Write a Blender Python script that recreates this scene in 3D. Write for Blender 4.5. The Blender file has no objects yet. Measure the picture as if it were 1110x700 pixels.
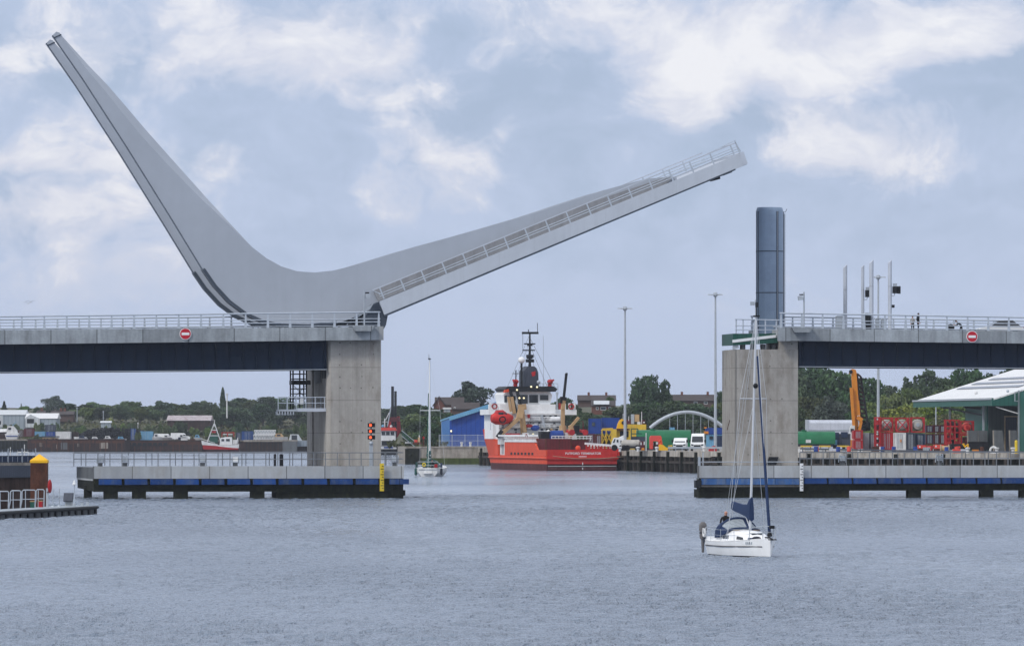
import bpy, bmesh, math, random
from mathutils import Vector, Matrix
random.seed(11)
R = math.radians
F, HZ, CX, H = 6000.0, 465.0, 555.0, 6.5      # focal length in photo pixels, horizon row, centre column, eye height
S = bpy.context.scene
COL = S.collection

# ------------------------------------------------------------------ frames
class Frame:
    """a local axis system on the ground plane: u right, v away, z up"""
    def __init__(s, ox=0, oy=0, deg=0, oz=0):
        s.ox, s.oy, s.oz, s.t = ox, oy, oz, R(deg)
        s.c, s.s = math.cos(s.t), math.sin(s.t)
    def w(s, p):
        u, v, z = p
        return Vector((s.ox + u*s.c - v*s.s, s.oy + u*s.s + v*s.c, z + s.oz))
    def uz(s, px, py, v):
        t = (px - CX)/F
        u = (t*(s.oy + v*s.c) - s.ox + v*s.s)/(s.c - t*s.s)
        y = s.oy + u*s.s + v*s.c
        return u, H + (HZ - py)*y/F - s.oz
    def u(s, px, v): return s.uz(px, 0, v)[0]
    def z(s, py, px, v): return s.uz(px, py, v)[1]
W = Frame()
def L(px, D, z=0, deg=0):
    return Frame((px - CX)/F*D, D, deg, z)

# ------------------------------------------------------------------ mesh builder
class MB:
    def __init__(s): s.v, s.f, s.m, s.mats = [], [], [], []
    def add(s, vs, fs, m):
        if m not in s.mats: s.mats.append(m)
        k, n = s.mats.index(m), len(s.v)
        s.v += [tuple(p) for p in vs]
        for f in fs: s.f.append([i + n for i in f]); s.m.append(k)
        return s
    def box(s, x0, x1, y0, y1, z0, z1, m):
        v = [(x, y, z) for z in (z0, z1) for y in (y0, y1) for x in (x0, x1)]
        return s.add(v, [(0,1,3,2), (4,6,7,5), (0,4,5,1), (2,3,7,6), (0,2,6,4), (1,5,7,3)], m)
    def pbox(s, fr, a, b, c, d, v, dep, m):
        u0, z1 = fr.uz(a, b, v); u1 = fr.u(c, v); z0 = fr.z(d, a, v)
        return s.box(u0, u1, v, v + dep, z0, z1, m)
    def prism(s, pts, y0, y1, m, m2=None):
        n = len(pts)
        v = [(x, y0, z) for x, z in pts] + [(x, y1, z) for x, z in pts]
        s.add(v, [list(range(n)), list(range(2*n-1, n-1, -1))], m)
        return s.add(v, [(i, (i+1) % n, (i+1) % n + n, i + n) for i in range(n)], m2 or m)
    def pprism(s, fr, pts, v, dep, m):
        return s.prism([fr.uz(a, b, v) for a, b in pts], v, v + dep, m)
    def plan(s, pts, z0, z1, m):
        n = len(pts)
        v = [(x, y, z0) for x, y in pts] + [(x, y, z1) for x, y in pts]
        return s.add(v, [list(range(n)), list(range(2*n-1, n-1, -1))] + [(i, (i+1) % n, (i+1) % n + n, i + n) for i in range(n)], m)
    def side(s, pts, x0, x1, m):
        n = len(pts)
        v = [(x0, y, z) for y, z in pts] + [(x1, y, z) for y, z in pts]
        return s.add(v, [list(range(n)), list(range(2*n-1, n-1, -1))] + [(i, (i+1) % n, (i+1) % n + n, i + n) for i in range(n)], m)
    def loft(s, rings, m, cap=True):
        n = len(rings[0]); v = [p for r in rings for p in r]
        f = [(k*n + i, k*n + (i+1) % n, (k+1)*n + (i+1) % n, (k+1)*n + i) for k in range(len(rings)-1) for i in range(n)]
        if cap: f += [list(range(n-1, -1, -1)), list(range((len(rings)-1)*n, len(rings)*n))]
        return s.add(v, f, m)
    def _ax(s, p, q):
        d = (Vector(q) - Vector(p)).normalized()
        a = Vector((0, 0, 1)) if abs(d.z) < .95 else Vector((0, 1, 0))
        x = d.cross(a).normalized()
        return x, x.cross(d).normalized()
    def bar(s, p, q, w, h, m):
        x, y = s._ax(p, q); x, y = x*w/2, y*h/2
        return s.loft([[Vector(e) + x*i + y*j for i, j in ((-1,-1), (1,-1), (1,1), (-1,1))] for e in (p, q)], m)
    def tube(s, p, q, r, m, n=8, r2=None):
        x, y = s._ax(p, q)
        return s.loft([[Vector(e) + (x*math.cos(6.28318*i/n) + y*math.sin(6.28318*i/n))*k for i in range(n)] for e, k in ((p, r), (q, r if r2 is None else r2))], m)
    def path(s, pts, r, m, n=6):
        pts = [Vector(p) for p in pts]; rings = []; x0 = None
        for i, p in enumerate(pts):
            d = (pts[min(i+1, len(pts)-1)] - pts[max(i-1, 0)]).normalized()
            if x0 is None: x0 = s._ax(pts[0], pts[0] + d)[0]
            x0 = (x0 - d*x0.dot(d)).normalized(); y = x0.cross(d)
            k = r[i] if isinstance(r, (list, tuple)) else r
            rings.append([p + (x0*math.cos(6.28318*j/n) + y*math.sin(6.28318*j/n))*k for j in range(n)])
        return s.loft(rings, m)
    def lathe(s, prof, c, m, n=16, ax='z'):
        rings = []
        for r, h in prof:
            ring = []
            for i in range(n):
                a = 6.28318*i/n; x, y = r*math.cos(a), r*math.sin(a)
                p = (x, y, h) if ax == 'z' else (h, x, y) if ax == 'x' else (x, h, y)
                ring.append((p[0]+c[0], p[1]+c[1], p[2]+c[2]))
            rings.append(ring)
        return s.loft(rings, m)
    def ball(s, c, r, m, n=12):
        if not isinstance(r, (tuple, list)): r = (r, r, r)
        k = n//2 + 1
        rings = [[(c[0] + r[0]*math.sin(math.pi*j/k)*math.cos(6.28318*i/n), c[1] + r[1]*math.sin(math.pi*j/k)*math.sin(6.28318*i/n), c[2] - r[2]*math.cos(math.pi*j/k)) for i in range(n)] for j in range(k+1)]
        rings[0] = [(c[0] + .02*r[0]*math.cos(6.28*i/n), c[1] + .02*r[1]*math.sin(6.28*i/n), c[2]-r[2]) for i in range(n)]
        rings[-1] = [(c[0] + .02*r[0]*math.cos(6.28*i/n), c[1] + .02*r[1]*math.sin(6.28*i/n), c[2]+r[2]) for i in range(n)]
        return s.loft(rings, m)
    def torus(s, c, r, k, m, ax='y', n=16):
        rings = []
        for i in range(n + 1):
            a = 6.28318*i/n; ring = []
            for j in range(8):
                b = 6.28318*j/8; q = r + k*math.cos(b); h = k*math.sin(b)
                x, y = q*math.cos(a), q*math.sin(a)
                p = (x, h, y) if ax == 'y' else (x, y, h) if ax == 'z' else (h, x, y)
                ring.append((p[0]+c[0], p[1]+c[1], p[2]+c[2]))
            rings.append(ring)
        return s.loft(rings, m, cap=False)
    def leaves(s, pts, sz, m):
        for p in pts:
            a = Vector((random.gauss(0,1), random.gauss(0,1), random.gauss(0,1))).normalized()
            b = a.cross(Vector((random.gauss(0,1), random.gauss(0,1), random.gauss(0,1)))).normalized()
            k = random.uniform(*sz); a *= k; b *= k*.75
            p = Vector(p)
            s.add([p-a, p-b*.9, p+a, p+b*1.1], [(0,1,2,3)], m)
        return s
    def mesh(s, name, org=(0,0,0), ang=35, recalc=True):
        me = bpy.data.meshes.new(name)
        o = Vector(org)
        me.from_pydata([Vector(p) - o for p in s.v], [], s.f)
        for k in s.mats: me.materials.append(M[k])
        me.polygons.foreach_set('material_index', s.m)
        if recalc:
            bm = bmesh.new(); bm.from_mesh(me)
            bmesh.ops.recalc_face_normals(bm, faces=bm.faces); bm.to_mesh(me); bm.free()
        if ang:
            me.shade_smooth(); me.set_sharp_from_angle(angle=R(ang))
        me.update()
        return me

# ------------------------------------------------------------------ objects
INFO = {}
def tag(o, label, cat, group=None, kind=None):
    if label: o['label'] = label
    if cat: o['category'] = cat
    if group: o['group'] = group
    if kind: o['kind'] = kind
    return o
def T(name, label, cat, org, fr=W, group=None):
    o = bpy.data.objects.new(name, None); COL.objects.link(o)
    o.empty_display_size = .3
    o.location = fr.w(org); o.rotation_euler = (0, 0, fr.t)
    INFO[o.name] = (fr, Vector(org))
    return tag(o, label, cat, group)
def P(name, parent, mb, label=None, ang=35):
    fr, org = INFO[parent.name]
    o = bpy.data.objects.new(name, mb.mesh(name, org, ang)); COL.objects.link(o)
    o.parent = parent
    INFO[o.name] = (fr, org)
    if label: o['label'] = label
    return o
def SOLO(name, label, cat, mb, org, fr=W, group=None, kind=None, ang=35):
    o = bpy.data.objects.new(name, mb.mesh(name, org, ang)); COL.objects.link(o)
    o.location = fr.w(org); o.rotation_euler = (0, 0, fr.t)
    INFO[o.name] = (fr, Vector(org))
    return tag(o, label, cat, group, kind)
KIDS = {}
def kids(o): return list(o.children)
def copy_tree(o, parent=None, off=None):
    c = o.copy(); COL.objects.link(c)
    if parent: c.parent = parent
    if off: c.location = Vector(o.location) + Vector(off)
    INFO[c.name] = INFO[o.name]
    for k in kids(o): copy_tree(k, c)
    return c
def rep(part, offs):
    return [copy_tree(part, part.parent, o) for o in offs]
def dup(root, loc, deg=0, label=None, scale=None, group=None):
    c = copy_tree(root); c.location = loc; c.rotation_euler = (0, 0, R(deg))
    if label: c['label'] = label
    if group: c['group'] = group
    if scale: c.scale = scale
    return c
def text_mesh(txt, size, depth=.01, align='CENTER'):
    cu = bpy.data.curves.new('lettering', 'FONT'); cu.body = txt; cu.size = size; cu.extrude = depth; cu.offset = .012*size; cu.align_x = align; cu.align_y = 'CENTER'
    ob = bpy.data.objects.new('lettering', cu); COL.objects.link(ob)
    dg = bpy.context.evaluated_depsgraph_get()
    me = bpy.data.meshes.new_from_object(ob.evaluated_get(dg))
    bpy.data.objects.remove(ob); bpy.data.curves.remove(cu)
    return me
def lettering(txt, size, parent, pos, rot, m, bold=0):
    me = text_mesh(txt, size); me.materials.clear(); me.materials.append(M[m])
    fr, org = INFO[parent.name]
    o = bpy.data.objects.new('lettering', me); COL.objects.link(o); o.parent = parent
    o.location = Vector(pos) - org; o.rotation_euler = rot
    INFO[o.name] = (fr, org)
    return o

# ------------------------------------------------------------------ materials
M = {}
def nodes(name):
    m = bpy.data.materials.new(name); m.use_nodes = True
    return m, m.node_tree.nodes, m.node_tree.links
def math_(N, K, op, a, b=None, clamp=False):
    n = N.new('ShaderNodeMath'); n.operation = op; n.use_clamp = clamp
    for i, x in enumerate((a, b)):
        if x is None: continue
        if isinstance(x, (int, float)): n.inputs[i].default_value = x
        else: K.new(x, n.inputs[i])
    return n.outputs[0]
def ramp(N, K, x, a, b, lo, hi):
    n = N.new('ShaderNodeMapRange'); K.new(x, n.inputs[0])
    for i, q in enumerate((a, b, lo, hi)): n.inputs[1+i].default_value = q
    return n.outputs[0]
def mixc(N, K, f, a, b, op='MIX'):
    n = N.new('ShaderNodeMix'); n.data_type = 'RGBA'; n.blend_type = op
    for i, x in ((0, f), (6, a), (7, b)):
        if isinstance(x, (int, float)): n.inputs[i].default_value = x
        elif isinstance(x, tuple): n.inputs[i].default_value = (*x[:3], 1)
        else: K.new(x, n.inputs[i])
    return n.outputs[2]
def noise(N, K, sc, det=4, vec=None, rough=.55, scale=None):
    t = N.new('ShaderNodeTexNoise'); t.inputs['Scale'].default_value = sc; t.inputs['Detail'].default_value = det; t.inputs['Roughness'].default_value = rough
    if vec is not None:
        if scale:
            mp = N.new('ShaderNodeMapping'); mp.inputs['Scale'].default_value = scale; K.new(vec, mp.inputs[0]); vec = mp.outputs[0]
        K.new(vec, t.inputs['Vector'])
    return t.outputs[0]
def mat(name, col, rough=.6, metal=0, var=.14, sc=.8, streak=0, dirt=None, damt=.5, bump=0, corr=0, panel=None, dots=None, lifts=None, spec=.28, emit=0, rnd=0):
    m, N, K = nodes(name)
    b = N['Principled BSDF']
    tc = N.new('ShaderNodeTexCoord'); ob = tc.outputs['Object']
    sep = N.new('ShaderNodeSeparateXYZ'); K.new(ob, sep.inputs[0])
    oi = N.new('ShaderNodeObjectInfo'); va = N.new('ShaderNodeVectorMath'); va.operation = 'MULTIPLY_ADD'
    K.new(oi.outputs['Random'], va.inputs[0]); va.inputs[1].default_value = (40, 57, 23); K.new(ob, va.inputs[2]); ob = va.outputs[0]   # no two copies weather alike
    val = ramp(N, K, noise(N, K, sc, 6, ob), .25, .75, 1-var, 1+var)
    if rnd: val = math_(N, K, 'MULTIPLY', val, ramp(N, K, oi.outputs['Random'], 0, 1, 1-rnd, 1+rnd))
    fine = ramp(N, K, noise(N, K, sc*9, 3, ob), .25, .75, 1-var*.5, 1+var*.5)
    val = math_(N, K, 'MULTIPLY', val, fine)
    if streak:
        st = noise(N, K, 1.6, 4, ob, .6, (1, 1, .06))
        val = math_(N, K, 'MULTIPLY', val, ramp(N, K, st, .35, .75, 1+streak*.3, 1-streak))
    xy = math_(N, K, 'ADD', sep.outputs[0], sep.outputs[1])
    if panel:                                  # cast panels: one tone per panel, a dark joint between
        q = math_(N, K, 'DIVIDE', math_(N, K, 'ADD', sep.outputs[0], 1000*panel), panel)
        wn = N.new('ShaderNodeTexWhiteNoise'); wn.noise_dimensions = '1D'; K.new(math_(N, K, 'FLOOR', q), wn.inputs['W'])
        val = math_(N, K, 'MULTIPLY', val, ramp(N, K, wn.outputs[0], 0, 1, .86, 1.12))
        fr = math_(N, K, 'FRACT', q)
        val = math_(N, K, 'MULTIPLY', val, ramp(N, K, fr, 0, .075/panel, .35, 1) if False else math_(N, K, 'SUBTRACT', 1, math_(N, K, 'MULTIPLY', math_(N, K, 'LESS_THAN', fr, .09/panel), .6)))
    if lifts:                                  # pour lines across and shutter joints up a cast column
        for src, per, wd, k in lifts:
            fr = math_(N, K, 'FRACT', math_(N, K, 'DIVIDE', math_(N, K, 'ADD', sep.outputs[2] if src == 'z' else xy, 500*per), per))
            val = math_(N, K, 'MULTIPLY', val, math_(N, K, 'SUBTRACT', 1, math_(N, K, 'MULTIPLY', math_(N, K, 'LESS_THAN', fr, wd/per), k)))
    if dots:
        vo = N.new('ShaderNodeTexVoronoi'); vo.inputs['Randomness'].default_value = .12; vo.inputs['Scale'].default_value = 1/dots
        cb = N.new('ShaderNodeCombineXYZ'); K.new(xy, cb.inputs[0]); K.new(sep.outputs[2], cb.inputs[2])
        K.new(cb.outputs[0], vo.inputs['Vector'])
        val = math_(N, K, 'MULTIPLY', val, math_(N, K, 'SUBTRACT', 1, math_(N, K, 'MULTIPLY', math_(N, K, 'LESS_THAN', vo.outputs['Distance'], .07/dots), .6)))
    if corr:                                   # profiled sheet
        fr = math_(N, K, 'FRACT', math_(N, K, 'DIVIDE', math_(N, K, 'ADD', xy, 500*corr), corr))
        val = math_(N, K, 'MULTIPLY', val, math_(N, K, 'SUBTRACT', 1, math_(N, K, 'MULTIPLY', math_(N, K, 'LESS_THAN', fr, .22), .22)))
    out = mixc(N, K, 1.0, col, mixc(N, K, 0, (1,1,1), (1,1,1)) if False else val, 'MULTIPLY')
    if dirt:
        dn = noise(N, K, sc*1.7+.2, 7, ob, .7, (1, 1, .35 if streak else 1))
        out = mixc(N, K, ramp(N, K, dn, .5, .72, 0, damt), out, dirt)
    K.new(out, b.inputs['Base Color'])
    b.inputs['Roughness'].default_value = rough; b.inputs['Metallic'].default_value = metal
    b.inputs['Specular IOR Level'].default_value = spec
    if emit:
        b.inputs['Emission Color'].default_value = (*col, 1); b.inputs['Emission Strength'].default_value = emit
    if bump:
        bp = N.new('ShaderNodeBump'); bp.inputs['Strength'].default_value = bump; bp.inputs['Distance'].default_value = .05
        K.new(noise(N, K, sc*6, 4, ob), bp.inputs['Height']); K.new(bp.outputs[0], b.inputs['Normal'])
    M[name] = m
    return m

mat('concrete', (.285,.315,.345), .85, var=.2, sc=.5, streak=.3, bump=.3, panel=4.3, dirt=(.13,.135,.14), damt=.4)
mat('pier_concrete', (.335,.32,.30), .85, var=.14, sc=.3, streak=.2, bump=.3, dots=1.05, lifts=[('z',3.1,.06,.35), ('h',1.22,.03,.16)], dirt=(.15,.125,.10), damt=.7)
mat('pale_concrete', (.365,.385,.405), .85, var=.08, sc=.4, streak=.14, bump=.2, panel=3.6, dirt=(.25,.22,.18), damt=.45)
mat('old_concrete', (.30,.27,.235), .9, var=.25, sc=.5, streak=.35, bump=.5, dirt=(.11,.09,.07), damt=.7)
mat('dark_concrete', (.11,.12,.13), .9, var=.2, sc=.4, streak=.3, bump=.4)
mat('leaf_paint', (.36,.395,.455), .42, var=.06, sc=.10, streak=.025, lifts=[('h',3.4,.03,.06)])
mat('leaf_fascia', (.47,.51,.575), .42, var=.05, sc=.2, streak=.06, lifts=[('h',3.4,.03,.12)])
mat('rail_steel', (.42,.47,.54), .45, .0, var=.1, sc=2)
mat('galvanised', (.36,.40,.45), .5, .1, var=.15, sc=2)
mat('rail_dark', (.17,.185,.205), .5, var=.12, sc=2)
mat('beam_shade_dirt', (.235,.24,.255), .7, var=.12, sc=.6, streak=.2)  # shade and dirt of the lower curved beam put into the colour
mat('pale_steel', (.46,.50,.57), .45, .0, var=.08, sc=.6)
mat('tower_steel', (.24,.32,.44), .42, .0, var=.1, sc=.25, streak=.12)
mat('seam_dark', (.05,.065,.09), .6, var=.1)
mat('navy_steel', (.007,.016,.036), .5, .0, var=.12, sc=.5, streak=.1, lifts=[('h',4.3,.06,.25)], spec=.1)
mat('black_steel', (.014,.016,.02), .55, var=.2, sc=2, spec=.15)
mat('rubber_black', (.02,.022,.025), .75, var=.2, sc=2)
mat('fender_blue', (.010,.055,.22), .5, var=.25, sc=.5, streak=.25, dirt=(.10,.13,.17), damt=.8, rnd=.22)
mat('fender_faded', (.035,.11,.30), .6, var=.25, sc=.6, streak=.3, dirt=(.16,.19,.22), damt=.8, rnd=.12)
mat('weed_timber', (.014,.016,.012), .85, spec=.1, var=.4, sc=1.3, streak=.5, bump=.6, dirt=(.045,.05,.02), damt=.6)
mat('weed_green', (.055,.075,.018), .9, var=.4, sc=1, streak=.4, bump=.6)
mat('green_steel', (.012,.075,.055), .5, var=.1, sc=1, lifts=[('h',.45,.06,.25)])
mat('white_paint', (.74,.755,.77), .4, var=.06, sc=1.2, streak=.08)
mat('dirty_white', (.62,.63,.64), .6, var=.12, sc=1, streak=.2, dirt=(.3,.27,.23), damt=.4)
mat('sign_red', (.46,.012,.03), .4, var=.03)
mat('sign_white', (.75,.76,.78), .4, var=.02)
mat('yellow_paint', (.66,.48,.03), .5, var=.1, sc=1)
mat('cap_yellow', (.78,.43,.012), .45, var=.05, sc=1)
mat('yard_yellow', (.60,.42,.05), .55, var=.15, sc=1, streak=.2, dirt=(.2,.13,.05), damt=.5)
mat('rust', (.085,.032,.019), .9, var=.35, sc=1, streak=.4, bump=.5, dirt=(.028,.016,.014), damt=.7)
mat('rust_dark', (.036,.021,.02), .9, var=.4, sc=.6, streak=.5, bump=.5, dirt=(.10,.05,.04), damt=.5)
mat('sheet_pile', (.045,.027,.022), .9, var=.35, sc=.8, streak=.5, corr=.8, bump=.4)
mat('ship_orange', (.62,.072,.026), .5, spec=.15, var=.1, sc=.5, streak=.16, dirt=(.55,.08,.04), damt=.4)
mat('ship_red', (.50,.03,.026), .5, spec=.15, var=.1, sc=.5, streak=.14, dirt=(.3,.02,.025), damt=.4)  # red gear paint; on the stern a shaded tone of the hull orange
mat('boot_red', (.085,.026,.03), .7, var=.3, sc=.7, streak=.35, dirt=(.18,.09,.085), damt=.5)
mat('maroon', (.09,.012,.018), .6, var=.15, sc=1, corr=.5)
mat('bright_red', (.37,.014,.02), .55, var=.18, sc=1, streak=.2, dirt=(.22,.03,.03), damt=.55, rnd=.15)
mat('coral_red', (.60,.065,.05), .55, var=.1, sc=1)
mat('tan_paint', (.43,.29,.15), .55, var=.12, sc=1)
mat('crane_orange', (.56,.20,.018), .5, var=.12, sc=1, dirt=(.3,.12,.03), damt=.4)
mat('glass_dark', (.018,.022,.028), .12, var=.05, spec=.6)
mat('glass_tint', (.045,.06,.075), .12, var=.05, spec=.6)
mat('tank_grey', (.40,.38,.35), .5, .2, var=.12, sc=1, streak=.2)
mat('tank_green', (.01,.13,.055), .45, var=.1, sc=.6, streak=.12)
mat('shed_green', (.018,.10,.082), .55, var=.1, sc=.5, corr=.6)
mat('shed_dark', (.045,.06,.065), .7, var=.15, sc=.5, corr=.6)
mat('blue_sheet', (.010,.055,.30), .5, var=.06, sc=.4, corr=.9)
mat('blue_sunlit', (.018,.15,.44), .5, var=.05, sc=.4, corr=.9)  # same sheet as the gable, with the side wall's sunlight painted in
mat('container_blue', (.012,.05,.25), .55, var=.12, sc=.8, corr=.35)
mat('container_navy', (.014,.028,.07), .6, var=.18, sc=.8, corr=.35)
mat('container_grey', (.30,.34,.38), .6, var=.15, sc=.8, corr=.35)
mat('slate_grey', (.05,.06,.085), .6, var=.15, sc=.8, corr=.35)
mat('pale_blue', (.13,.32,.50), .6, var=.12, sc=.8, corr=.35)
mat('tarpaulin', (.46,.49,.56), .7, var=.1, sc=.5, streak=.1, lifts=[('h',2.2,.08,.16)])
mat('roof_white', (.68,.69,.70), .5, var=.06, sc=.3, corr=1.0, dirt=(.5,.5,.5), damt=.25)
mat('roof_rust', (.40,.36,.38), .8, var=.2, sc=.35, corr=2.2, dirt=(.13,.045,.035), damt=1.0)
mat('roof_tile', (.055,.045,.045), .85, var=.2, sc=.8, corr=.5)
mat('brick', (.14,.06,.046), .9, var=.2, sc=1.2)
mat('brick_dull', (.09,.06,.053), .9, var=.2, sc=1.2)
mat('clad_grey', (.30,.35,.40), .6, var=.06, sc=.4, corr=1.2)
mat('clad_pale', (.52,.55,.58), .6, var=.06, sc=.4, corr=1.2)
mat('solar', (.20,.22,.25), .25, var=.05, lifts=[('h',.9,.05,.4)])
mat('tyre_black', (.010,.010,.013), .85, var=.3, sc=1)
mat('asphalt', (.05,.051,.054), .9, var=.15, sc=1, bump=.3)
mat('quay_beam', (.36,.335,.30), .9, var=.3, sc=.6, streak=.45, dirt=(.12,.10,.08), damt=.8)
mat('quay_top', (.26,.24,.215), .9, var=.2, sc=.3, bump=.3)
mat('bark', (.06,.045,.035), .9, var=.25, sc=2)
mat('skin', (.55,.29,.21), .6, var=.05)
mat('hair_grey', (.25,.23,.22), .8, var=.1)
mat('hair_dark', (.03,.022,.018), .8, var=.1)
mat('cloth_navy', (.016,.02,.034), .8, var=.15, sc=4)
mat('cloth_black', (.012,.012,.014), .8, var=.15, sc=4)
mat('cloth_grey', (.30,.29,.29), .8, var=.12, sc=4)
mat('canvas_navy', (.013,.030,.085), .8, var=.14, sc=3, bump=.3)
mat('canvas_green', (.012,.07,.062), .8, var=.14, sc=3)
mat('cover_grey', (.13,.125,.13), .8, var=.25, sc=4, bump=.4)
mat('gelcoat', (.86,.87,.88), .22, var=.03, sc=1.5, streak=.05, dirt=(.6,.58,.52), damt=.15)
mat('stripe_dark', (.05,.045,.05), .5, var=.05)
mat('antifoul', (.012,.014,.026), .7, var=.15)
mat('alloy', (.60,.62,.65), .35, .5, var=.05)
mat('pile_timber', (.05,.042,.036), .9, var=.35, sc=1, streak=.5, bump=.5)
mat('timber_pale', (.34,.27,.19), .85, var=.25, sc=2)
mat('lamp_red', (1.0,.10,.03), .4, var=0, emit=1.6)
mat('lamp_warm', (1.0,.88,.55), .4, var=0, emit=.8)
mat('car_white', (.70,.72,.74), .25, var=.03)
mat('rock', (.10,.095,.09), .9, var=.3, sc=1)

def leaf_mat(name, col, hi, spread=.38):
    m, N, K = nodes(name); b = N['Principled BSDF']
    g = N.new('ShaderNodeNewGeometry'); oi = N.new('ShaderNodeObjectInfo'); tc = N.new('ShaderNodeTexCoord')
    cl = noise(N, K, .55, 2, tc.outputs['Object'])
    f = math_(N, K, 'ADD', math_(N, K, 'MULTIPLY', g.outputs['Random Per Island'], .45), ramp(N, K, cl, .35, .68, 0, .55))
    c = mixc(N, K, f, col, hi)
    c = mixc(N, K, 1.0, c, ramp(N, K, oi.outputs['Random'], 0, 1, 1-spread, 1+spread), 'MULTIPLY')
    hs = N.new('ShaderNodeHueSaturation'); K.new(ramp(N, K, math_(N, K, 'FRACT', math_(N, K, 'MULTIPLY', oi.outputs['Random'], 7.3)), 0, 1, .465, .525), hs.inputs['Hue']); K.new(ramp(N, K, math_(N, K, 'FRACT', math_(N, K, 'MULTIPLY', oi.outputs['Random'], 13.7)), 0, 1, .7, 1.1), hs.inputs['Saturation']); K.new(c, hs.inputs['Color'])
    K.new(hs.outputs[0], b.inputs['Base Color']); b.inputs['Roughness'].default_value = .65; b.inputs['Specular IOR Level'].default_value = .1
    M[name] = m
leaf_mat('leaf_dark', (.026,.052,.028), (.072,.125,.052))
leaf_mat('leaf_mid', (.04,.078,.025), (.12,.18,.052))
leaf_mat('leaf_light', (.075,.125,.022), (.23,.29,.06))
leaf_mat('leaf_grey', (.04,.062,.05), (.09,.12,.095))
leaf_mat('scrub_leaf', (.028,.042,.018), (.095,.105,.045), .1)

# ------------------------------------------------------------------ camera
cam = bpy.data.cameras.new('camera'); co = bpy.data.objects.new('camera', cam); COL.objects.link(co)
co.location = (0, 0, H); co.rotation_euler = (R(90), 0, 0)
cam.sensor_width = 36; cam.lens = F/1110*36; cam.shift_y = 115/1110; cam.clip_start = 1; cam.clip_end = 60000
S.camera = co

# ------------------------------------------------------------------ sky and sun
SUN_EL, SUN_AZ = 44, 228            # azimuth clockwise from the view direction: behind the camera, to the left
wd = bpy.data.worlds.new('World'); S.world = wd; wd.use_nodes = True
N, K = wd.node_tree.nodes, wd.node_tree.links
bg = N['Background']
sky = N.new('ShaderNodeTexSky'); sky.sky_type = 'NISHITA'; sky.sun_disc = False
sky.sun_elevation = R(SUN_EL); sky.sun_rotation = R(SUN_AZ); sky.dust_density = 1.5; sky.ozone_density = 2
tc = N.new('ShaderNodeTexCoord'); sp = N.new('ShaderNodeSeparateXYZ'); K.new(tc.outputs['Generated'], sp.inputs[0])
X, Y, Z = sp.outputs
yy = math_(N, K, 'MAXIMUM', math_(N, K, 'ABSOLUTE', Y), .25)
az = math_(N, K, 'DIVIDE', X, yy); el = math_(N, K, 'DIVIDE', Z, yy)
cb = N.new('ShaderNodeCombineXYZ'); K.new(az, cb.inputs[0]); K.new(el, cb.inputs[1]); K.new(Y, cb.inputs[2])
warp = noise(N, K, 30, 3, cb.outputs[0], .5, (1, 1.6, 1))
wv = N.new('ShaderNodeVectorMath'); wv.operation = 'MULTIPLY_ADD'
wcol = [n for n in N if n.bl_idname == 'ShaderNodeTexNoise'][-1].outputs['Color']
K.new(wcol, wv.inputs[0]); wv.inputs[1].default_value = (.022, .015, 0); K.new(cb.outputs[0], wv.inputs[2])
dv = wv.outputs[0]
s2 = N.new('ShaderNodeSeparateXYZ'); K.new(dv, s2.inputs[0]); WA, WE = s2.outputs[0], s2.outputs[1]
big = noise(N, K, 17, 7, dv, .56, (1, 1.9, 1))
fine = noise(N, K, 60, 7, dv, .62, (1, 1.5, 1))
def bump_at(px, py, sx, sy):
    a0, e0 = (px - CX)/F + .011, (HZ - py)/F + .0075
    a = math_(N, K, 'DIVIDE', math_(N, K, 'SUBTRACT', WA, a0), sx/F); e = math_(N, K, 'DIVIDE', math_(N, K, 'SUBTRACT', WE, e0), sy/F)
    q = math_(N, K, 'ADD', math_(N, K, 'MULTIPLY', a, a), math_(N, K, 'MULTIPLY', e, e))
    return math_(N, K, 'EXPONENT', math_(N, K, 'MULTIPLY', q, -1))
def summed(lst):
    acc = None
    for px, py, sx, sy, k in lst:
        t = math_(N, K, 'MULTIPLY', bump_at(px, py, sx, sy), k)
        acc = t if acc is None else math_(N, K, 'ADD', acc, t)
    return acc
bright = summed([(760,95,75,65,.5), (790,60,60,45,.3), (1000,45,140,50,.6), (905,165,110,28,.55), (1070,25,90,55,.5), (290,45,110,60,.45), (385,80,150,45,.3), (60,170,150,17,.45), (240,165,60,30,.3), (380,195,90,25,.2), (510,160,50,30,.2), (140,300,160,50,.12)])
blue = summed([(60,60,120,60,.55), (40,225,140,45,.55), (480,130,80,50,.35), (600,60,90,70,.45), (860,130,90,20,.4), (1040,120,80,25,.3), (450,20,120,14,.3), (980,200,140,60,.2), (620,180,80,60,.2)])
puff = noise(N, K, 24, 9, dv, .60, (1, 1.25, 1))
bn = math_(N, K, 'SUBTRACT', big, .5); fn_ = math_(N, K, 'SUBTRACT', puff, .5); gn = math_(N, K, 'SUBTRACT', fine, .5)
lowfade = ramp(N, K, el, .010, .042, .15, 1.0)
tex = math_(N, K, 'MULTIPLY', math_(N, K, 'ADD', math_(N, K, 'ADD', math_(N, K, 'MULTIPLY', bn, 1.5), math_(N, K, 'MULTIPLY', fn_, 2.3)), math_(N, K, 'MULTIPLY', gn, 1.3)), lowfade)
br = math_(N, K, 'ADD', math_(N, K, 'MULTIPLY', bright, 1.0), tex)
bl = math_(N, K, 'SUBTRACT', blue, math_(N, K, 'MULTIPLY', tex, .9))
hi_f = ramp(N, K, br, .08, .44, 0, 1); lo_f = ramp(N, K, bl, .02, .55, 0, .95)
core = ramp(N, K, math_(N, K, 'ADD', br, math_(N, K, 'MULTIPLY', gn, 1.2)), .36, .88, 0, 1)
base = mixc(N, K, ramp(N, K, el, 0, .07, 0, 1), (5.1,5.95,7.95), (4.8,5.65,7.6))
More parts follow.
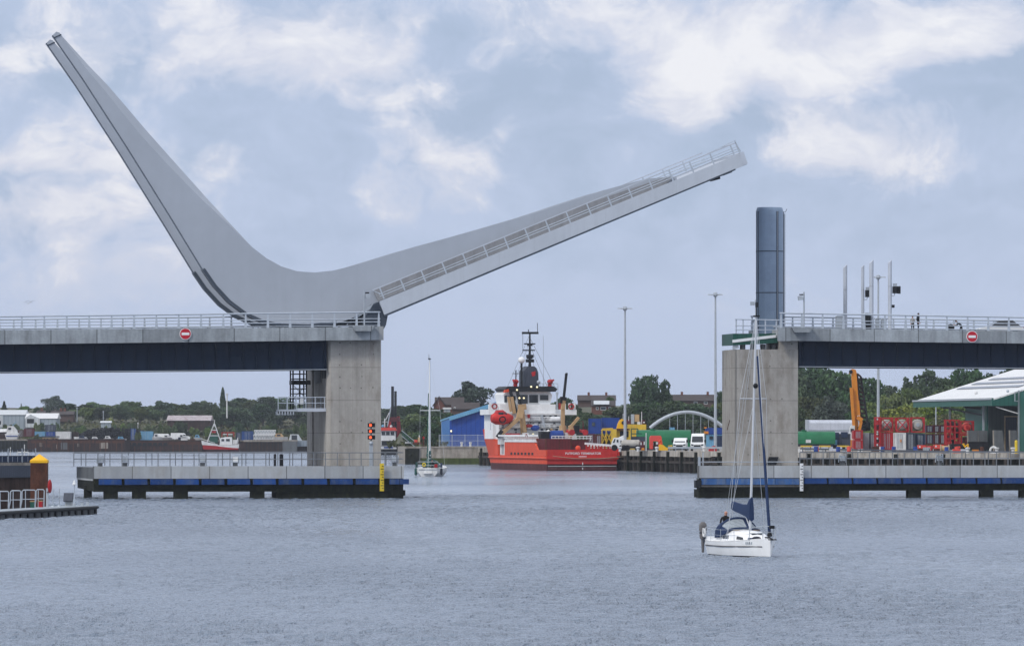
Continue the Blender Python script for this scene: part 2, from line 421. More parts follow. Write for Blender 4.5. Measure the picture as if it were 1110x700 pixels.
colr = mixc(N, K, lo_f, base, (3.9,4.8,6.55))
colr = mixc(N, K, math_(N, K, 'MULTIPLY', hi_f, .95), colr, (6.9,7.1,8.25))
colr = mixc(N, K, core, colr, (8.7,8.7,9.2))
high = ramp(N, K, el, .09, .6, 0, 1)               # unseen cloud deck overhead, brightened to light the water and scene
colr = mixc(N, K, high, colr, (9.0,9.4,10.3))
fin = mixc(N, K, .88, sky.outputs[0], colr)
K.new(fin, bg.inputs[0]); bg.inputs[1].default_value = .1
sl = bpy.data.lights.new('sun', 'SUN'); sl.energy = 1.9; sl.angle = R(10); sl.color = (1, .96, .89)
so = bpy.data.objects.new('sun', sl); COL.objects.link(so)
d = Vector((math.sin(R(SUN_AZ))*math.cos(R(SUN_EL)), math.cos(R(SUN_AZ))*math.cos(R(SUN_EL)), math.sin(R(SUN_EL))))
so.rotation_euler = d.to_track_quat('Z', 'Y').to_euler(); so.location = (60, -60, 200)
vs = S.view_settings; vs.view_transform = 'Standard'; vs.look = 'None'; vs.exposure = .1; vs.gamma = 1; vs.use_curve_mapping = False

# ------------------------------------------------------------------ water
m, N, K = nodes('water'); b = N['Principled BSDF']
tc = N.new('ShaderNodeTexCoord'); ob = tc.outputs['Object']
b.inputs['Base Color'].default_value = (.165, .205, .268, 1); b.inputs['Roughness'].default_value = .14; b.inputs['IOR'].default_value = 1.333
chop = noise(N, K, 2.2, 3, ob, .6, (1, .5, 1)); rip = noise(N, K, 5.5, 2, ob, .6, (1, .35, 1))
patch = ramp(N, K, noise(N, K, .016, 5, ob, .6, (1.2, .45, 1)), .36, .62, .3, 1.3)
K.new(ramp(N, K, noise(N, K, .03, 4, ob, .6, (.8, .5, 1)), .35, .65, .07, .2), b.inputs['Roughness'])
hsum = math_(N, K, 'ADD', chop, math_(N, K, 'MULTIPLY', rip, .4))
bp = N.new('ShaderNodeBump'); bp.inputs['Distance'].default_value = .6
K.new(hsum, bp.inputs['Height']); K.new(patch, bp.inputs['Strength']); K.new(bp.outputs[0], b.inputs['Normal'])
M['water'] = m
import numpy as np
def waves():
    rs = np.random.RandomState(4)
    xs = np.linspace(-78, 78, 800); ys = [150.0]
    while ys[-1] < 640: ys.append(ys[-1] + .2 + .0011*(ys[-1]-150))
    ys = np.array(ys); XX, YY = np.meshgrid(xs, ys); Zz = np.zeros_like(XX)
    for i in range(64):
        lam = .5*(4.5/.5)**(rs.rand()**1.7); th = math.radians(68) + rs.normal(0, .55); k = 2*math.pi/lam
        amp = .0086*lam**.6*rs.uniform(.5, 1.2)
        ph = k*(XX*math.cos(th) + YY*math.sin(th)) + rs.rand()*6.283
        Zz += amp*(np.sin(ph) + .25*np.sin(2*ph + .6))
    # gusts: patches of livelier and flatter water
    gust = .85 + .35*np.sin(XX*.05 + 1.3*np.sin(YY*.021) + .6)*np.sin(YY*.033 + XX*.017) + .2*np.sin(YY*.09 + 2*np.sin(XX*.04))
    fade = np.clip((640-YY)/160, 0, 1)*np.clip((78-np.abs(XX))/8, 0, 1)*np.clip((YY-150)/6, 0, 1)
    Zz *= np.clip(gust, .4, 1.35)*fade
    ny, nx = XX.shape; me = bpy.data.meshes.new('water')
    co_ = np.stack([XX, YY, Zz], -1).reshape(-1, 3)
    far = np.array([(-1900,-150,0),(1900,-150,0),(1900,150,0),(78,150,0),(-78,150,0),(-1900,150,0),(-1900,640,0),(-78,640,0),(78,640,0),(1900,640,0),(1900,5900,0),(-1900,5900,0)], float)
    far[[6,7,8,9],1] = ys[-1]
    n0 = len(co_); allco = np.concatenate([co_, far]).astype(np.float32)
    idx = np.arange(ny*nx).reshape(ny, nx)
    q = np.stack([idx[:-1,:-1], idx[:-1,1:], idx[1:,1:], idx[1:,:-1]], -1).reshape(-1, 4)
    fq = np.array([(0,1,2,5),(5,4,7,6),(3,2,9,8),(6,9,10,11)]) + n0
    q = np.concatenate([q, fq]).astype(np.int32)
    me.vertices.add(len(allco)); me.vertices.foreach_set('co', allco.ravel())
    me.loops.add(q.size); me.loops.foreach_set('vertex_index', q.ravel())
    me.polygons.add(len(q)); me.polygons.foreach_set('loop_start', np.arange(0, q.size, 4, dtype=np.int32)); me.polygons.foreach_set('loop_total', np.full(len(q), 4, np.int32))
    me.update(calc_edges=True); me.shade_smooth(); me.materials.append(m)
    return me
o = bpy.data.objects.new('water', waves()); COL.objects.link(o)
tag(o, 'grey blue rippled harbour water', 'water', None, 'structure')
# ================================================================== land
def sm(t):
    t = max(0, min(1, t)); return t*t*(3-2*t)
def zright(x, y): return 3.2 + 6.0*sm((y-1065)/260) + 6*sm((y-1400)/500) + .35*math.sin(x*.11)*sm((y-1065)/60)
def zleft(x, y): return 3.2 + 6.5*sm((y-1668)/130) + 6*sm((y-1900)/500) + .4*math.sin(x*.09+y*.05)*sm((y-1668)/40)
m, N, K = nodes('earth'); b = N['Principled BSDF']; tc = N.new('ShaderNodeTexCoord')
K.new(mixc(N, K, ramp(N, K, noise(N, K, .08, 7, tc.outputs['Object'], .65), .38, .62, 0, 1), (.035,.045,.018), (.085,.08,.045)), b.inputs['Base Color']); b.inputs['Roughness'].default_value = .95
M['earth'] = m
def grid(name, label, x0, x1, nx, ys, zf):
    g = MB(); v = []; f = []
    for j, y in enumerate(ys):
        for i in range(nx+1):
            x = x0 + (x1-x0)*i/nx; v.append((x, y, zf(x, y)))
    for j in range(len(ys)-1):
        for i in range(nx): a = j*(nx+1)+i; f.append((a, a+1, a+nx+2, a+nx+1))
    g.add(v, f, 'earth'); o = SOLO(name, label, 'terrain', g, (0,0,0), kind='structure', ang=80); return o
grid('hill', 'grassy ground rising behind the dock yard', -24, 1500, 120, [1060+12*i for i in range(30)] + [1450, 1550, 1700, 2000, 2600, 4000, 5900], zright)
grid('riverbank', 'scrubby bank rising behind the far quay', -1500, 0, 120, [1655+10*i for i in range(26)] + [1940, 2000, 2100, 2300, 2600, 3200, 4500, 5900], zleft)
# quay aprons (flat ground) as two sheets
QR = [(30.5,812), (45,768), (68,742), (160,738), (1500,738), (1500,1062), (-22,1062), (-19.5,1026), (-4.6,1026), (-4.6,1000), (2,950), (8.5,915), (18.9,868)]
g = MB().plan(QR, -2, 3.2, 'quay_top'); SOLO('quay_ground', 'flat concrete apron of the dock quay', 'ground', g, (0,0,0), kind='structure')
g = MB().plan([(-1500,1626), (-18,1626), (-18,1657), (-1500,1657)], -2, 3.2, 'rust_dark'); SOLO('far_quay_ground', 'cluttered ground of the far quay', 'ground', g, (0,0,0), kind='structure')

# ================================================================== bridge
B = Frame(0, 525, 8)
def lin(a, b):                       # z along u through two photo points on the plane v
    def f(u): return a[1] + (b[1]-a[1])*(u-a[0])/(b[0]-a[0])
    return f
EV, FVv = -1.0, 14.6                 # near and far edge of the deck
def span(label, top, bot, rail, girder, u0, u1, g0, g1, nose, group):
    ztop, zbot, zgir = lin(*top), lin(*bot), lin(*girder)
    zr = lin(*rail)
    root = T('approach_span', label, 'bridge', ((u0+u1)/2, 7, ztop((u0+u1)/2)-1.4), B)
    def strip(name, fa, fb, a, b, v0, v1, m, lab=None, parent=root):
        g = MB().prism([(a, fa(a)), (b, fa(b)), (b, fb(b)), (a, fb(a))], v0, v1, m); return P(name, parent, g, lab)
    strip('edge_beam', zbot, ztop, u0, u1, EV, EV+.45, 'concrete')
    strip('edge_beam', zbot, ztop, u0, u1, FVv-.45, FVv, 'concrete')
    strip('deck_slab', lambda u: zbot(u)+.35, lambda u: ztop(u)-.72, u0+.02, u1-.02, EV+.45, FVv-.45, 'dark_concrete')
    strip('road_surface', lambda u: ztop(u)-.72, lambda u: ztop(u)-.42, u0+.05, u1-.05, 2.6, FVv-2.6, 'asphalt')
    strip('footway', lambda u: ztop(u)-.72, lambda u: ztop(u)-.15, u0+.03, u1-.03, EV+.45, 2.4, 'pale_concrete')
    strip('footway', lambda u: ztop(u)-.72, lambda u: ztop(u)-.15, u0+.03, u1-.03, FVv-2.4, FVv-.45, 'pale_concrete')
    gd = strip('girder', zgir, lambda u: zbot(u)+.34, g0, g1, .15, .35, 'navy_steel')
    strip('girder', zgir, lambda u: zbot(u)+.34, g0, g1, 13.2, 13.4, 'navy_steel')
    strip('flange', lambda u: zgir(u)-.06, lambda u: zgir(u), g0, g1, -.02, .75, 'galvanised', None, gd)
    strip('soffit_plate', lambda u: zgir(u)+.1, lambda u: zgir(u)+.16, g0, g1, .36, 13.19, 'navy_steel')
    # crossbeams seen end on as dark bearers under the slab
    hb = lambda u: zr(u) - ztop(u)
    for v in (EV+.22, FVv-.22):
        mb = MB(); n0, n1 = nose
        mb.tube((n0, v, zr(n0)), (n1, v, zr(n1)), .075, 'rail_steel', 8)
        rl = P('railing', root, mb)
        for k in (.55, .33):
            P('rail', rl, MB().tube((n0, v, ztop(n0)+k*hb(n0)), (n1, v, ztop(n1)+k*hb(n1)), .05, 'rail_steel', 6))
        if v < 5: P('rail', rl, MB().tube((n0, v+.05, ztop(n0)+.12), (n1, v+.05, ztop(n1)+.12), .035, 'rail_steel', 6))
        u = n1 - .15 if n1 < 0 else n0 + .15; st = -2.1 if n1 < 0 else 2.02
        pu = u; post = None
        while n0 <= u <= n1:
            if post is None:
                g = MB().prism([(u-.13, ztop(u)), (u+.13, ztop(u)), (u+.06, zr(u)-.05), (u-.06, zr(u)-.05)], v-.03, v+.09, 'rail_steel'); post = P('post', rl, g)
            else:
                c = copy_tree(post, rl); c.location = (u-pu, 0, ztop(u)-ztop(pu))
            u += st
    for v in (2.7, FVv-2.7):
        ba = MB().tube((u0+.2, v, ztop(u0)+.16), (u1-.2, v, ztop(u1)+.16), .07, 'galvanised', 6)
        br = P('vehicle_barrier', root, ba); u = u0+.4; pp = None
        while u < u1-.3:
            if pp is None: pu = u; pp = P('post', br, MB().box(u-.05, u+.05, v+.06, v+.16, ztop(u)-.62, ztop(u)+.2, 'galvanised'))
            else: c = copy_tree(pp, br); c.location = (u-pu, 0, ztop(u)-ztop(pu))
            u += 2.4
    return root, ztop

def two(a, b, v): return (B.uz(*a, v), B.uz(*b, v))
ul = B.u(-110, EV); ur = B.u(415.4, EV); ugl = B.u(354, .2)
left, ztl = span('long left approach deck carrying a pale railing above its dark blue girder', two((0,357.8),(415,354),EV), two((0,373.2),(415,368.3),EV), two((0,343.2),(413,338.2),EV+.2),
     two((0,403.2),(355,400),.2), ul, ur, ul, ugl, (ul, B.u(412.6, EV)), None)
vl = B.u(843.6, EV); vr = B.u(1240, EV); vgl = B.u(865.6, .2)
right, ztr = span('right approach deck with two pedestrians and a car on it', two((860,355.6),(1110,359.2),EV), two((860,369.3),(1110,372.2),EV), two((860,339.6),(1110,344),EV+.2),
     two((866,397),(1110,398.6),.2), vl, vr, vgl, vr, (B.u(845.5, EV), vr), None)
# deck-edge brackets, pale end block, dark pivot shroud of the left deck
for k_ in range(24):
    px_ = 351-14.6*k_; q_ = B.u(px_, .1); P('stiffener', left, MB().box(q_-.03,q_+.03,.02,.149,B.z(401.6,px_,.1)+.12,B.z(371.5,px_,.1)-.15,'navy_steel'))
for k_ in range(24):
    px_ = 870+14.6*k_; q_ = B.u(px_, .1); P('stiffener', right, MB().box(q_-.03,q_+.03,.02,.149,B.z(397.4,px_,.1)+.12,B.z(370.6,px_,.1)-.15,'navy_steel'))
P('end_block', left, MB().pprism(B, [(411,353.6),(415.8,353.6),(415.8,368.6),(411,368.6)], EV-.02, .3, 'pale_concrete'))
P('end_block', right, MB().pprism(B, [(843.3,355.2),(857,355.2),(857,369.6),(843.3,369.6)], EV-.03, .3, 'concrete'))
def ledge(root, a, b, c, d):
    P('lamp_ledge', root, MB().pprism(B, [(a,b),(c,b),(c-3,d),(a+3,d)], EV-.7, .7, 'concrete'))
ledge(left, 382, 353, 406, 358.8); ledge(right, 858.5, 355, 881, 360.2)

# left pier
pr = T('bridge_pier', 'left concrete pier with a steel access platform on its left flank', 'pier', (B.u(383,0), 6, 3), B)
u0, zt = B.uz(354.5, 367.5, 0); u1 = B.u(413, 0); zb = -3
uc = B.u(358.5, 0)
P('column', pr, MB().plan([(uc,0), (u1,0), (u1,12), (u0,12), (u0,.5), (u0+.3,.12)], zb, zt+.4, 'pier_concrete'))
P('rear_column', pr, MB().box(u0-.12, u1-.3, 12.4, 17.2, zb, zt-1.2, 'pier_concrete'))
P('bearing_recess', pr, MB().box(u0-.05, u0+.4, 5, 11.4, B.z(415,345,8), B.z(399.5,345,8), 'black_steel'))
P('bearing_recess', pr, MB().box(u0-.10, u0+.4, .8, 3.6, B.z(410,350,2), B.z(400,350,2), 'black_steel'))
zp = B.z(446, 340, 3)
pf = P('access_platform', pr, MB().box(B.u(320,3), u0-.01, .8, 4.2, zp, zp+.32, 'pale_steel').box(B.u(301,3), B.u(320.2,3), .8, 4.2, zp+.02, zp+.2, 'galvanised'))
for v in (.85, 4.15):
    P('rail', pf, MB().tube((B.u(301,v), v, zp+1.35), (u0-.05, v, zp+1.35), .045, 'rail_steel', 6).tube((B.u(301,v), v, zp+.8), (u0-.05, v, zp+.8), .035, 'rail_steel', 6))
    for i in range(6):
        uu = B.u(301.5,v) + (u0-.15-B.u(301.5,v))*i/5
        P('post', pf, MB().bar((uu, v, zp+.2), (uu, v, zp+1.36), .07, .07, 'rail_steel'))
P('joist', pf, MB().box(B.u(301,1), B.u(319,1), .7, .8, zp-.2, zp+.02, 'black_steel'))
for i in range(6):
    uu = B.u(302+3*i, 1); P('bracket', pf, MB().box(uu, uu+.12, .62, 4.1, zp-.32, zp, 'galvanised'))
P('equipment_box', pf, MB().box(B.u(325,2), B.u(328.5,2), 1.6, 2.2, zp+.7, zp+1.25, 'white_paint'))
ta, tb = B.u(316.5, 9), B.u(331, 9); z0, z1 = B.z(432,320,9), B.z(400,320,9)
lt = P('ladder_tower', pr, MB().bar((ta,8,z0-1), (ta,8,z1), .14, .14, 'black_steel'))
for u_, v_ in ((tb,8), (ta,10.5), (tb,10.5), ((ta+tb)/2,8)): P('post', lt, MB().bar((u_,v_,z0-1), (u_,v_,z1), .13, .13, 'black_steel'))
for i in range(7):
    z = z0 + (z1-z0)*i/6; P('rung_frame', lt, MB().bar((ta,8,z), (tb,8,z), .09, .09, 'black_steel').bar((ta,10.5,z), (tb,10.5,z), .08, .08, 'black_steel'))
P('brace', lt, MB().bar((ta,8,z0), (tb,8,z0+1.3), .07, .07, 'galvanised').bar((tb,8,z0), (ta,8,z0+1.3), .07, .07, 'galvanised'))
P('landing', lt, MB().box(ta-.1, tb+.4, 7.9, 10.6, z0+1.35, z0+1.75, 'black_steel'))

# right pier with its receiving shelf
pr = T('bridge_pier', 'right concrete pier standing bare beside the open channel', 'pier', (B.u(825,0), 4, 3), B)
ua, ub, ucx = B.u(798.5,0), B.u(865,0), B.u(845,0); zt = B.z(378.6,820,0)
P('column', pr, MB().box(ua, ub, 0, 7.2, zb, zt, 'pier_concrete'))
P('column_head', pr, MB().box(ucx, ub-.02, .02, 7.1, zt, B.z(368.9,855,0), 'pier_concrete'))
P('side_column', pr, MB().box(ua-.12, ua-.003, .4, 7.15, zb, zt-.04, 'pier_concrete'))
P('joint_strip', pr, MB().box(ua-.03, ua-.002, .1, .36, zb, zt-.02, 'dark_concrete'))
P('bracket', pr, MB().pprism(B, [(795,370),(799,366),(801,377),(795,379)], .5, .5, 'galvanised'))
P('panel_box', pr, MB().pprism(B, [(831,503.5),(834,495),(844,495),(841.5,503.5)], -.35, .3, 'black_steel'))
P('rust_streak_bar', pr, MB().bar((*[B.uz(788.5,466,-.0)[0]], .2, B.uz(788.5,466,0)[1]), (B.uz(791.5,455,0)[0], .2, B.uz(791.5,455,0)[1]), .05, .05, 'rust'))
rb = P('receiving_beam', pr, MB().pprism(B, [(794.5,361.5),(843,361.5),(843,371.5),(794.5,374)], .4, 6, 'green_steel'))
P('strip', rb, MB().pprism(B, [(794,368.3),(843,362.5),(843,365.6),(794,371.4)], .33, .07, 'white_paint'))
for a in (804, 815, 826, 837): P('bearing_pad', rb, MB().pprism(B, [(a,373),(a+4,373),(a+4,379),(a,379)], .8, 1, 'dark_concrete'))
nr = P('nose_railing', pr, MB().tube((B.u(797,.3),.3,B.z(346,797,.3)), (B.u(845,.3),.3,B.z(347,845,.3)), .06, 'rail_steel', 6))
for y in (353, 357.5): P('rail', nr, MB().tube((B.u(797,.3),.3,B.z(y,797,.3)), (B.u(845,.3),.3,B.z(y,845,.3)), .045, 'rail_steel', 6))
for a in (797.5, 805, 817, 829, 841): P('post', nr, MB().pprism(B, [(a,346),(a+1.3,346),(a+1.3,361.6),(a,361.6)], .3, .1, 'rail_steel'))

# ------------------------------------------------------------------ bascule leaf
lf = T('bascule_leaf', 'raised J shaped lifting leaf of the bridge, painted light grey', 'lifting bridge', (B.u(330,2), 7, B.z(352,330,2)), B)
JP = [(57,38.6),(90,86),(138,160),(186,237),(219.6,292),(232,310),(248,327.5),(266,341),(285,349.5),(305,353.5),(335,354.3),(365,350.5),(400,338),(420,330),(560,271),(735,199),
      (733,191),(700,194),(653.5,206.5),(615,219),(578,231.3),(540,242.5),(499,254.2),(470,262),(440,270.5),(410,279.8),(380,288.8),(360,293.4),(341,295.4),(322,294),(305,288.8),(289,280),(273,267.6),(248,240),(222,211.7),(190,176),(159,141.2),(138,116.5),(117.7,92.8),(97,71.5),(76.4,48.6),(64.5,35.6),(61,34.6)]
JV = 2.0
poly = [B.uz(a, b, JV) for a, b in JP]
inset = {29:.0}
inner = {i: p for i, p in enumerate(poly)}
def facet(i):                        # the outer top edge is chamfered along the tail
    px, py = JP[i]
    if i < 31 or px > 262 or px < 66: return poly[i]
    k = math.sin(math.pi*(px-64)/(262-64))**.8*8.5
    return B.uz(px-k*.82, py+k*.57, JV)
front = [facet(i) for i in range(len(JP))]
def jbeam(v):
    n = len(poly)
    g = MB()
    rings = [[(x, v, z) for x, z in front], [(x, v+.55, z) for x, z in poly], [(x, v+1.5, z) for x, z in poly]]
    g.add([p for r in rings for p in r], [list(range(n)), list(range(3*n-1, 2*n-1, -1))] + [(k*n+i, k*n+(i+1) % n, (k+1)*n+(i+1) % n, (k+1)*n+i) for k in (0,1) for i in range(n)], 'leaf_paint')
    j = P('curved_beam', lf, g, ang=12)
    tr = [poly[i] for i in range(4, 12)]
    def off(p, a, b, k):
        d = Vector((b[0]-a[0], b[1]-a[1])).normalized(); return (p[0]+d.y*k, p[1]-d.x*k)
    lo, hi = [], []
    for i, p in enumerate(tr):
        a, b = tr[max(i-1,0)], tr[min(i+1,len(tr)-1)]
        lo.append(off(p, a, b, .06)); hi.append(off(p, a, b, -.24))
    v0, v1 = v-.06, v+1.56
    for a, b in ((v0, v+.16), (v+1.34, v1)):
        P('rolling_track', j, MB().add([(x, a, z) for x, z in lo] + [(x, a, z) for x, z in hi] + [(x, b, z) for x, z in lo] + [(x, b, z) for x, z in hi],
          [f for i in range(7) for f in ((i,i+1,i+9,i+8), (16+i,16+i+1,16+i+9,16+i+8), (i,i+1,17+i,16+i), (8+i,9+i,25+i,24+i))] + [(0,8,24,16), (7,15,31,23)], 'seam_dark'))
    # edge line on the back of the tail, dark seam under the tip cap
    bk = poly[0:5]
    for i in range(4):
        (xa, za), (xb, zb_) = bk[i], bk[i+1]
        P('edge_seal', j, MB().bar((xa-.03, v-.01, za), (xb-.03, v-.01, zb_), .07, .07, 'seam_dark'))
    t0, t1 = B.uz(58.5, 41.2, JV), B.uz(66.5, 37.6, JV)
    P('tip_seam', j, MB().bar((t0[0], v-.02, t0[1]), (t1[0], v-.02, t1[1]), .07, .1, 'seam_dark'))
    return j
jbeam(JV); jbeam(JV + 10.6)
fas = [B.uz(a, b, EV) for a, b in ((411.3,326.6),(802.5,166.6),(809.5,178.6),(799,182.8),(416.8,341.6))]
fs = P('fascia', lf, MB().prism(fas, EV, EV+.25, 'leaf_fascia'))
P('fascia', lf, MB().prism(fas, FVv-.25, FVv, 'leaf_fascia'))
dk = [B.uz(a, b, EV) for a, b in ((411.6,328.5),(802,168.5),(797,183.2),(417,341.2))]
P('deck_plate', lf, MB().prism(dk, EV+.25, FVv-.25, 'leaf_paint'))
P('bottom_flange', lf, MB().prism([B.uz(a, b, EV) for a, b in ((416.5,341.2),(797,183.0),(797.3,184.6),(417.2,343.2))], EV-.05, 1.2, 'seam_dark'))
P('bottom_flange', lf, MB().prism([B.uz(a, b, EV) for a, b in ((416.5,341.2),(797,183.0),(797.3,184.6),(417.2,343.2))], FVv-1.2, FVv+.05, 'seam_dark'))
P('end_plate', lf, MB().prism([B.uz(a, b, EV) for a, b in ((801.5,166),(806,164.4),(810.5,177.6),(805.5,179.6))], EV-.04, FVv+.04, 'pale_steel'))
P('latch_box', lf, MB().prism([B.uz(a, b, EV) for a, b in ((775,190),(784,187),(785,193),(778,195))], 1, 3, 'black_steel').prism([B.uz(a, b, EV) for a, b in ((784,188.5),(797,183),(797,186),(788,189.5))], .6, 3.5, 'seam_dark'))
P('heel_plate', lf, MB().pprism(B, [(395,345),(404.5,330),(411.2,327),(420.5,341),(418.5,352),(415.8,357),(398,357)], EV+.3, 14.8, 'seam_dark'))
P('heel_arm', lf, MB().bar((*[B.u(384,-.4)], -.4, B.z(345,384,-.4)), (B.u(405,-.4), -.4, B.z(330.5,405,-.4)), .28, .25, 'galvanised'))
# underside seen between the beams and the left deck
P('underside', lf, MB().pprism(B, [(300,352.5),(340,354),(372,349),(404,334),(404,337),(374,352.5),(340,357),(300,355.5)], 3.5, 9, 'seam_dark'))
bx, bz = B.uz(411.7, 325.9, EV+.1); ex, ez = B.uz(802.3, 167.4, EV+.1)
ax = Vector((ex-bx, 0, ez-bz)); ln = ax.length; ax.normalize(); nn = Vector((-ax.z, 0, ax.x)); hh = 1.17
for v, k1 in ((EV+.1, 1.0), (FVv-.1, .985)):
    def at(t, h): return Vector((bx, v, bz)) + ax*(t*ln) + nn*h
    rl = P('railing', lf, MB().bar(at(-.009, hh), at(k1, hh), .10, .11, 'pale_steel'))
    for h in (.36, .58): P('rail', rl, MB().tube(at(.004, h), at(k1, h), .045, 'rail_steel', 6))
    P('rail', rl, MB().tube(at(-.009, hh), at(.012, .45), .045, 'rail_steel', 6))
    p0 = P('post', rl, MB().bar(at(.012, 0), at(.012, hh), .095, .13, 'rail_steel'))
    n = 18 if k1 == 1 else 17
    for i in range(1, n): copy_tree(p0, rl, ax*(ln*(.985-.012)*i/17))
    if k1 == 1:
        P('rail', rl, MB().bar(at(1, 0), at(1, hh+.25), .1, .1, 'rail_steel'))
        P('rail', rl, MB().tube(at(.9, hh+.02), at(1.0, hh+.22), .03, 'rail_steel', 6).tube(at(.9,.8), at(1,.8), .03, 'rail_steel', 6))
        P('end_gate', rl, MB().tube(at(1, hh+.2), at(1.004, .2), .05, 'rail_steel', 6).tube(at(1.0, hh), at(1.0, hh) + Vector((.1, 8, 0)), .04, 'rail_steel', 6))

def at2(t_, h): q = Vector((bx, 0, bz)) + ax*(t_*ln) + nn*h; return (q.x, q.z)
P('beam_shade_dirt', lf, MB().prism([at2(.004,-.05), at2(.80,-.05), at2(.83,.3), at2(.80,.62), at2(.6,hh*.93), at2(.002,hh*.93)], 1.62, 1.93, 'beam_shade_dirt'))  # added plate for the shaded, dirty lower face of the curved beam
# ------------------------------------------------------------------ fenders
def fender(label, pts, ufr, u_end, blues, legs, caisson, gz, side):
    vf = -5.0
    t = T('fender_wall', label, 'fender', (ufr(pts[0]), -4, 0), B)
    zc1, zc0 = B.z(505, 300, vf), B.z(518.4, 300, vf)
    a, b = B.u(pts[0], vf), B.u(pts[1], vf)
    P('parapet', t, MB().plan([(a, vf), (b, vf), (b, vf+.6), (a, vf+.6)], zc0, zc1, 'pale_concrete'))
    P('walkway', t, MB().plan([(a, vf+.6), (b, vf+.6), (b, 10), (u_end, 10)] if side == 'l' else [(a, vf+.6), (b, vf+.6), (b, 10), (u_end, 10)], zc0-.2, zc1-.15, 'pale_concrete'))
    P('wall_beam', t, MB().plan([(a+.05, vf+.08), (b-.05, vf+.08), (b-.05, vf+1.2), (a+.05, vf+1.2)], B.z(532.5,300,vf), zc0, 'weed_timber'))
    z1, z0 = B.z(518.9,300,vf), B.z(525,300,vf)
    f0 = None; blues = list(blues)
    for px in blues:
        x0, x1 = B.u(px, vf), B.u(px+24.9, vf)
        if f0 is None: fx = x0; f0 = P('fender_panel', t, MB().add([(x0,vf-.32,z0+.02),(x1,vf-.32,z0+.02),(x1-.08,vf-.38,z1-.02),(x0+.08,vf-.38,z1-.02),(x0,vf+.05,z0),(x1,vf+.05,z0),(x1,vf+.05,z1),(x0,vf+.05,z1)],
                [(0,1,2,3),(4,7,6,5),(0,4,5,1),(1,5,6,2),(2,6,7,3),(3,7,4,0)], 'fender_blue'))
        else: copy_tree(f0, t, (x0-fx, 0, 0))
    for px0, px1 in legs:
        P('leg', t, MB().box(B.u(px0,vf), B.u(px1,vf), vf+.2, vf+1.3, -3, B.z(532,300,vf), 'weed_timber'))
    if caisson:
        P('caisson', t, MB().plan([(B.u(p, vf), vf+q) for p, q in caisson], -3, B.z(531.6,300,vf), 'weed_timber'))
    # railing along the walkway
    px0, px1 = gz
    zt = B.z(490.5, 300, vf); zm = B.z(497.5, 300, vf); v = vf+.4
    rl = P('railing', t, MB().tube((B.u(px0,v),v,zt), (B.u(px1,v),v,zt), .045, 'rail_dark', 6))
    P('rail', rl, MB().tube((B.u(px0,v),v,zm), (B.u(px1,v),v,zm), .035, 'rail_dark', 6))
    x = B.u(px0,v); p0 = P('post', rl, MB().bar((x,v,zc1-.02), (x,v,zt), .085, .06, 'rail_dark')); i = 1
    while x + i*1.12 < B.u(px1,v): copy_tree(p0, rl, (i*1.12, 0, 0)); i += 1
    rb = P('railing', t, MB().tube((B.u(px0,6),6,zt), (B.u(px1,6),6,zt), .03, 'rail_dark', 6).tube((B.u(px0,6),6,zm), (B.u(px1,6),6,zm), .022, 'galvanised', 6))
    x = B.u(px0,6)+.7; p0 = P('post', rb, MB().bar((x,6,zc1-.02), (x,6,zt), .07, .06, 'rail_dark')); i = 1
    while x + i*2.24 < B.u(px1,6): copy_tree(p0, rb, (i*2.24, 0, 0)); i += 1
    return t
fl = fender('long left fender wall with blue rubbing panels round the left pier', (101, 437.8), lambda p: B.u(p,-5), B.u(83, 10), [107+27.85*i for i in range(11)] , [(113,128),(144,158.5),(189,204),(272,287),(79,100)][:4],
            [(300,.25),(437.5,.2),(437.5,14),(310,14)], (80, 437), 'l')
P('end_panel', fl, MB().add([(B.u(101,-5)+.01,-4.99,B.z(519,100,-5)), (B.u(83,10),10,B.z(519,100,-5)), (B.u(83,10),10,B.z(505,100,-5)-.16), (B.u(101,-5)+.01,-4.99,B.z(505,100,-5)-.16),
   (B.u(101,-5)+.6,-4.4,B.z(519,100,-5)), (B.u(83,10)+.6,10,B.z(519,100,-5)), (B.u(83,10)+.6,10,B.z(505,100,-5)-.16), (B.u(101,-5)+.6,-4.4,B.z(505,100,-5)-.16)],
   [(0,1,2,3),(4,7,6,5),(0,3,7,4),(1,5,6,2),(0,4,5,1),(3,2,6,7)], 'dark_concrete'))
P('end_skirt', fl, MB().add([(B.u(101,-5)+.1,-4.8,.7), (B.u(84,10),10,.9), (B.u(84,10),10,1.9), (B.u(101,-5)+.1,-4.8,1.9), (B.u(101,-5)+.8,-4.2,.7), (B.u(84,10)+.8,10,.9), (B.u(84,10)+.8,10,1.9), (B.u(101,-5)+.8,-4.2,1.9)],
   [(0,1,2,3),(4,7,6,5),(0,3,7,4),(1,5,6,2),(0,4,5,1),(3,2,6,7)], 'weed_timber'))
P('leg', fl, MB().box(B.u(91,3), B.u(99,3), 2, 3.4, -3, 1.2, 'weed_timber'))
zA, zB = B.z(519,430,-5), B.z(524.6,430,-5)
P('fender_panel', fl, MB().box(B.u(422,-5), B.u(432.5,-5), -5.35, -4.95, zB, zA, 'fender_blue'), 'short blue rubbing panel')
P('corner_fender', fl, MB().plan([(B.u(433,-5), -5.4), (B.u(443,-5), -5.3), (B.u(443,-5), -3.8), (B.u(438,-5), -3.6), (B.u(437.9,-5),-4.9), (B.u(433,-5), -4.95)], zB, zA, 'fender_blue'))
P('weed_band', fl, MB().box(B.u(425,-5), B.u(439.5,-5), -4.97, -3.6, B.z(537,430,-5), B.z(531,430,-5), 'weed_timber'))
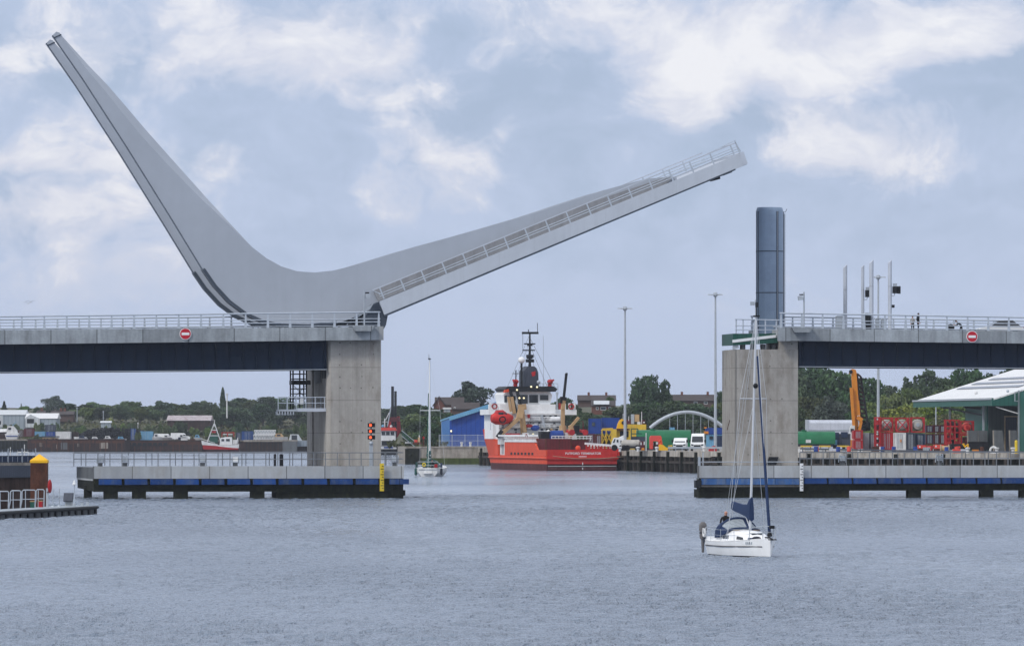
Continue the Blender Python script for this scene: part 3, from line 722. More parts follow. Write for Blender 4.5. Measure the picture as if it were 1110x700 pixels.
fr_ = fender('right fender wall with blue rubbing panels round the right pier', (757, 1240), lambda p: B.u(p,-5), B.u(772, 10), [871+26.9*i for i in range(14)], [(920-20,920),(985,999),(1064,1077.5),(1107,1122),(1170,1185)],
            [(757.5,.25),(921,.2),(905,6),(770,9)], (867, 1238), 'r')
zA, zB = B.z(518.5,800,-5), B.z(525,800,-5)
for i in range(4):
    a = 760 + 26.6*i
    P('fender_panel', fr_, MB().box(B.u(a,-5), B.u(a+26,-5), -5.3, -4.93, zB, zA, 'fender_faded'))
P('corner_fender', fr_, MB().box(B.u(753.5,-5), B.u(759.6,-5), -5.4, -4.4, zB-.3, zA-.15, 'black_steel'))
P('sill_beam', fr_, MB().box(B.u(757.4,-5), B.u(867,-5), -5.06, -4.95, B.z(527.5,800,-5), B.z(525.5,800,-5), 'old_concrete'))
P('cap_rail', fr_, MB().tube((B.u(758,-5),-4.7,B.z(500.5,760,-5)), (B.u(867,-5),-4.7,B.z(500.5,800,-5)), .05, 'galvanised', 6))
P('corner_post', fr_, MB().bar((B.u(758.3,-5),-4.8,B.z(519,760,-5)), (B.u(758.3,-5),-4.8,B.z(495,760,-5)), .22, .22, 'galvanised').bar((B.u(764,-5),-4,B.z(505,760,-5)), (B.u(764,-5),-4,B.z(490,760,-5)), .1, .1, 'galvanised'))
# gauges
def gauge(label, px, w, y0, y1, m):
    t = T('tide_gauge', label, 'gauge', (B.u(px,-5.4), -5.4, 0), B)
    P('board', t, MB().pbox(B, px-w/2, y0, px+w/2, y1, -5.5, .12, m))
    n = 10; zt, zb_ = B.z(y0,px,-5.5), B.z(y1,px,-5.5)
    for i in range(1, n):
        z = zt + (zb_-zt)*i/n; P('tick_mark', t, MB().box(B.u(px,-5.5)+(.0 if i % 2 else -.12), B.u(px+w/2-.4,-5.5), -5.53, -5.505, z-.03, z+.03, 'black_steel'))
    P('bracket', t, MB().pbox(B, px-w/4, y0+6, px+w/4, y1-8, -5.37, .4, 'galvanised'))
gauge('yellow tide gauge board on the left fender corner', 414, 4.4, 502, 532, 'yellow_paint')
gauge('white tide gauge board on the right fender', 869, 3.6, 502, 532, 'white_paint')

# floodlights and small fittings on the fender walkways
zw = B.z(505.2, 300, -4)
def flood(px, label, m='galvanised', k=1.0, v=-4.2, back=None):
    u = B.u(px, v)
    t = T('floodlight', label, 'floodlight', (u, v, zw), B, 'floodlights on the fender walkways')
    P('base', t, MB().box(u-.22*k, u+.22*k, v-.15, v+.15, zw, zw+.35*k, 'dark_concrete'))
    P('bracket', t, MB().path([(u-.32*k,v,zw+.3*k), (u-.25*k,v,zw+1.0*k), (u+.32*k,v,zw+1.0*k), (u+.3*k,v,zw+.3*k)], .05, 'rail_steel'))
    P('lamp_head', t, MB().loft([[(u-.26*k,v-.3,zw+.42*k),(u+.24*k,v-.3,zw+.42*k),(u+.24*k,v-.12,zw+.9*k),(u-.26*k,v-.12,zw+.9*k)], [(u-.16*k,v+.12,zw+.4*k),(u+.16*k,v+.12,zw+.4*k),(u+.16*k,v+.2,zw+.75*k),(u-.16*k,v+.2,zw+.75*k)]], m))
flood(108.5, 'floodlight nearest the outer end of the left fender')
flood(135.5, 'second floodlight from the outer end of the left fender')
flood(219.5, 'floodlight midway along the left fender')
flood(255, 'low white floodlight on the left fender before the dark posts', 'white_paint')
flood(428, 'floodlight between the yellow gauge and the channel end')
flood(913, 'pale blue floodlight on the right fender, nearer the pier', 'container_grey', 1.1)
flood(1018, 'pale blue floodlight on the right fender, below the green shed', 'container_grey', 1.1)
for px, lab in ((298, 'thin dark bollard post on the left fender walkway'), (305, 'thick dark bollard post on the left fender walkway')):
    u = B.u(px, -4); SOLO('bollard', lab, 'bollard', MB().lathe([(.12 if px < 300 else .18, 0), (.12 if px < 300 else .18, 1.1), (.08, 1.16)], (u,-4,zw), 'black_steel', 10), (u,-4,zw), B)

# signal lights on the pier
u = B.u(402.2, -3.5); zf = B.z(505,402,-3.5)
t = T('signal_light', 'three red navigation lamps stacked in front of the left pier', 'signal light', (u,-3.5,zf), B)
P('post', t, MB().box(u-.16, u+.16, -3.6, -3.4, zf-.2, B.z(482,402,-3.5), 'galvanised').bar((u,-3.5,B.z(482,402,-3.5)), (u,-3.5,B.z(457,402,-3.5)), .1, .1, 'black_steel'))
P('sensor_ball', t, MB().ball((u,-3.6,B.z(480,402,-3.5)), .2, 'galvanised', 10))
for y in (460.6, 467.2, 473.8):
    z = B.z(y,402,-3.5)
    h = P('lamp_housing', t, MB().box(u-.3, u+.36, -3.75, -3.35, z-.19, z+.19, 'black_steel'))
    P('lens', h, MB().lathe([(.125,-3.80),(.125,-3.74)], (u-.08,0,z), 'lamp_red', 12, 'y'))
    P('hood', h, MB().box(u-.2, u+.17, -3.98, -3.75, z+.15, z+.19, 'black_steel'))

# camera poles
def campole(px, ytop, ybase, v, name, label, sgn):
    u = B.u(px, v); z0, z1 = B.z(ybase,px,v), B.z(ytop,px,v)
    t = T(name, label, 'camera pole', (u,v,z0), B)
    P('pole', t, MB().tube((u,v,z0), (u,v,z1), .075, 'galvanised', 8))
    P('bracket', t, MB().bar((u,v,z1-.25), (u+.45*sgn,v,z1-.25), .08, .12, 'black_steel'))
    P('camera_housing', t, MB().loft([[(u+sgn*.1,v-.15,z1-.75),(u+sgn*.5,v-.15,z1-.8),(u+sgn*.55,v+.15,z1-.8),(u+sgn*.1,v+.15,z1-.75)], [(u+sgn*.15,v-.12,z1-.35),(u+sgn*.6,v-.12,z1-.4),(u+sgn*.6,v+.12,z1-.4),(u+sgn*.15,v+.12,z1-.35)]], 'galvanised'))
campole(395, 314.5, 353, EV-.4, 'camera_pole', 'camera pole on a ledge at the heel of the lifting leaf', 1)
campole(871.5, 316.5, 355, EV-.4, 'camera_pole', 'camera pole on the ledge of the right deck', -1)
u = B.u(819,1); z0 = B.z(361,819,1)
t = T('anemometer_mast', 'thin instrument mast beside the steel tower', 'mast', (u,1,z0), B)
P('pole', t, MB().tube((u,1,z0), (u,1,B.z(325,819,1)), .05, 'galvanised'))
P('instrument', t, MB().box(u-.5, u-.1, .9, 1.1, B.z(331,819,1), B.z(327,819,1), 'galvanised').box(u-.02, u+.22, .85, 1.15, B.z(333,819,1), B.z(327.5,819,1), 'black_steel').box(u-.25,u+.15,.9,1.1,B.z(350,819,1),B.z(347,819,1),'black_steel'))

# no-entry signs
def noentry(px, py, label):
    v = EV-.09; u, z = B.uz(px, py, v)
    t = T('no_entry_sign', label, 'sign', (u,v,z), B)
    P('border', t, MB().lathe([(.555,v-.03),(.555,v+.07)], (u,0,z), 'sign_white', 32, 'y'))
    P('disc', t, MB().lathe([(.50,v-.045),(.50,v-.028)], (u,0,z), 'sign_red', 32, 'y'))
    P('bar', t, MB().box(u-.36, u+.36, v-.058, v-.043, z-.12, z+.12, 'sign_white'))
noentry(201, 361.8, 'round no entry sign on the left deck edge'); noentry(1053.7, 364.8, 'round no entry sign on the right deck edge')

# steel tower
v = 8; u = B.u(834.3, v); r = (B.u(849,v)-B.u(819.8,v))/2; z0, z1 = B.z(362,834,v), B.z(225,834,v)
t = T('steel_tower', 'tall blue grey cylindrical steel tower above the right pier', 'tower', (u,v,z0), B)
P('shell', t, MB().lathe([(r,z0),(r,z1-.35),(r*.93,z1-.05),(r*.9,z1)], (u,v,0), 'tower_steel', 40))
for y in (272.6, 317.4): P('joint_band', t, MB().lathe([(r+.02,B.z(y+.5,834,v)),(r+.02,B.z(y-.5,834,v))], (u,v,0), 'seam_dark', 40))
for a in (-80, -66, 21, 26, 84): P('seam', t, MB().box(u+math.sin(R(a))*r-.045, u+math.sin(R(a))*r+.045, v-math.cos(R(a))*r-.04, v-math.cos(R(a))*r+.02, z0, z1-.4, 'seam_dark'))
P('pale_seam', t, MB().box(u+math.sin(R(23.5))*r-.03, u+math.sin(R(23.5))*r+.03, v-math.cos(R(23.5))*r-.05, v-math.cos(R(23.5))*r, z0, z1-.4, 'pale_steel'))
ld = P('ladder', t, MB().bar((u+r+.12,v-.25,z0),(u+r+.12,v-.25,z1-.6),.05,.05,'seam_dark').bar((u+r+.12,v+.25,z0),(u+r+.12,v+.25,z1-.6),.05,.05,'seam_dark'))
P('aerial', t, MB().path([(u+r*.8,v-.4,z1-.5),(u+r+.15,v-.4,z1-.45),(u+r+.3,v-.4,z1-.15)], .025, 'black_steel'))

# slanted barrier posts and road signals on the right deck
def zroad(u, d=.15): return ztr(u) - d
def blade(px, w, ytop, v, label, flip=False):
    u = B.u(px, v); z0 = zroad(u); z1 = B.z(ytop, px, v); k = w/11.2/2
    t = T('barrier_post', label, 'post', (u,v,z0), B, 'slant topped posts at the right bridge end')
    n = 14; ring = lambda z, s: [(u+k*math.cos(6.283*i/n), v+k*1.5*math.sin(6.283*i/n), z + (s*k*.9*math.cos(6.283*i/n))) for i in range(n)]
    P('shaft', t, MB().loft([ring(z0,0), ring(z1-.25, 1)], 'pale_steel'))
    P('foot_flange', t, MB().lathe([(k*1.8,z0),(k*1.8,z0+.08)], (u,v,0), 'galvanised', 14))
    P('band', t, MB().loft([ring(z0+(z1-z0)*.62,0), ring(z0+(z1-z0)*.62+.05,0)], 'galvanised'))
blade(916.2, 4.3, 285.8, 12.5, 'slant topped post standing farthest left on the right deck')
blade(935.2, 3.4, 285.8, 13, 'thin slant topped post with a signal head at its right side')
blade(944.6, 4.5, 280.8, 2.0, 'thick slant topped post behind the dark kiosk on the right deck')
blade(964.6, 4.1, 280.8, 2.2, 'slant topped post carrying the signal that faces right')
def signal(px, y0, y1, v, label, sgn, pxp):
    u = B.u(px, v); zt, zb_ = B.z(y0,px,v), B.z(y1,px,v); up = B.u(pxp, v)
    t = T('traffic_signal', label, 'traffic light', (u,v,zb_), B)
    P('head', t, MB().box(u-.2, u+.2, v-.15, v+.25, zb_, zt, 'black_steel'))
    P('top_shield', t, MB().box(u-.15*1, u+.2, v-.1, v+.2, zt, zt+.3, 'galvanised'))
    P('arm', t, MB().path([(up,v,zb_-.25),(u-.1,v,zb_-.25),(u,v,zb_)], .04, 'galvanised'))
    if sgn:
        for i in range(3):
            z = zb_ + (zt-zb_)*(i+.5)/3; P('hood', t, MB().lathe([(.13,0),(.16,.34)], (u+.2,v,z), 'black_steel', 10, 'x'))
signal(940.4, 314.5, 322, 12.8, 'traffic signal seen edge on between two posts', 0, 936)
signal(970, 310.5, 318, 2, 'traffic signal with three hoods pointing right', 1, 966)
u = B.u(968,2.2); z = B.z(333.5,968,2.2); SOLO('push_button_box', 'small dark button box on the post with the right facing signal', 'box', MB().box(u-.14,u+.12,2.0,2.3,z,z+.28,'black_steel').bar((u-.3,2.15,z+.12),(u-.1,2.15,z+.12),.06,.06,'galvanised'), (u,2.1,z), B)
def kiosk(px0, px1, ytop, v, m, label):
    a, c = B.u(px0,v), B.u(px1,v); z0 = zroad(a); z1 = B.z(ytop,px0,v)
    t = T('control_cabinet', label, 'cabinet', ((a+c)/2,v,z0), B)
    P('body', t, MB().box(a,c,v,v+.5,z0,z1-.08,m)); P('lid', t, MB().prism([(a-.05,z1-.08),(c+.05,z1-.08),(c-.1,z1+.05),(a+.1,z1+.05)], v-.05, v+.55, 'galvanised'))
    P('door', t, MB().box(a+.05,c-.05,v-.02,v-.002,z0+.1,z1-.15,m))
kiosk(906.5, 914, 342.5, 4, 'galvanised', 'grey cabinet beside the leftmost slanted post')
kiosk(937.2, 943.8, 339.5, 1.2, 'black_steel', 'tall dark kiosk beside the thick slanted post')
kiosk(949.5, 953.5, 345, 11, 'galvanised', 'small grey cabinet under the mast head lights')
kiosk(955.5, 961, 346, 11, 'galvanised', 'low grey cabinet left of the right facing signal post')
# ================================================================== people
def figure(name, label, fr, org, J, mats, hair, scale=1.0, group=None):
    """one continuous skinned body; J gives the joints in metres round the feet"""
    V, E, RR, EM = [], [], [], []
    idx = {}
    def v(n, p, r):
        idx[n] = len(V); V.append(Vector(p)*scale); RR.append(r*scale)
    def e(a, b, m): E.append((idx[a], idx[b])); EM.append(m)
    top, leg, shoe = mats
    v('pelvis', J['pelvis'], .145)
    v('waist', J['waist'], .135); e('pelvis', 'waist', top)
    v('chest', J['chest'], .155); e('waist', 'chest', top)
    v('collar', J['neck'], .075); e('chest', 'collar', top)
    h = Vector(J['head']); n = Vector(J['neck']); up = (h-n).normalized()
    v('jaw', n + (h-n)*.55, .06); e('collar', 'jaw', 'skin')
    v('face', h, .088); e('jaw', 'face', 'skin')
    v('crown', h + up*.085, .07); e('face', 'crown', 'skin')
    for s in 'lr':
        for a, b, r, m in (('shoulder','chest',.068,top), ('elbow','shoulder',.048,top), ('wrist','elbow',.032,top), ('palm','wrist',.034,'skin')):
            if a == 'palm':
                d = (Vector(J['wrist'+s])-Vector(J['elbow'+s])).normalized(); v('palm'+s, Vector(J['wrist'+s]) + d*.075, .03)
            else: v(a+s, J[a+s], r)
            e(b if b == 'chest' else b+s, a+s, m)
        for a, b, r, m in (('hip','pelvis',.092,leg), ('knee','hip',.062,leg), ('ankle','knee',.042,leg), ('toe','ankle',.04,shoe)):
            v(a+s, J[a+s], r); e(b if b == 'pelvis' else b+s, a+s, m)
    me = bpy.data.meshes.new(name); me.from_pydata(V, E, [])
    ob = bpy.data.objects.new(name, me); COL.objects.link(ob)
    md = ob.modifiers.new('skin', 'SKIN'); sub = ob.modifiers.new('sub', 'SUBSURF'); sub.levels = 1; sub.render_levels = 1
    for i, sv in enumerate(me.skin_vertices[0].data):
        sv.radius = (RR[i], RR[i]*(.72 if i in (0,1,2) else 1)); sv.use_root = (i == 0)
    dg = bpy.context.evaluated_depsgraph_get()
    src = bpy.data.meshes.new_from_object(ob.evaluated_get(dg))
    bpy.data.objects.remove(ob)
    g = MB()
    vs_ = [x.co.copy() for x in src.vertices]
    def near(c):
        best = (9, 'skin')
        for (a, b), m in zip(E, EM):
            A, Bv = V[a], V[b]; d = Bv-A; t = max(0, min(1, (c-A).dot(d)/d.length_squared)); q = (c-A-d*t).length - .3*min(RR[a],RR[b])
            if q < best[0]: best = (q, m)
        return best[1]
    by = {}
    for p in src.polygons: by.setdefault(near(p.center), []).append(list(p.vertices))
    first = True; base = None
    for m, fs in by.items():
        if m not in g.mats: g.mats.append(m)
        k = g.mats.index(m)
        for f in fs: g.f.append(f); g.m.append(k)
    g.v = [tuple(p) for p in vs_]
    # hands, nose, ears, eyes
    for s in 'lr':
        w_ = V[idx['wrist'+s]]; p = V[idx['palm'+s]]; d = (p-w_).normalized(); sd = d.cross(Vector((0,1,.2))).normalized(); dn = d.cross(sd).normalized()
        for i, ln in enumerate((.062, .078, .084, .074)):
            b0 = p + sd*(.027-.018*i)*scale; g.path([b0 - d*.02, b0 + d*ln*.5*scale, b0 + (d*ln*.85 + dn*.02)*scale, b0 + (d*ln + dn*.045)*scale], [.009*scale,.009*scale,.008*scale,.006*scale], 'skin', 6)
        b0 = w_ + (d*.03 + sd*.03)*scale; g.path([b0, b0 + (sd*.03 + d*.03)*scale, b0 + (sd*.035 + d*.065 + dn*.012)*scale], [.011*scale,.010*scale,.007*scale], 'skin', 6)
    hd = V[idx['face']]; f = Vector(J['look']).normalized(); lt_ = up.cross(f).normalized()
    g.ball(hd + f*.10*scale - up*.015*scale, (.014*scale,.018*scale,.02*scale), 'skin', 8)
    g.ball(hd + f*.085*scale - up*.06*scale, (.024*scale,.012*scale,.008*scale), 'coral_red', 8)
    for k in (-1, 1):
        g.ball(hd + f*.085*scale + lt_*.034*k*scale + up*.012*scale, .011*scale, 'hair_dark', 6)
        g.ball(hd + lt_*.09*k*scale, (.014*scale,.022*scale,.032*scale), 'skin', 8)
    t = SOLO(name, label, 'person', MB(), org, fr, group)
    me2 = g.mesh(name, (0,0,0), 60, recalc=True); t.data = me2
    INFO[t.name] = (fr, Vector((0,0,0)))
    if hair:
        hb = MB(); c = hd + up*.035*scale - f*.022*scale
        hb.ball(c, (.1*scale,.1*scale,.085*scale), hair, 12)
        o = bpy.data.objects.new('hair', hb.mesh('hair', (0,0,0))); COL.objects.link(o); o.parent = t; INFO[o.name] = INFO[t.name]
    return t
def stand(look=(0,-1,0), bend=0, arms='down', stride=.0):
    J = dict(pelvis=(0,0,.93), waist=(0,-.01,1.08), chest=(0,-.02,1.33), neck=(0,-.02,1.50), head=(0,-.04,1.645), look=look)
    for s, k in (('l', 1), ('r', -1)):
        J['shoulder'+s] = (.185*k,-.01,1.41); J['elbow'+s] = (.24*k,.03,1.13); J['wrist'+s] = (.22*k,-.07,.90)
        J['hip'+s] = (.095*k,0,.88); J['knee'+s] = (.10*k,-.03+stride*k,.49); J['ankle'+s] = (.10*k,stride*1.7*k,.085); J['toe'+s] = (.12*k,stride*1.7*k-.15,.045)
    if arms == 'rail':
        for s, k in (('l',1),('r',-1)): J['elbow'+s] = (.25*k,-.12,1.16); J['wrist'+s] = (.16*k,-.36,1.17)
    return J
zf = lambda px, v: ztr(B.u(px, v)) - .15
J = stand(look=(-.6,-1,0), stride=.02); J['wristl'] = (.1,-.2,1.1)
figure('person', 'shorter pedestrian in a pale top and dark trousers on the right deck', Frame(*B.w((B.u(989.3,.9),.9,0))[:2], -20, ztr(B.u(989.3,.9))-.15), (0,0,0), J, ('cloth_grey','cloth_black','cloth_black'), 'hair_dark', .88)
J = stand(look=(.9,-.6,0), arms='down', stride=.03)
figure('person', 'taller pedestrian in dark clothes looking away on the right deck', Frame(*B.w((B.u(995.2,1.2),1.2,0))[:2], 60, ztr(B.u(995.2,1.2))-.15), (0,0,0), J, ('cloth_black','cloth_navy','cloth_black'), 'hair_dark', 1.04)
# bent person and pushchair
pf_ = Frame(*B.w((B.u(1041,13),13,0))[:2], -82, ztr(B.u(1041,13))-.15)
J = dict(pelvis=(0,.12,.88), waist=(0,.04,1.0), chest=(0,-.18,1.17), neck=(0,-.32,1.27), head=(0,-.44,1.36), look=(0,-1,-.5))
for s, k in (('l',1),('r',-1)):
    J['shoulder'+s] = (.19*k,-.22,1.2); J['elbow'+s] = (.24*k,-.32,.98); J['wrist'+s] = (.2*k,-.52,1.0)
    J['hip'+s] = (.095*k,.1,.84); J['knee'+s] = (.1*k,.06+.1*k,.47); J['ankle'+s] = (.1*k,.14+.2*k,.085); J['toe'+s] = (.11*k,.0+.2*k,.045)
figure('person', 'person in dark clothes bending over a pushchair on the right deck', pf_, (0,0,0), J, ('cloth_navy','cloth_black','cloth_black'), 'hair_dark')
t = T('pushchair', 'dark pushchair with pale side panels beside the bending person', 'pushchair', (0,-.95,0), pf_)
P('frame', t, MB().path([(-.24,-.5,1.0),(-.24,-.75,.75),(-.24,-1.15,.3)], .02, 'black_steel').path([(.24,-.5,1.0),(.24,-.75,.75),(.24,-1.15,.3)], .02, 'black_steel').tube((-.24,-.5,1.0),(.24,-.5,1.0),.02,'black_steel'))
P('seat', t, MB().loft([[(-.22,-.75,.4),(.22,-.75,.4),(.22,-.7,.48),(-.22,-.7,.48)], [(-.22,-1.2,.5),(.22,-1.2,.5),(.22,-1.2,.85),(-.22,-1.2,.85)]], 'dirty_white'))
P('hood', t, MB().lathe([(.02,-.24),(.34,-.23),(.34,.23),(.02,.24)], (0,-1.0,.75), 'cloth_black', 12, 'x'))
for a, b in ((-.27,-.7),(.27,-.7),(-.2,-1.35),(.2,-1.35)): P('wheel', t, MB().torus((a,b,.14), .11, .03, 'tyre_black', 'x'))

# ------------------------------------------------------------------ vehicles
def wheel(parent, x, y, r, m='tyre_black', w=.22):
    wl = P('wheel', parent, MB().lathe([(r*.55,x-w/2),(r*.96,x-w/2),(r,x-w/2+.04),(r,x+w/2-.04),(r*.96,x+w/2),(r*.55,x+w/2)], (0,y,r), m, 18, 'x'))
    P('rim', wl, MB().lathe([(r*.1,x-w/2-.02),(r*.6,x-w/2-.01),(r*.6,x+w/2+.01),(r*.1,x+w/2+.02)], (0,y,r), 'alloy', 12, 'x'))
def car(fr, label, m='car_white'):
    t = T('parked_car', label, 'car', (0,0,0), fr)      # v forward
    body = [(-2.2,.35),(2.15,.35),(2.25,.6),(2.15,.82),(1.15,1.0),(.35,1.5),(-1.2,1.56),(-2.0,1.2),(-2.25,.9),(-2.25,.5)]
    low = [(-2.2,.3),(2.15,.3),(2.25,.6),(2.12,.84),(1.12,1.02),(-2.05,1.08),(-2.25,.9),(-2.25,.5)]
    g = MB(); n = len(low)
    g.loft([[(u*.98, v, z) for v, z in low] if abs(u) < .8 else [(u, v*.985, z*.99+.01) for v, z in low] for u in (-.9,-.75,.75,.9)], m)
    P('body', t, g)
    cab = [(1.05,1.0),(.3,1.52),(-1.25,1.56),(-2.0,1.05)]
    P('glasshouse', t, MB().loft([[(u*(1 if z < 1.2 else .86), v, z) for v, z in cab] for u in (-.86,.86)], 'glass_dark'))
    P('roof', t, MB().loft([[(-.72,.25,1.5),(.72,.25,1.5),(.7,-1.3,1.55),(-.7,-1.3,1.55)], [(-.66,.2,1.58),(.66,.2,1.58),(.64,-1.25,1.62),(-.64,-1.25,1.62)]], 'black_steel'))
    for x in (-.82,.82):
        for y in (1.38,-1.4): wheel(t, x, y, .35)
    for x in (-.65,.65): P('headlight', t, MB().box(x-.18,x+.18,2.1,2.27,.62,.78,'glass_tint')); P('tail_light', t, MB().box(x-.15,x+.15,-2.28,-2.2,.85,1.05,'sign_red'))
    return t
u_ = B.u(1083,7); car(Frame(*B.w((u_,7,0))[:2], 98, ztr(u_)-.42), 'white car with a dark roof driving over the right deck')
u_ = B.u(1056,10.5)
def van(fr, label, h=2.55, w=2.05, ln=5.6, cab=None):
    t = T('parked_van', label, 'van', (0,0,0), fr)      # front at v = 0 faces -v
    prof = [(0,.35),(-.12,.7),(-.05,1.1),(.75,1.28),(1.45,h-.35),(1.9,h-.05),(ln,h),(ln+.05,.4)]
    hw = w/2
    P('body', t, MB().loft([[(u*(1-.10*(max(0, z-1.3)/1.3)), v, z) for v, z in prof] for u in (-hw, -hw*.97, hw*.97, hw)], 'white_paint'))
    P('windscreen', t, MB().add([(-hw*.84,.80,1.33),(hw*.84,.80,1.33),(hw*.78,1.40,h-.45),(-hw*.78,1.40,h-.45),(-hw*.84,.74,1.35),(hw*.84,.74,1.35),(hw*.78,1.34,h-.43),(-hw*.78,1.34,h-.43)], [(0,3,2,1),(4,5,6,7),(0,1,5,4),(1,2,6,5),(2,3,7,6),(3,0,4,7)], 'glass_dark'))
    P('grille', t, MB().box(-.5,.5,-.17,-.08,.62,.92,'black_steel')); P('bumper', t, MB().box(-hw*.95,hw*.95,-.16,.1,.33,.58,'slate_grey'))
    P('number_plate', t, MB().box(-.26,.26,-.19,-.165,.44,.55,'sign_white'))
    for x in (-1,1):
        P('headlight', t, MB().loft([[(x*.55,-.14,.8),(x*.92,-.1,.8),(x*.92,-.07,1.08),(x*.58,-.12,1.0)], [(x*.55,.1,.8),(x*.92,.1,.8),(x*.92,.1,1.08),(x*.58,.1,1.0)]], 'glass_tint'))
        P('mirror', t, MB().box(min(x*(hw+.02),x*(hw+.28)), max(x*(hw+.02),x*(hw+.28)), .95, 1.1, 1.3, 1.7, 'black_steel'))
        P('side_window', t, MB().add([(x*hw*.99,1.0,1.38),(x*hw*.99,2.0,1.38),(x*hw*.945,2.0,h-.5),(x*hw*.945,1.5,h-.5),(x*(hw*.99+.02),1.0,1.38),(x*(hw*.99+.02),2.0,1.38),(x*(hw*.945+.02),2.0,h-.5),(x*(hw*.945+.02),1.5,h-.5)], [(0,1,2,3),(4,7,6,5),(0,4,5,1),(1,5,6,2),(2,6,7,3),(3,7,4,0)], 'glass_dark'))
        for y in (.9, ln-1.2): wheel(t, x*(hw-.12), y, .34)
    return t

# ================================================================== white yacht in the channel
BT = Frame((808-CX)/F*282, 282, 197.5)
t = T('sailing_yacht', 'small white sailing yacht motoring in the open water with furled navy sails', 'yacht', (0,0,0), BT)
ST = [(-3.6,.92,.80,.72),(-3.0,1.04,.78,.80),(-1.6,1.22,.76,.92),(0,1.26,.77,.95),(1.4,1.08,.83,.72),(2.5,.70,.90,.40),(3.2,.34,.96,.16),(3.66,.04,1.0,.02)]
def ring(v, b, zs, bw, z0, z1, rake=0):
    out = []
    for sgn in (-1, 1):
        seq = []
        for k in range(5):
            f = k/4; z = z0 + (z1(zs) - z0)*f if callable(z1) else z0 + (z1-z0)*f
            q = max(0, min(1, z/zs)); hb = bw + (b-bw)*q**.6
            seq.append((sgn*hb, v + (rake*q if v > 2.9 else 0) - (.12*q if v < -3.5 else 0)*0, z))
        out += seq if sgn < 0 else seq[::-1]
    return out
P('hull', t, MB().loft([ring(v,b,zs,bw,.1,lambda z: z,.18) for v,b,zs,bw in ST], 'gelcoat'))
P('antifouled_bottom', t, MB().loft([[(-bw*1.02,v,.10),(-bw*.9,v,-.05),(-bw*.3,v,-.4),(bw*.3,v,-.4),(bw*.9,v,-.05),(bw*1.02,v,.10)] for v,b,zs,bw in ST[:-1]], 'antifoul'))
def hb(v, z):
    for (v0,b0,s0,w0),(v1,b1,s1,w1) in zip(ST, ST[1:]):
        if v0 <= v <= v1:
            k = (v-v0)/(v1-v0); b_, s_, w_ = b0+(b1-b0)*k, s0+(s1-s0)*k, w0+(w1-w0)*k
            q = max(0,min(1,z/s_)); return w_ + (b_-w_)*q**.6
    return .05
for s in (-1,1):
    P('rubbing_strake', t, MB().path([(s*(hb(v,.57)+.012), v + (.1 if v>3 else 0), .55+.012*max(0,v)) for v in (-3.5,-3,-2,-1,0,.8,1.6,2.3,2.9,3.2)], .03, 'stripe_dark'))
    P('toe_rail', t, MB().path([(s*(b-.02), v, zs+.02) for v,b,zs,bw in ST[:-1]], .028, 'dirty_white'))
P('deck', t, MB().loft([[(-b+.03,v,zs-.02),(0,v,zs+.05),(b-.03,v,zs-.02),(0,v,zs-.12)] for v,b,zs,bw in ST], 'gelcoat'))
P('cockpit', t, MB().box(-.62,.62,-3.4,-1.15,.42,.52,'dirty_white').box(-.95,-.62,-3.4,-1.1,.5,1.0,'gelcoat').box(.62,.95,-3.4,-1.1,.5,1.0,'gelcoat'))
cabn = [(-1.2,.84,1.30),(-.4,.88,1.34),(.7,.84,1.30),(1.6,.66,1.16),(2.3,.40,.98),(2.6,.22,.88)]
cb_ = P('cabin', t, MB().loft([[(-w_-.1,v,.72),(-w_,v,.72+(h-.72)*.72),(-w_*.72,v,h),(0,v,h+.06),(w_*.72,v,h),(w_,v,.72+(h-.72)*.72),(w_+.1,v,.72)] for v,w_,h in cabn], 'gelcoat'))
for s in (-1,1):
    P('window', cb_, MB().add([(s*.935,-.85,.93),(s*.945,.0,.93),(s*.915,-.05,1.12),(s*.905,-.7,1.12),(s*.9,-.85,.93),(s*.9,.0,.93),(s*.88,-.05,1.12),(s*.87,-.7,1.12)], [(0,1,2,3),(0,4,5,1),(1,5,6,2),(2,6,7,3),(3,7,4,0)], 'glass_dark'))
    P('window', cb_, MB().add([(s*.86,1.0,.93),(s*.745,1.62,.92),(s*.71,1.5,1.03),(s*.83,1.0,1.08),(s*.8,1.0,.93),(s*.7,1.62,.92),(s*.66,1.5,1.03),(s*.78,1.0,1.08)], [(0,1,2,3),(0,4,5,1),(1,5,6,2),(2,6,7,3),(3,7,4,0)], 'glass_dark'))
P('hatch', cb_, MB().box(-.27,.27,1.25,1.75,1.16,1.24,'glass_tint'))
P('grab_rail', cb_, MB().path([(.55,-.3,1.36),(.55,.6,1.38)], .02, 'timber_pale').path([(-.55,-.3,1.36),(-.55,.6,1.38)], .02, 'timber_pale'))
# spray hood
arch = lambda v, w_, zb, zt: [(-w_*math.cos(math.pi*i/12), v, zb + (zt-zb)*math.sin(math.pi*i/12)**.7) for i in range(13)]
def sheet(r0, r1, m, i0=0, i1=12, th=.03):
    g = MB()
    for i in range(i0, i1):
        a,b_,c,d_ = map(Vector, (r0[i], r0[i+1], r1[i+1], r1[i])); n = (b_-a).cross(d_-a); n = n.normalized()*th if n.length > 1e-6 else Vector((0,0,th))
        g.add([a,b_,c,d_,a+n,b_+n,c+n,d_+n], [(0,1,2,3),(4,7,6,5),(0,4,5,1),(1,5,6,2),(2,6,7,3),(3,7,4,0)], m)
    return g
A0, A1, A2 = arch(-1.75,1.02,.95,1.86), arch(-1.15,1.0,.98,1.92), arch(-.35,.88,1.2,1.42)
sh = P('spray_hood', t, sheet(A0, A1, 'canvas_navy'))
g = sheet(A1, A2, 'canvas_navy', 0, 2); [g.add(q.v, q.f, 'canvas_navy') for q in (sheet(A1, A2, 'canvas_navy', 10, 12), sheet(A1, A2, 'canvas_navy', 4, 5))]
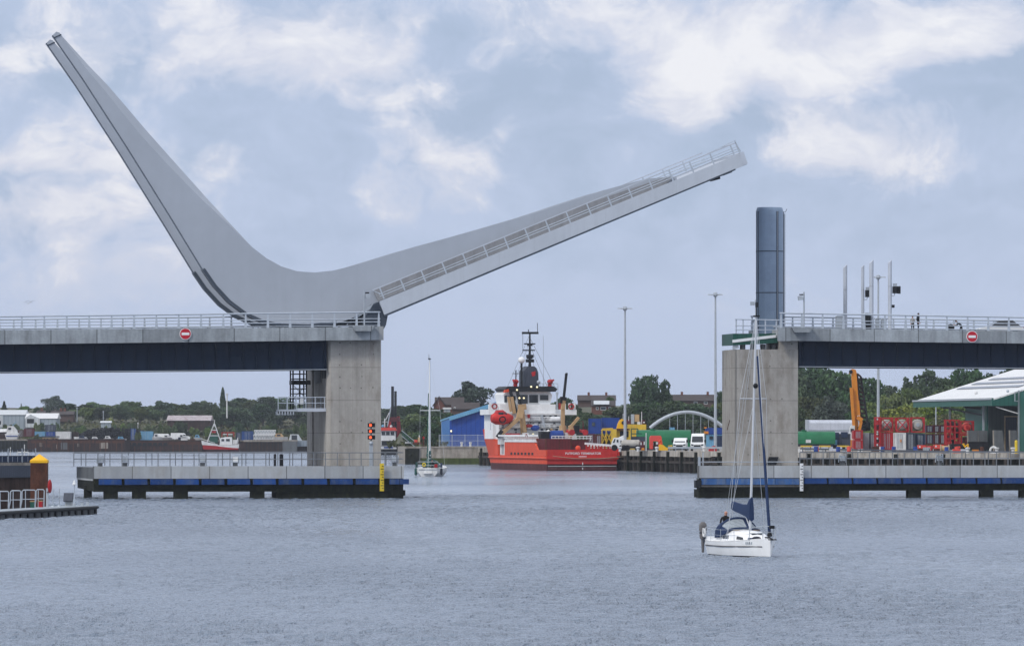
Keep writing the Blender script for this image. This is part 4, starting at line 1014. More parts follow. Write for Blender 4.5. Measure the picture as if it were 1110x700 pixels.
P('front_panel', sh, g)
P('window', sh, sheet(A1, A2, 'container_grey', 2, 4)); P('window', sh, sheet(A1, A2, 'container_grey', 5, 10)); P('hem', sh, MB().path([Vector(p)+Vector((0,.05,.03)) for p in A2], .075, 'canvas_navy'))
P('hoop', sh, MB().path([Vector(p)+Vector((0,0,.03)) for p in A1], .075, 'canvas_navy'))
# rig
mf, mt = Vector((0,.7,1.28)), Vector((-.36,.62,12.2))
mast = P('mast', t, MB().tube(mf, mt, .07, 'alloy', 10, .055))
mp = lambda z: mf + (mt-mf)*((z-mf.z)/(mt.z-mf.z))
P('masthead', mast, MB().box(mt.x-.1,mt.x+.1,mt.y-.2,mt.y+.25,mt.z,mt.z+.08,'black_steel').tube(mt, mt+Vector((0,0,.5)), .015, 'black_steel'))
for z, k in ((8.0,.72),):
    P('spreader', mast, MB().tube(mp(z)+Vector((-k,-.1,.05)), mp(z)+Vector((k,-.1,.05)), .028, 'alloy'))
P('radar_reflector', mast, MB().ball(mp(8.7)+Vector((0,.2,0)), .14, 'black_steel', 8))
wires = [((1.1,.35,.85), mp(8.0)+Vector((.72,-.1,0))), ((-1.1,.35,.85), mp(8.0)+Vector((-.72,-.1,0))), (mp(8.0)+Vector((.72,-.1,0)), mt), (mp(8.0)+Vector((-.72,-.1,0)), mt), ((0,-3.5,.85), mt), ((1.08,0,.85), mp(7.9)), ((-1.08,0,.85), mp(7.9))]
for a, b_ in wires: P('stay_wire', mast, MB().tube(a, b_, .011, 'alloy', 5))
P('furled_jib', t, MB().tube((-.0,3.55,1.35), mp(10.2)+Vector((0,.35,0)), .085, 'canvas_navy', 8, .055))
P('forestay', t, MB().tube((0,3.6,1.0), mt, .014, 'alloy', 5)); P('furling_drum', t, MB().lathe([(.09,1.1),(.13,1.12),(.13,1.2),(.09,1.3)], (0,3.58,0), 'black_steel', 12))
bo = P('boom', t, MB().tube(mp(2.15), (-.02,-1.95,2.42), .055, 'alloy', 8))
P('sail_cover', bo, MB().loft([[(x*w_ + (-.03), v, zc + z*h) for x, z in ((-1,-.5),(-.9,0),(-.45,.45),(0,.5),(.45,.45),(.9,0),(1,-.5),(0,-.6))] for v, w_, h, zc in ((.86,.13,1.15,2.5),(.6,.15,1.0,2.45),(.35,.16,.62,2.38),(-.3,.16,.5,2.42),(-1.2,.15,.46,2.52),(-1.95,.12,.4,2.62),(-2.0,.05,.2,2.62))], 'canvas_navy'))
P('topping_line', bo, MB().tube((-.02,-1.95,2.55), (0,-2.1,.9), .014, 'alloy', 5).tube((-.02,-1.95,2.6), mt, .01, 'alloy', 5))
P('kicker', t, MB().tube(mp(1.45), (-.02,-.2,2.25), .03, 'alloy', 6))
# rails and deck gear
pu = P('pulpit', t, MB().path([(.72,2.5,.9),(.68,2.55,1.5),(.3,3.5,1.62),(0,3.85,1.62),(-.3,3.5,1.62),(-.68,2.55,1.5),(-.72,2.5,.9)], .022, 'galvanised').path([(.3,3.4,1.62),(.26,3.3,.98)], .02, 'galvanised').path([(-.3,3.4,1.62),(-.26,3.3,.98)], .02, 'galvanised').path([(.5,2.9,1.25),(.2,3.55,1.3),(-.2,3.55,1.3),(-.5,2.9,1.25)], .018, 'galvanised'))
P('navigation_light', pu, MB().box(-.12,.12,3.8,3.98,1.5,1.66,'black_steel'))
P('anchor', t, MB().path([(.1,3.2,1.05),(.05,3.7,1.06),(.0,4.05,.95)], .04, 'black_steel').box(-.18,.18,3.85,4.12,.93,.98,'black_steel'))
for s in (-1,1):
    pts = [(s*.72,2.5,1.48),(s*1.12,1.2,1.42),(s*1.22,-.4,1.38),(s*1.1,-2.2,1.4),(s*.95,-3.4,1.45)]
    P('guard_wire', t, MB().path(pts, .009, 'galvanised', 5).path([(a,b_,c-.28) for a,b_,c in pts], .008, 'galvanised', 5))
    for v in (1.2,-.4,-2.2): q = s*(hb(v,.8)-.06); P('stanchion', t, MB().tube((q,v,.78), (q*1.01,v,1.42), .014, 'galvanised', 6))
    P('winch', t, MB().lathe([(.08,1.0),(.06,1.06),(.08,1.14)], (s*.8,-1.35,0), 'galvanised', 10))
P('pushpit', t, MB().path([(.95,-3.3,.8),(.95,-3.4,1.45),(.6,-3.75,1.48),(-.6,-3.75,1.48),(-.95,-3.4,1.45),(-.95,-3.3,.8)], .022, 'galvanised'))
P('helm_tiller', t, MB().path([(0,-3.5,.9),(.05,-2.7,1.1)], .025, 'timber_pale'))
P('rope_bundle', t, MB().torus((.5,2.35,.97), .18, .05, 'canvas_navy', 'z', 12).ball((.35,2.6,1.0), (.25,.2,.1), 'cloth_navy', 8))
P('bow_marks', t, MB().add([(hb(v,.8)+.02,v,z) for k in range(4) for v,z in ((2.2+.13*k,.70),(2.27+.13*k,.70),(2.29+.13*k,.82),(2.24+.13*k,.84))], [(4*k,4*k+1,4*k+2,4*k+3) for k in range(4)], 'container_grey'))
P('outboard_bracket', t, MB().box(.7,1.0,-3.75,-3.55,.7,1.0,'slate_grey'))
ou = T('outboard_motor', 'outboard motor under a grey cover on the stern of the white yacht', 'outboard motor', (.95,-3.7,.6), BT)
P('leg', ou, MB().loft([[(.91,-3.88,.15),(.99,-3.88,.15),(.99,-3.74,.15),(.91,-3.74,.15)], [(.89,-3.9,.9),(1.02,-3.9,.9),(1.02,-3.68,.9),(.89,-3.68,.9)]], 'cover_grey'))
P('cowling_cover', ou, MB().loft([[(.95+a*k*.62,-3.8+b_*k*.75,z) for a,b_ in ((-1,-.7),(-.7,-1),(.7,-1),(1,-.7),(1,.7),(.7,1),(-.7,1),(-1,.7))] for k,z in ((.20,.85),(.24,1.0),(.21,1.2),(.27,1.32),(.25,1.6),(.13,1.72))], 'cover_grey'))
P('strap', ou, MB().box(.80,1.10,-3.97,-3.63,1.14,1.2,'cloth_navy'))
bu = T('horseshoe_buoy', 'pale horseshoe buoy hanging on the yacht pushpit beside the outboard', 'lifebuoy', (1.35,-3.5,1.2), BT)
P('float', bu, MB().path([(1.06,-3.42,1.4),(1.05,-3.5,1.15),(1.05,-3.42,1.0),(1.05,-3.26,1.0),(1.05,-3.18,1.15),(1.06,-3.24,1.4)], .05, 'dirty_white', 8))
# helmsman
J = dict(pelvis=(0,0,.93), waist=(0,-.01,1.08), chest=(0,-.04,1.33), neck=(0,-.05,1.50), head=(0,-.09,1.645), look=(.35,-1,0))
for s, k in (('l',1),('r',-1)):
    J['shoulder'+s] = (.19*k,-.02,1.41); J['elbow'+s] = (.26*k,.02,1.13); J['wrist'+s] = (.2*k,-.22,1.06)
    J['hip'+s] = (.095*k,0,.88); J['knee'+s] = (.12*k,-.04,.49); J['ankle'+s] = (.13*k,.02,.085); J['toe'+s] = (.15*k,-.13,.045)
w_ = BT.w((.28,-2.25,0))
figure('person', 'bald helmsman in a dark jacket standing in the cockpit of the white yacht', Frame(w_.x, w_.y, 17.5, .52), (0,0,0), J, ('cloth_black','cloth_navy','cloth_black'), None, 1.03)

# ================================================================== second yacht, seen from astern
YT = Frame((464-CX)/F*765, 765, -6)
t = T('sailing_yacht', 'cream sailing yacht with green canvas seen from astern near the old quay', 'yacht', (0,0,0), YT)
S2 = [(-.2,1.35,1.05,1.0),(.4,1.65,1.08,1.2),(3,1.95,1.1,1.55),(6,1.95,1.2,1.45),(9,1.4,1.35,.8),(11,.5,1.5,.2),(12,.05,1.55,.03)]
P('hull', t, MB().loft([[(-b*.93 if v<0 else -b,v,zs),(-b*.97,v,zs*.5),(-bw,v,.08),(-bw*.5,v,-.3),(bw*.5,v,-.3),(bw,v,.08),(b*.97,v,zs*.5),(b*.93 if v<0 else b,v,zs),(0,v,zs+.06)] for v,b,zs,bw in S2], 'dirty_white'))
P('transom_step', t, MB().box(-.6,.6,-.5,-.18,.35,.5,'dirty_white')); P('rubbing_band', t, MB().box(-1.3,1.3,-.24,-.2,.86,.98,'container_grey'))
P('coachroof', t, MB().loft([[(-1.2*k,v,1.1),(-1.0*k,v,h),(1.0*k,v,h),(1.2*k,v,1.1)] for v,k,h in ((3.2,1,1.7),(6,.95,1.75),(9,.5,1.6))], 'dirty_white'))
P('spray_hood', t, MB().loft([[(-1.25*math.cos(math.pi*i/8),v,1.3+h*math.sin(math.pi*i/8)) for i in range(9)] for v,h in ((2.6,1.0),(3.3,1.1),(4.2,.5))], 'canvas_green'))
P('dodger', t, MB().box(-1.75,-1.7,0,2.2,1.2,1.95,'canvas_green').box(1.7,1.75,0,2.2,1.2,1.85,'canvas_navy'))
mast = P('mast', t, MB().tube((-.35,5.2,1.6), (-.42,5.2,16.2), .13, 'alloy', 8, .1))
P('spreader', mast, MB().tube((-1.75,5.2,9.1),(1.05,5.2,9.1),.05,'alloy')); P('masthead', mast, MB().box(-.6,-.25,5.0,5.5,16.2,16.35,'black_steel').tube((-.5,5.2,16.3),(-.5,5.2,16.9),.03,'black_steel'))
for a in (-1,1):
    P('stay_wire', mast, MB().tube((1.75*a,5,1.2),(-.35+1.4*a,5.2,9.1),.014,'alloy',5).tube((-.35+1.4*a,5.2,9.1),(-.4,5.2,16),.012,'alloy',5))
P('backstay', mast, MB().tube((0,0,1.1),(-.4,5.2,16.1),.014,'alloy',5))
P('furled_sail', t, MB().tube((-.78,6.2,2.2),(-.62,5.6,11.5),.14,'canvas_green',8,.06))
P('boom', t, MB().tube((-.38,5.1,2.6),(.2,.8,2.9),.08,'alloy')); P('sail_cover', t, MB().loft([[(x*.2-.3+.1*(5-v)*.3,v,z*k+2.95) for x,z in ((-1,-.4),(-.6,.5),(.6,.5),(1,-.4))] for v,k in ((5,1.1),(3,.7),(.9,.45))], 'canvas_green'))
P('stern_gantry', t, MB().path([(-1.4,.1,1.0),(-1.4,0,2.0),(1.4,0,2.0),(1.4,.1,1.0)], .035, 'alloy').path([(-1.4,0,1.5),(1.4,0,1.5)], .025, 'alloy'))
P('fender_buoy', t, MB().lathe([(.05,.0),(.2,.15),(.2,.9),(.05,1.05)], (-1.75,.5,.1), 'canvas_green', 10)); P('fender_buoy', t, MB().lathe([(.05,.0),(.18,.15),(.18,.8),(.05,.95)], (1.78,.6,.2), 'cloth_navy', 10))
P('liferaft_case', t, MB().box(.9,1.3,-.1,.3,1.2,1.7,'bright_red')); P('yellow_float', t, MB().torus((-.55,-.05,1.6),.2,.08,'yellow_paint','y',10))
J = dict(stand(look=(0,1,0)))
w_ = YT.w((.45,1.0,0)); figure('person', 'crew member in dark clothes at the stern of the cream yacht', Frame(w_.x, w_.y, 170, .55), (0,0,0), J, ('cloth_black','cloth_navy','cloth_black'), 'hair_dark')

# ================================================================== orange supply ship
SH = Frame((628-CX)/F*867, 867, 13.9)
def sp(px, py, v):
    u, z = SH.uz(px, py, v); return (u, v, z)
t = T('supply_ship', 'orange red supply ship with white wheelhouse moored at the timber quay', 'ship', (0,20,0), SH)
PO = [(-5.35,0),(-5.5,1.2),(-5.5,14),(-5.5,26),(-5.5,32),(-5.35,37.5),(-3.8,43),(0,45.6)]
PU = [(-5.35,0),(-5.5,1.2),(-5.5,14),(-5.5,26),(-5.7,33),(-5.95,39.5),(-4.6,44.6),(0,48)]
def out(a, b, k):
    l = [(p[0]+(q[0]-p[0])*k, p[1]+(q[1]-p[1])*k) for p, q in zip(a, b)]
    return l + [(-x, y) for x, y in l[-2::-1]]
rg = lambda k, z, s=1: [(x*s, y if y > .5 else y + (.0 if z > .5 else .5), z) for x, y in out(PO, PU, k)]
P('boot_topping', t, MB().loft([rg(0,-1.2,.93), rg(0,0,.97), rg(0,1.05,1)], 'boot_red'))
hull = P('hull', t, MB().loft([rg(0,1.05), rg(.15,1.9), rg(.25,2.35)], 'ship_orange'))
P('transom', hull, MB().box(-5.3,5.3,-.05,.2,1.06,3.3,'ship_red'))  # stern's shade is put into this darker red
P('belting', hull, MB().path([(p[0]*1.015,p[1]-(.1 if p[1] < 1 else 0),1.95) for p in out(PO, PU, .15)], .16, 'ship_orange', 6).bar((-5.45,-.14,1.95),(5.45,-.14,1.95),.28,.3,'ship_red'))
P('waterline_band', hull, MB().box(-5.2,5.2,-.07,-.052,.66,.74,'dirty_white').box(-5.25,5.25,-.085,-.055,.15,.5,'boot_red'))
lettering('PUTFORD TERMINATOR', .50, t, (sp(629,491.4,0)[0], -.07, sp(629,491.4,0)[2]), (R(90),0,0), 'white_paint')
c_ = sp(628.5,494.6,0); P('port_name_mark', t, MB().box(c_[0]-.6,c_[0]+.6,-.075,-.06,c_[2]-.06,c_[2]+.06,'white_paint'))
P('draught_marks', t, MB().box(*[sp(628.5,0,0)[0]+k for k in (-.06,.06)],-.1,-.088,.9,1.3,'white_paint').box(*[sp(628.5,0,0)[0]+k for k in (-.06,.06)],-.1,-.088,.2,.5,'white_paint'))
def wall(u0, v0, u1, v1, z0, z1, th, m):
    d = Vector((v1-v0, u0-u1)).normalized()*th
    return MB().plan([(u0,v0),(u1,v1),(u1-d.x,v1-d.y),(u0-d.x,v0-d.y)], z0, z1, m)
bw_ = P('bulwark', t, MB().loft([[(-5.52,v,2.3),(-5.52,v,z),(-5.25,v,z),(-5.25,v,2.3)] for v,z in ((0,3.25),(5.5,3.25),(7.2,4.35),(27,4.45))], 'ship_orange'), None, 20)
P('bulwark', t, wall(5.5,0,5.5,27,2.3,3.4,-.25,'ship_red')); P('deck', t, MB().box(-5.3,5.3,.2,31,2.2,2.32,'rust'))
for i in range(7): P('freeing_port', bw_, MB().box(-5.56,-5.5,8+2.3*i,9.1+2.3*i,2.42,2.8,'black_steel'))
P('handrail', t, MB().box(-5.6,-5.2,7,27,4.45,4.62,'white_paint'))
for i in range(16): P('rail_block', t, MB().box(-5.57,-5.23,7.4+1.22*i,7.9+1.22*i,4.62,4.95,'dirty_white'))
P('bow_hull', hull, MB().loft([[(x,y,z) for x,y in [(p,q) for p,q in out(PO,PU,k) if q >= 31.9]] for k,z in ((.25,2.35),(.6,3.8),(.9,4.9))], 'ship_orange'))
P('forecastle_side', hull, MB().box(-5.62,-5.3,30.9,33.2,2.3,4.9,'ship_orange'))
P('bow_bulwark', hull, MB().loft([[(x*s,y,z) for x,y in [(p,q) for p,q in out(PO,PU,.95) if q >= 36]] for s,z in ((.985,4.85),(1.03,6.5),(.98,6.5),(.93,4.85))], 'ship_orange'))
P('side_recess', t, MB().box(-5.35,-5.0,26.4,30.8,2.35,5.2,'dirty_white')); P('door', t, MB().box(-5.38,-5.34,28.4,29.4,2.5,4.3,'slate_grey')); P('side_deck', t, MB().box(-5.5,5.3,25.5,32,5.0,5.25,'dirty_white'))
for v in (26,28.5,31): P('pillar', t, MB().box(-5.45,-5.25,v,v+.25,2.35,5.0,'dirty_white'))
# after rail of the cargo deck
x0, x1 = sp(631,0,1.2)[0], sp(668.5,0,1.2)[0]
cr = P('crash_rail', t, MB().bar((x0,1.2,sp(631,480.5,1.2)[2]),(x1,1.2,sp(668,483.5,1.2)[2]),.5,.32,'white_paint'))
for i in range(12):
    x = x0 + (x1-x0)*(i+.5)/12; P('post', cr, MB().box(x-.08,x+.08,1.15,1.35,3.2,4.1,'ship_red'))
for z in (3.45,3.75): P('rail', cr, MB().bar((x0,1.25,z),(x1,1.25,z),.1,.08,'ship_red'))
rr = P('crash_rail', t, MB().box(5.0,5.4,1.3,24,3.75,4.05,'white_paint'))
for i in range(9): P('post', rr, MB().box(5.1,5.3,2+2.5*i,2.2+2.5*i,3.2,3.8,'ship_red'))
t.scale = (1.06,1,1); t.location.x += .42
co_ = T('deck_container', 'dark maroon corrugated container on the after deck of the orange ship', 'container', (sp(606,0,14)[0],16,2.32), SH)
P('box', co_, MB().pbox(SH,591.5,475.5,619,491,14,5,'maroon')); P('corner_post', co_, MB().pbox(SH,591.2,475.2,592.4,491,13.9,.2,'rust')); P('corner_post', co_, MB().pbox(SH,618.2,475.2,619.4,491,13.9,.2,'rust')); P('door_bar', co_, MB().pbox(SH,606,476.5,606.6,490,13.88,.1,'rust'))
co_ = T('deck_container', 'low maroon container in shadow at the starboard side of the ship deck', 'container', (sp(630,0,17)[0],18,2.32), SH)
P('box', co_, MB().pbox(SH,620.5,477,637,491,17,4,'maroon')); P('lid', co_, MB().pbox(SH,620.2,476.2,637.3,477.2,16.9,4.2,'rust'))
SOLO('mooring_buoy', 'orange ball buoy on the after deck of the ship', 'buoy', MB().ball(sp(626.5,485.5,4), .42, 'ship_orange', 12).box(sp(625,0,4)[0],sp(628,0,4)[0],3.8,4.2,2.3,3.1,'rust'), sp(626.5,488,4), SH)
# superstructure
su = P('superstructure', t, MB().pbox(SH,540,449.5,607.5,478,31.5,9,'white_paint').pbox(SH,533.8,449.7,540.5,475.5,33.6,6,'white_paint').pbox(SH,535,447.8,606,449.6,31.2,9,'dirty_white'))
P('bridge_deck', t, MB().pbox(SH,529.5,443.6,619.5,449.4,33,6,'white_paint')); P('middle_house', t, MB().pbox(SH,541,438,598,448.5,32.3,8,'white_paint'))
for i in range(8): P('rail_panel', t, MB().pbox(SH,530+3.1*i,436.8,532.6+3.1*i,443.6,33,.06,'white_paint'))
for a in (601,606,611,616): P('rail_panel', t, MB().pbox(SH,a,436.8,a+2.4,443.6,33,.06,'bright_red' if a in (601,) else 'white_paint'))
P('life_ring', t, MB().torus(sp(535.5,440.2,32.9), .38, .1, 'bright_red', 'y', 16)); P('life_ring', t, MB().torus(sp(614,440.5,32.9), .38, .1, 'bright_red', 'y', 16))
wh = P('wheelhouse', t, MB().pprism(SH,[(547,440),(544.5,427.5),(547.5,424.4),(592,424.4),(594.5,428),(592,440)],33.5,6,'white_paint'))
for a,c,y0,y1 in ((559.5,569.5,427.8,437.6),(571,580,427.8,436.5),(582,590.5,428,433.6),(549,557,429,433.8)): 
    f_ = P('window', wh, MB().pbox(SH,a,y0,c,y1,33.36,.1,'glass_dark')); P('frame', f_, MB().pbox(SH,a-.4,y1,c+.4,y1+.5,33.33,.12,'dirty_white'))
P('wing_window', wh, MB().pbox(SH,545.5,428.5,548.2,436,33.4,.1,'glass_tint'))
P('monkey_deck', t, MB().pprism(SH,[(548,424.4),(546,421.4),(550,418.6),(596,418.6),(600,421.5),(598,424.4)],32.6,7,'black_steel'))
P('orange_corner', t, MB().pprism(SH,[(545.5,425.5),(546.5,422.3),(550,421.3),(550.5,424.6)],32.5,.8,'ship_orange'))
for a,c in ((549.8,552.2),(556.5,559)): P('leg_strut', t, MB().bar(sp(a+2,424,31.8), sp(c+6,448,31.6), .42, .5, 'black_steel'))
for px, py in ((561,431.3),(565.5,431.3),(573,419),(579,419.4),(589,469.5),(575,470.5),(558.5,422.5)): P('deck_lamp', t, MB().lathe([(.12,-.1),(.15,.05)], (sp(px,py,31.5)[0],31.4,sp(px,py,31.5)[2]), 'lamp_warm', 10, 'y'))
for px, py, w_, h_ in ((584.5,450,3,5),(588.5,463,4,6.5),(566,464,3,5),(547,452,2.6,4),(572.5,451.5,.6,9),(597,449.5,2.6,5)): P('door', su, MB().pbox(SH,px,py,px+w_,py+h_,31.38,.1,'glass_dark'))
for px, py in ((585,449.2),(550.5,462),(600,463),(594,461)): P('porthole', su, MB().lathe([(.22,31.3),(.22,31.45)], (sp(px,py,31.5)[0],0,sp(px,py,31.5)[2]), 'glass_dark', 12, 'y'))
for a,b_,c,d_ in ((571,452,598,452),(571,455.5,600,455.5),(585,461,607,461)): P('rail', su, MB().tube(sp(a,b_,31.2), sp(c,d_,31.2), .06, 'dirty_white', 6))
for a in (576,582,590,596): P('stanchion', su, MB().tube(sp(a,452,31.2), sp(a,456,31.2), .05, 'dirty_white', 6))
P('blue_drum', t, MB().ball(sp(577,463.5,30.8), (.75,.6,.5), 'container_blue', 12)); P('red_cover', t, MB().ball(sp(571,461.5,30.8), (.7,.5,.3), 'bright_red', 10)); P('red_fitting', t, MB().box(sp(569.5,0,31)[0],sp(572,0,31)[0],30.9,31.2,sp(571,453,31)[2],sp(571,449,31)[2],'bright_red'))
P('funnel', t, MB().pprism(SH,[(565.2,418.8),(565.4,402),(568,399),(570,396.8),(576,396.8),(578.5,399),(580.2,404),(580.6,418.8)],34,3.2,'slate_grey'))
P('funnel_emblem', t, MB().add([sp(573,403.5,33.95),sp(577.5,402,33.95),sp(577,407,33.95),sp(574,408,33.95)],[(0,1,2,3)],'bright_red'))
ms = P('mast', t, MB().tube(sp(571.4,398,35), sp(571.4,360,35), .22, 'black_steel', 8, .12))
for px0,px1,py,k in ((563.5,580,360.8,.18),(565.5,577,372.6,.1),(564,576.5,379.6,.1),(568,575,386,.25),(567.5,575.5,391,.25)): P('yard', ms, MB().bar(sp(px0,py,35), sp(px1,py,35), k*2, k*2, 'black_steel'))
P('radar', ms, MB().box(*[sp(a,0,34.6)[0] for a in (568.6,574)],34.4,34.9,sp(571,389,35)[2],sp(571,386,35)[2],'black_steel').box(*[sp(a,0,34.6)[0] for a in (569,574)],34.4,34.9,sp(571,375,35)[2],sp(571,373,35)[2],'black_steel'))
P('aerial', ms, MB().tube(sp(579.2,361,35), sp(579.2,350,35), .05, 'black_steel', 5).tube(sp(564.2,361,35), sp(564.2,383,35), .03, 'black_steel', 5).tube(sp(570,361,35), sp(570,357,35), .07, 'black_steel', 5))
P('whip_aerial', t, MB().tube(sp(585.5,419,35), sp(585.2,364,35), .035, 'galvanised', 5))
rd = P('radome', t, MB().ball(sp(563,390.2,34), (.54,.54,.54), 'white_paint', 16)); P('post', rd, MB().tube(sp(563,393,34), sp(563,420,34), .17, 'black_steel', 8)); 
P('cross_mast', t, MB().tube(sp(557.2,401,34.5), sp(557.2,420,34.5), .09, 'black_steel', 6).tube(sp(553.5,404.8,34.5), sp(560.5,404.8,34.5), .06, 'black_steel', 6))
for px in (557.2, 592.3):
    mo = P('fire_monitor', t, MB().box(sp(px-1.6,0,33)[0],sp(px+1.6,0,33)[0],32.9,33.6,sp(px,424 if px > 570 else 420,33)[2],sp(px,415.5,33)[2],'bright_red').ball(sp(px,413.5,33), (.48,.5,.38), 'bright_red', 12))
    P('nozzle', mo, MB().tube(sp(px,413,33), (sp(px+3.5 if px > 570 else px-2.5,0,32)[0],32.0,sp(px,412,33)[2]), .17, 'bright_red', 8))
mr = P('monkey_railing', t, MB().tube(sp(580,415.5,33), sp(600.5,415.5,33), .05, 'rail_steel', 6))
for a in (581,585,589,595,600.3): P('post', mr, MB().tube(sp(a,415.5,33), sp(a,424,33), .045, 'rail_steel', 6))
P('rail', mr, MB().tube(sp(580,419.5,33), sp(600.5,419.5,33), .04, 'rail_steel', 6)); P('yellow_fitting', t, MB().ball(sp(580.5,414,33), .3, 'galvanised', 10))
for i,(a,b_,c,d_) in enumerate(((541,456,607,456.5),(541,463.4,607,463.9),(541,470.6,607,471.1))): P('deck_edge_shadow', su, MB().pbox(SH,a,b_,c,d_,31.1,.42,'dirty_white').pbox(SH,a,d_,c,d_+.7,31.3,.2,'black_steel'))  # black strip below each edge paints in the deck's shadow
for a,b_,c,d_ in ((543,457.5,545,463),(562.5,450.5,564.5,455.5),(580.5,457.5,582.6,463),(592,450.2,594,455.4),(602.5,457.5,604.5,463),(556,464.5,558.5,470.4),(583,464.5,585.5,470.4),(598,464.3,600.5,470.4)): P('door', su, MB().pbox(SH,a,b_,c,d_,31.36,.12,'slate_grey'))
for a,b_ in ((548,459),(551,459),(587.5,452.4),(596.5,459.2),(575,459.5),(570,459.5),(589,466),(592,466)): P('porthole', su, MB().lathe([(.2,31.3),(.2,31.45)], (sp(a,b_,31.5)[0],0,sp(a,b_,31.5)[2]), 'glass_dark', 12, 'y'))
for y0,px0,px1 in ((452.5,541,607),(459.8,541,607),(467,541,607)):
    r_ = P('rail', su, MB().tube(sp(px0,y0,31), sp(px1,y0,31), .05, 'white_paint', 6).tube(sp(px0,y0+1.8,31), sp(px1,y0+1.8,31), .04, 'white_paint', 6))
    for i in range(14): P('stanchion', r_, MB().tube(sp(px0+(px1-px0)*i/13,y0,31), sp(px0+(px1-px0)*i/13,y0+3.6,31), .04, 'white_paint', 5))
P('vent_pipe', su, MB().path([sp(590,474,31),sp(590,467,31),sp(591.5,466.3,31)], .2, 'white_paint', 8)); P('vent_pipe', su, MB().path([sp(594.5,474,30.9),sp(594.5,465.5,30.9),sp(593,465,30.9)], .16, 'tan_paint', 8))
P('stain', su, MB().pbox(SH,577.6,444.5,578.2,448,33-.62,.05,'rust').pbox(SH,602.2,452.5,602.6,455.8,31.42,.06,'rust').pbox(SH,552.6,457.2,553,462,31.42,.06,'rust'))
P('ladder', su, MB().bar(sp(601,470.5,30.9), sp(604.5,456.5,30.9), .35, .1, 'galvanised').bar(sp(586.8,463.3,30.9), sp(583.8,449.6,30.9), .35, .1, 'galvanised'))
P('life_raft', su, MB().lathe([(.1,-.75),(.38,-.7),(.38,.7),(.1,.75)], sp(574,462,30.9), 'white_paint', 12, 'x')); P('life_raft', su, MB().lathe([(.1,-.75),(.38,-.7),(.38,.7),(.1,.75)], sp(597.5,454,30.9), 'white_paint', 12, 'x'))
for i in range(7): P('stay', t, MB().tube(sp(571.5,362+4*i,35), sp((548,598,553,590,560,583,566)[i],421,33), .022, 'black_steel', 4))
# lifeboat and davit
lb = T('lifeboat', 'orange enclosed rescue boat slung on the port davit of the ship', 'lifeboat', sp(543,458,29.5), SH)
c = sp(543,454,29.5)
P('hull', lb, MB().loft([[(c[0]+x,29.5+w_*math.sin(6.2832*i/12)*1.0,c[2]+zo+.1+h_*math.cos(6.2832*i/12)) for i in range(12)] for x,w_,h_,zo in ((-1.75,.1,.12,.05),(-1.6,.7,.62,0),(-.9,1.1,1.0,0),(.5,1.15,1.05,0),(1.3,.8,.78,0),(1.9,.45,.45,.05),(2.1,.06,.08,.1))], 'ship_red'))
P('canopy', lb, MB().loft([[(c[0]+x,29.5+w_*math.sin(6.2832*i/10),c[2]+.75+h_*math.cos(6.2832*i/10)) for i in range(10)] for x,w_,h_ in ((-1.1,.4,.3),(-.8,.75,.7),(.3,.8,.72),(.8,.5,.4))], 'bright_red'))
P('grab_line', lb, MB().torus((c[0],28.4,c[2]-.1), .5, .1, 'black_steel', 'y', 12)); P('window', lb, MB().box(c[0]-.6,c[0]+.2,28.6,28.75,c[2]+.7,c[2]+1.1,'glass_dark')); P('hatch', lb, MB().box(c[0]+.35,c[0]+.8,28.7,28.9,c[2]+.6,c[2]+1.0,'glass_dark'))
dv_ = P('davit', t, MB().bar(sp(541.5,471.5,29), sp(561,452.5,29.5), .55, .55, 'tan_paint'))
P('arm', dv_, MB().bar(sp(561,453,29.5), sp(563.5,441,29.8), .85, .7, 'tan_paint').bar(sp(563.5,441,29.8), sp(566.5,468,30.5), .55, .6, 'tan_paint').bar(sp(560,441.5,29.8), sp(568,440.6,29.8), .5, .9, 'tan_paint'))
P('strut', dv_, MB().bar(sp(553,430,31), sp(556,448,31), .5, .4, 'tan_paint').bar(sp(549.5,430,31), sp(552.5,446,31), .3, .4, 'tan_paint'))
P('ram', dv_, MB().bar(sp(538.5,473.5,28.8), sp(543.5,466.5,28.8), .5, .5, 'black_steel')); P('ladder', dv_, MB().bar(sp(564.2,470,30.8), sp(563,452,30.8), .5, .2, 'tan_paint'))
# deck cranes and gear
kc = P('deck_crane', t, MB().tube(sp(606,471,24), sp(606,461,24), .55, 'tan_paint', 10).bar(sp(606,463,24), sp(606.3,438,24), .5, .6, 'tan_paint'))
P('jib', kc, MB().bar(sp(606.2,440,24), sp(609.8,404.5,24), .34, .4, 'black_steel').bar(sp(606,437,24), sp(606.7,430,24), .85, .8, 'black_steel').bar(sp(606,444,24), sp(607,434,24), .5, .8, 'tan_paint'))
P('hook', kc, MB().box(sp(609.6,0,24)[0],sp(610.8,0,24)[0],23.8,24.1,sp(610,406,24)[2],sp(610,404,24)[2],'black_steel'))
sc_ = P('deck_crane', t, MB().tube(sp(614.5,474,22), sp(614.5,462,22), .38, 'tan_paint', 10)); P('jib', sc_, MB().bar(sp(614,463,22), sp(622.5,452.3,22), .42, .4, 'tan_paint').bar(sp(613.2,461,22), sp(616,466,22), .6, .5, 'tan_paint'))
P('deckhouse', t, MB().pbox(SH,543,472,582,481.5,28,2.5,'dirty_white')); P('deckhouse_top', t, MB().pbox(SH,541,471,583.5,473,27.6,3,'white_paint'))
P('red_locker', t, MB().pbox(SH,548.5,469.5,562,475.5,27.9,1,'bright_red').pbox(SH,566,469,571,475,27.9,1,'dirty_white')); 
for a in (566.8,570.2): P('red_stripe', t, MB().bar(sp(a,475,27.7), sp(568.5,470,27.7), .2, .1, 'bright_red'))
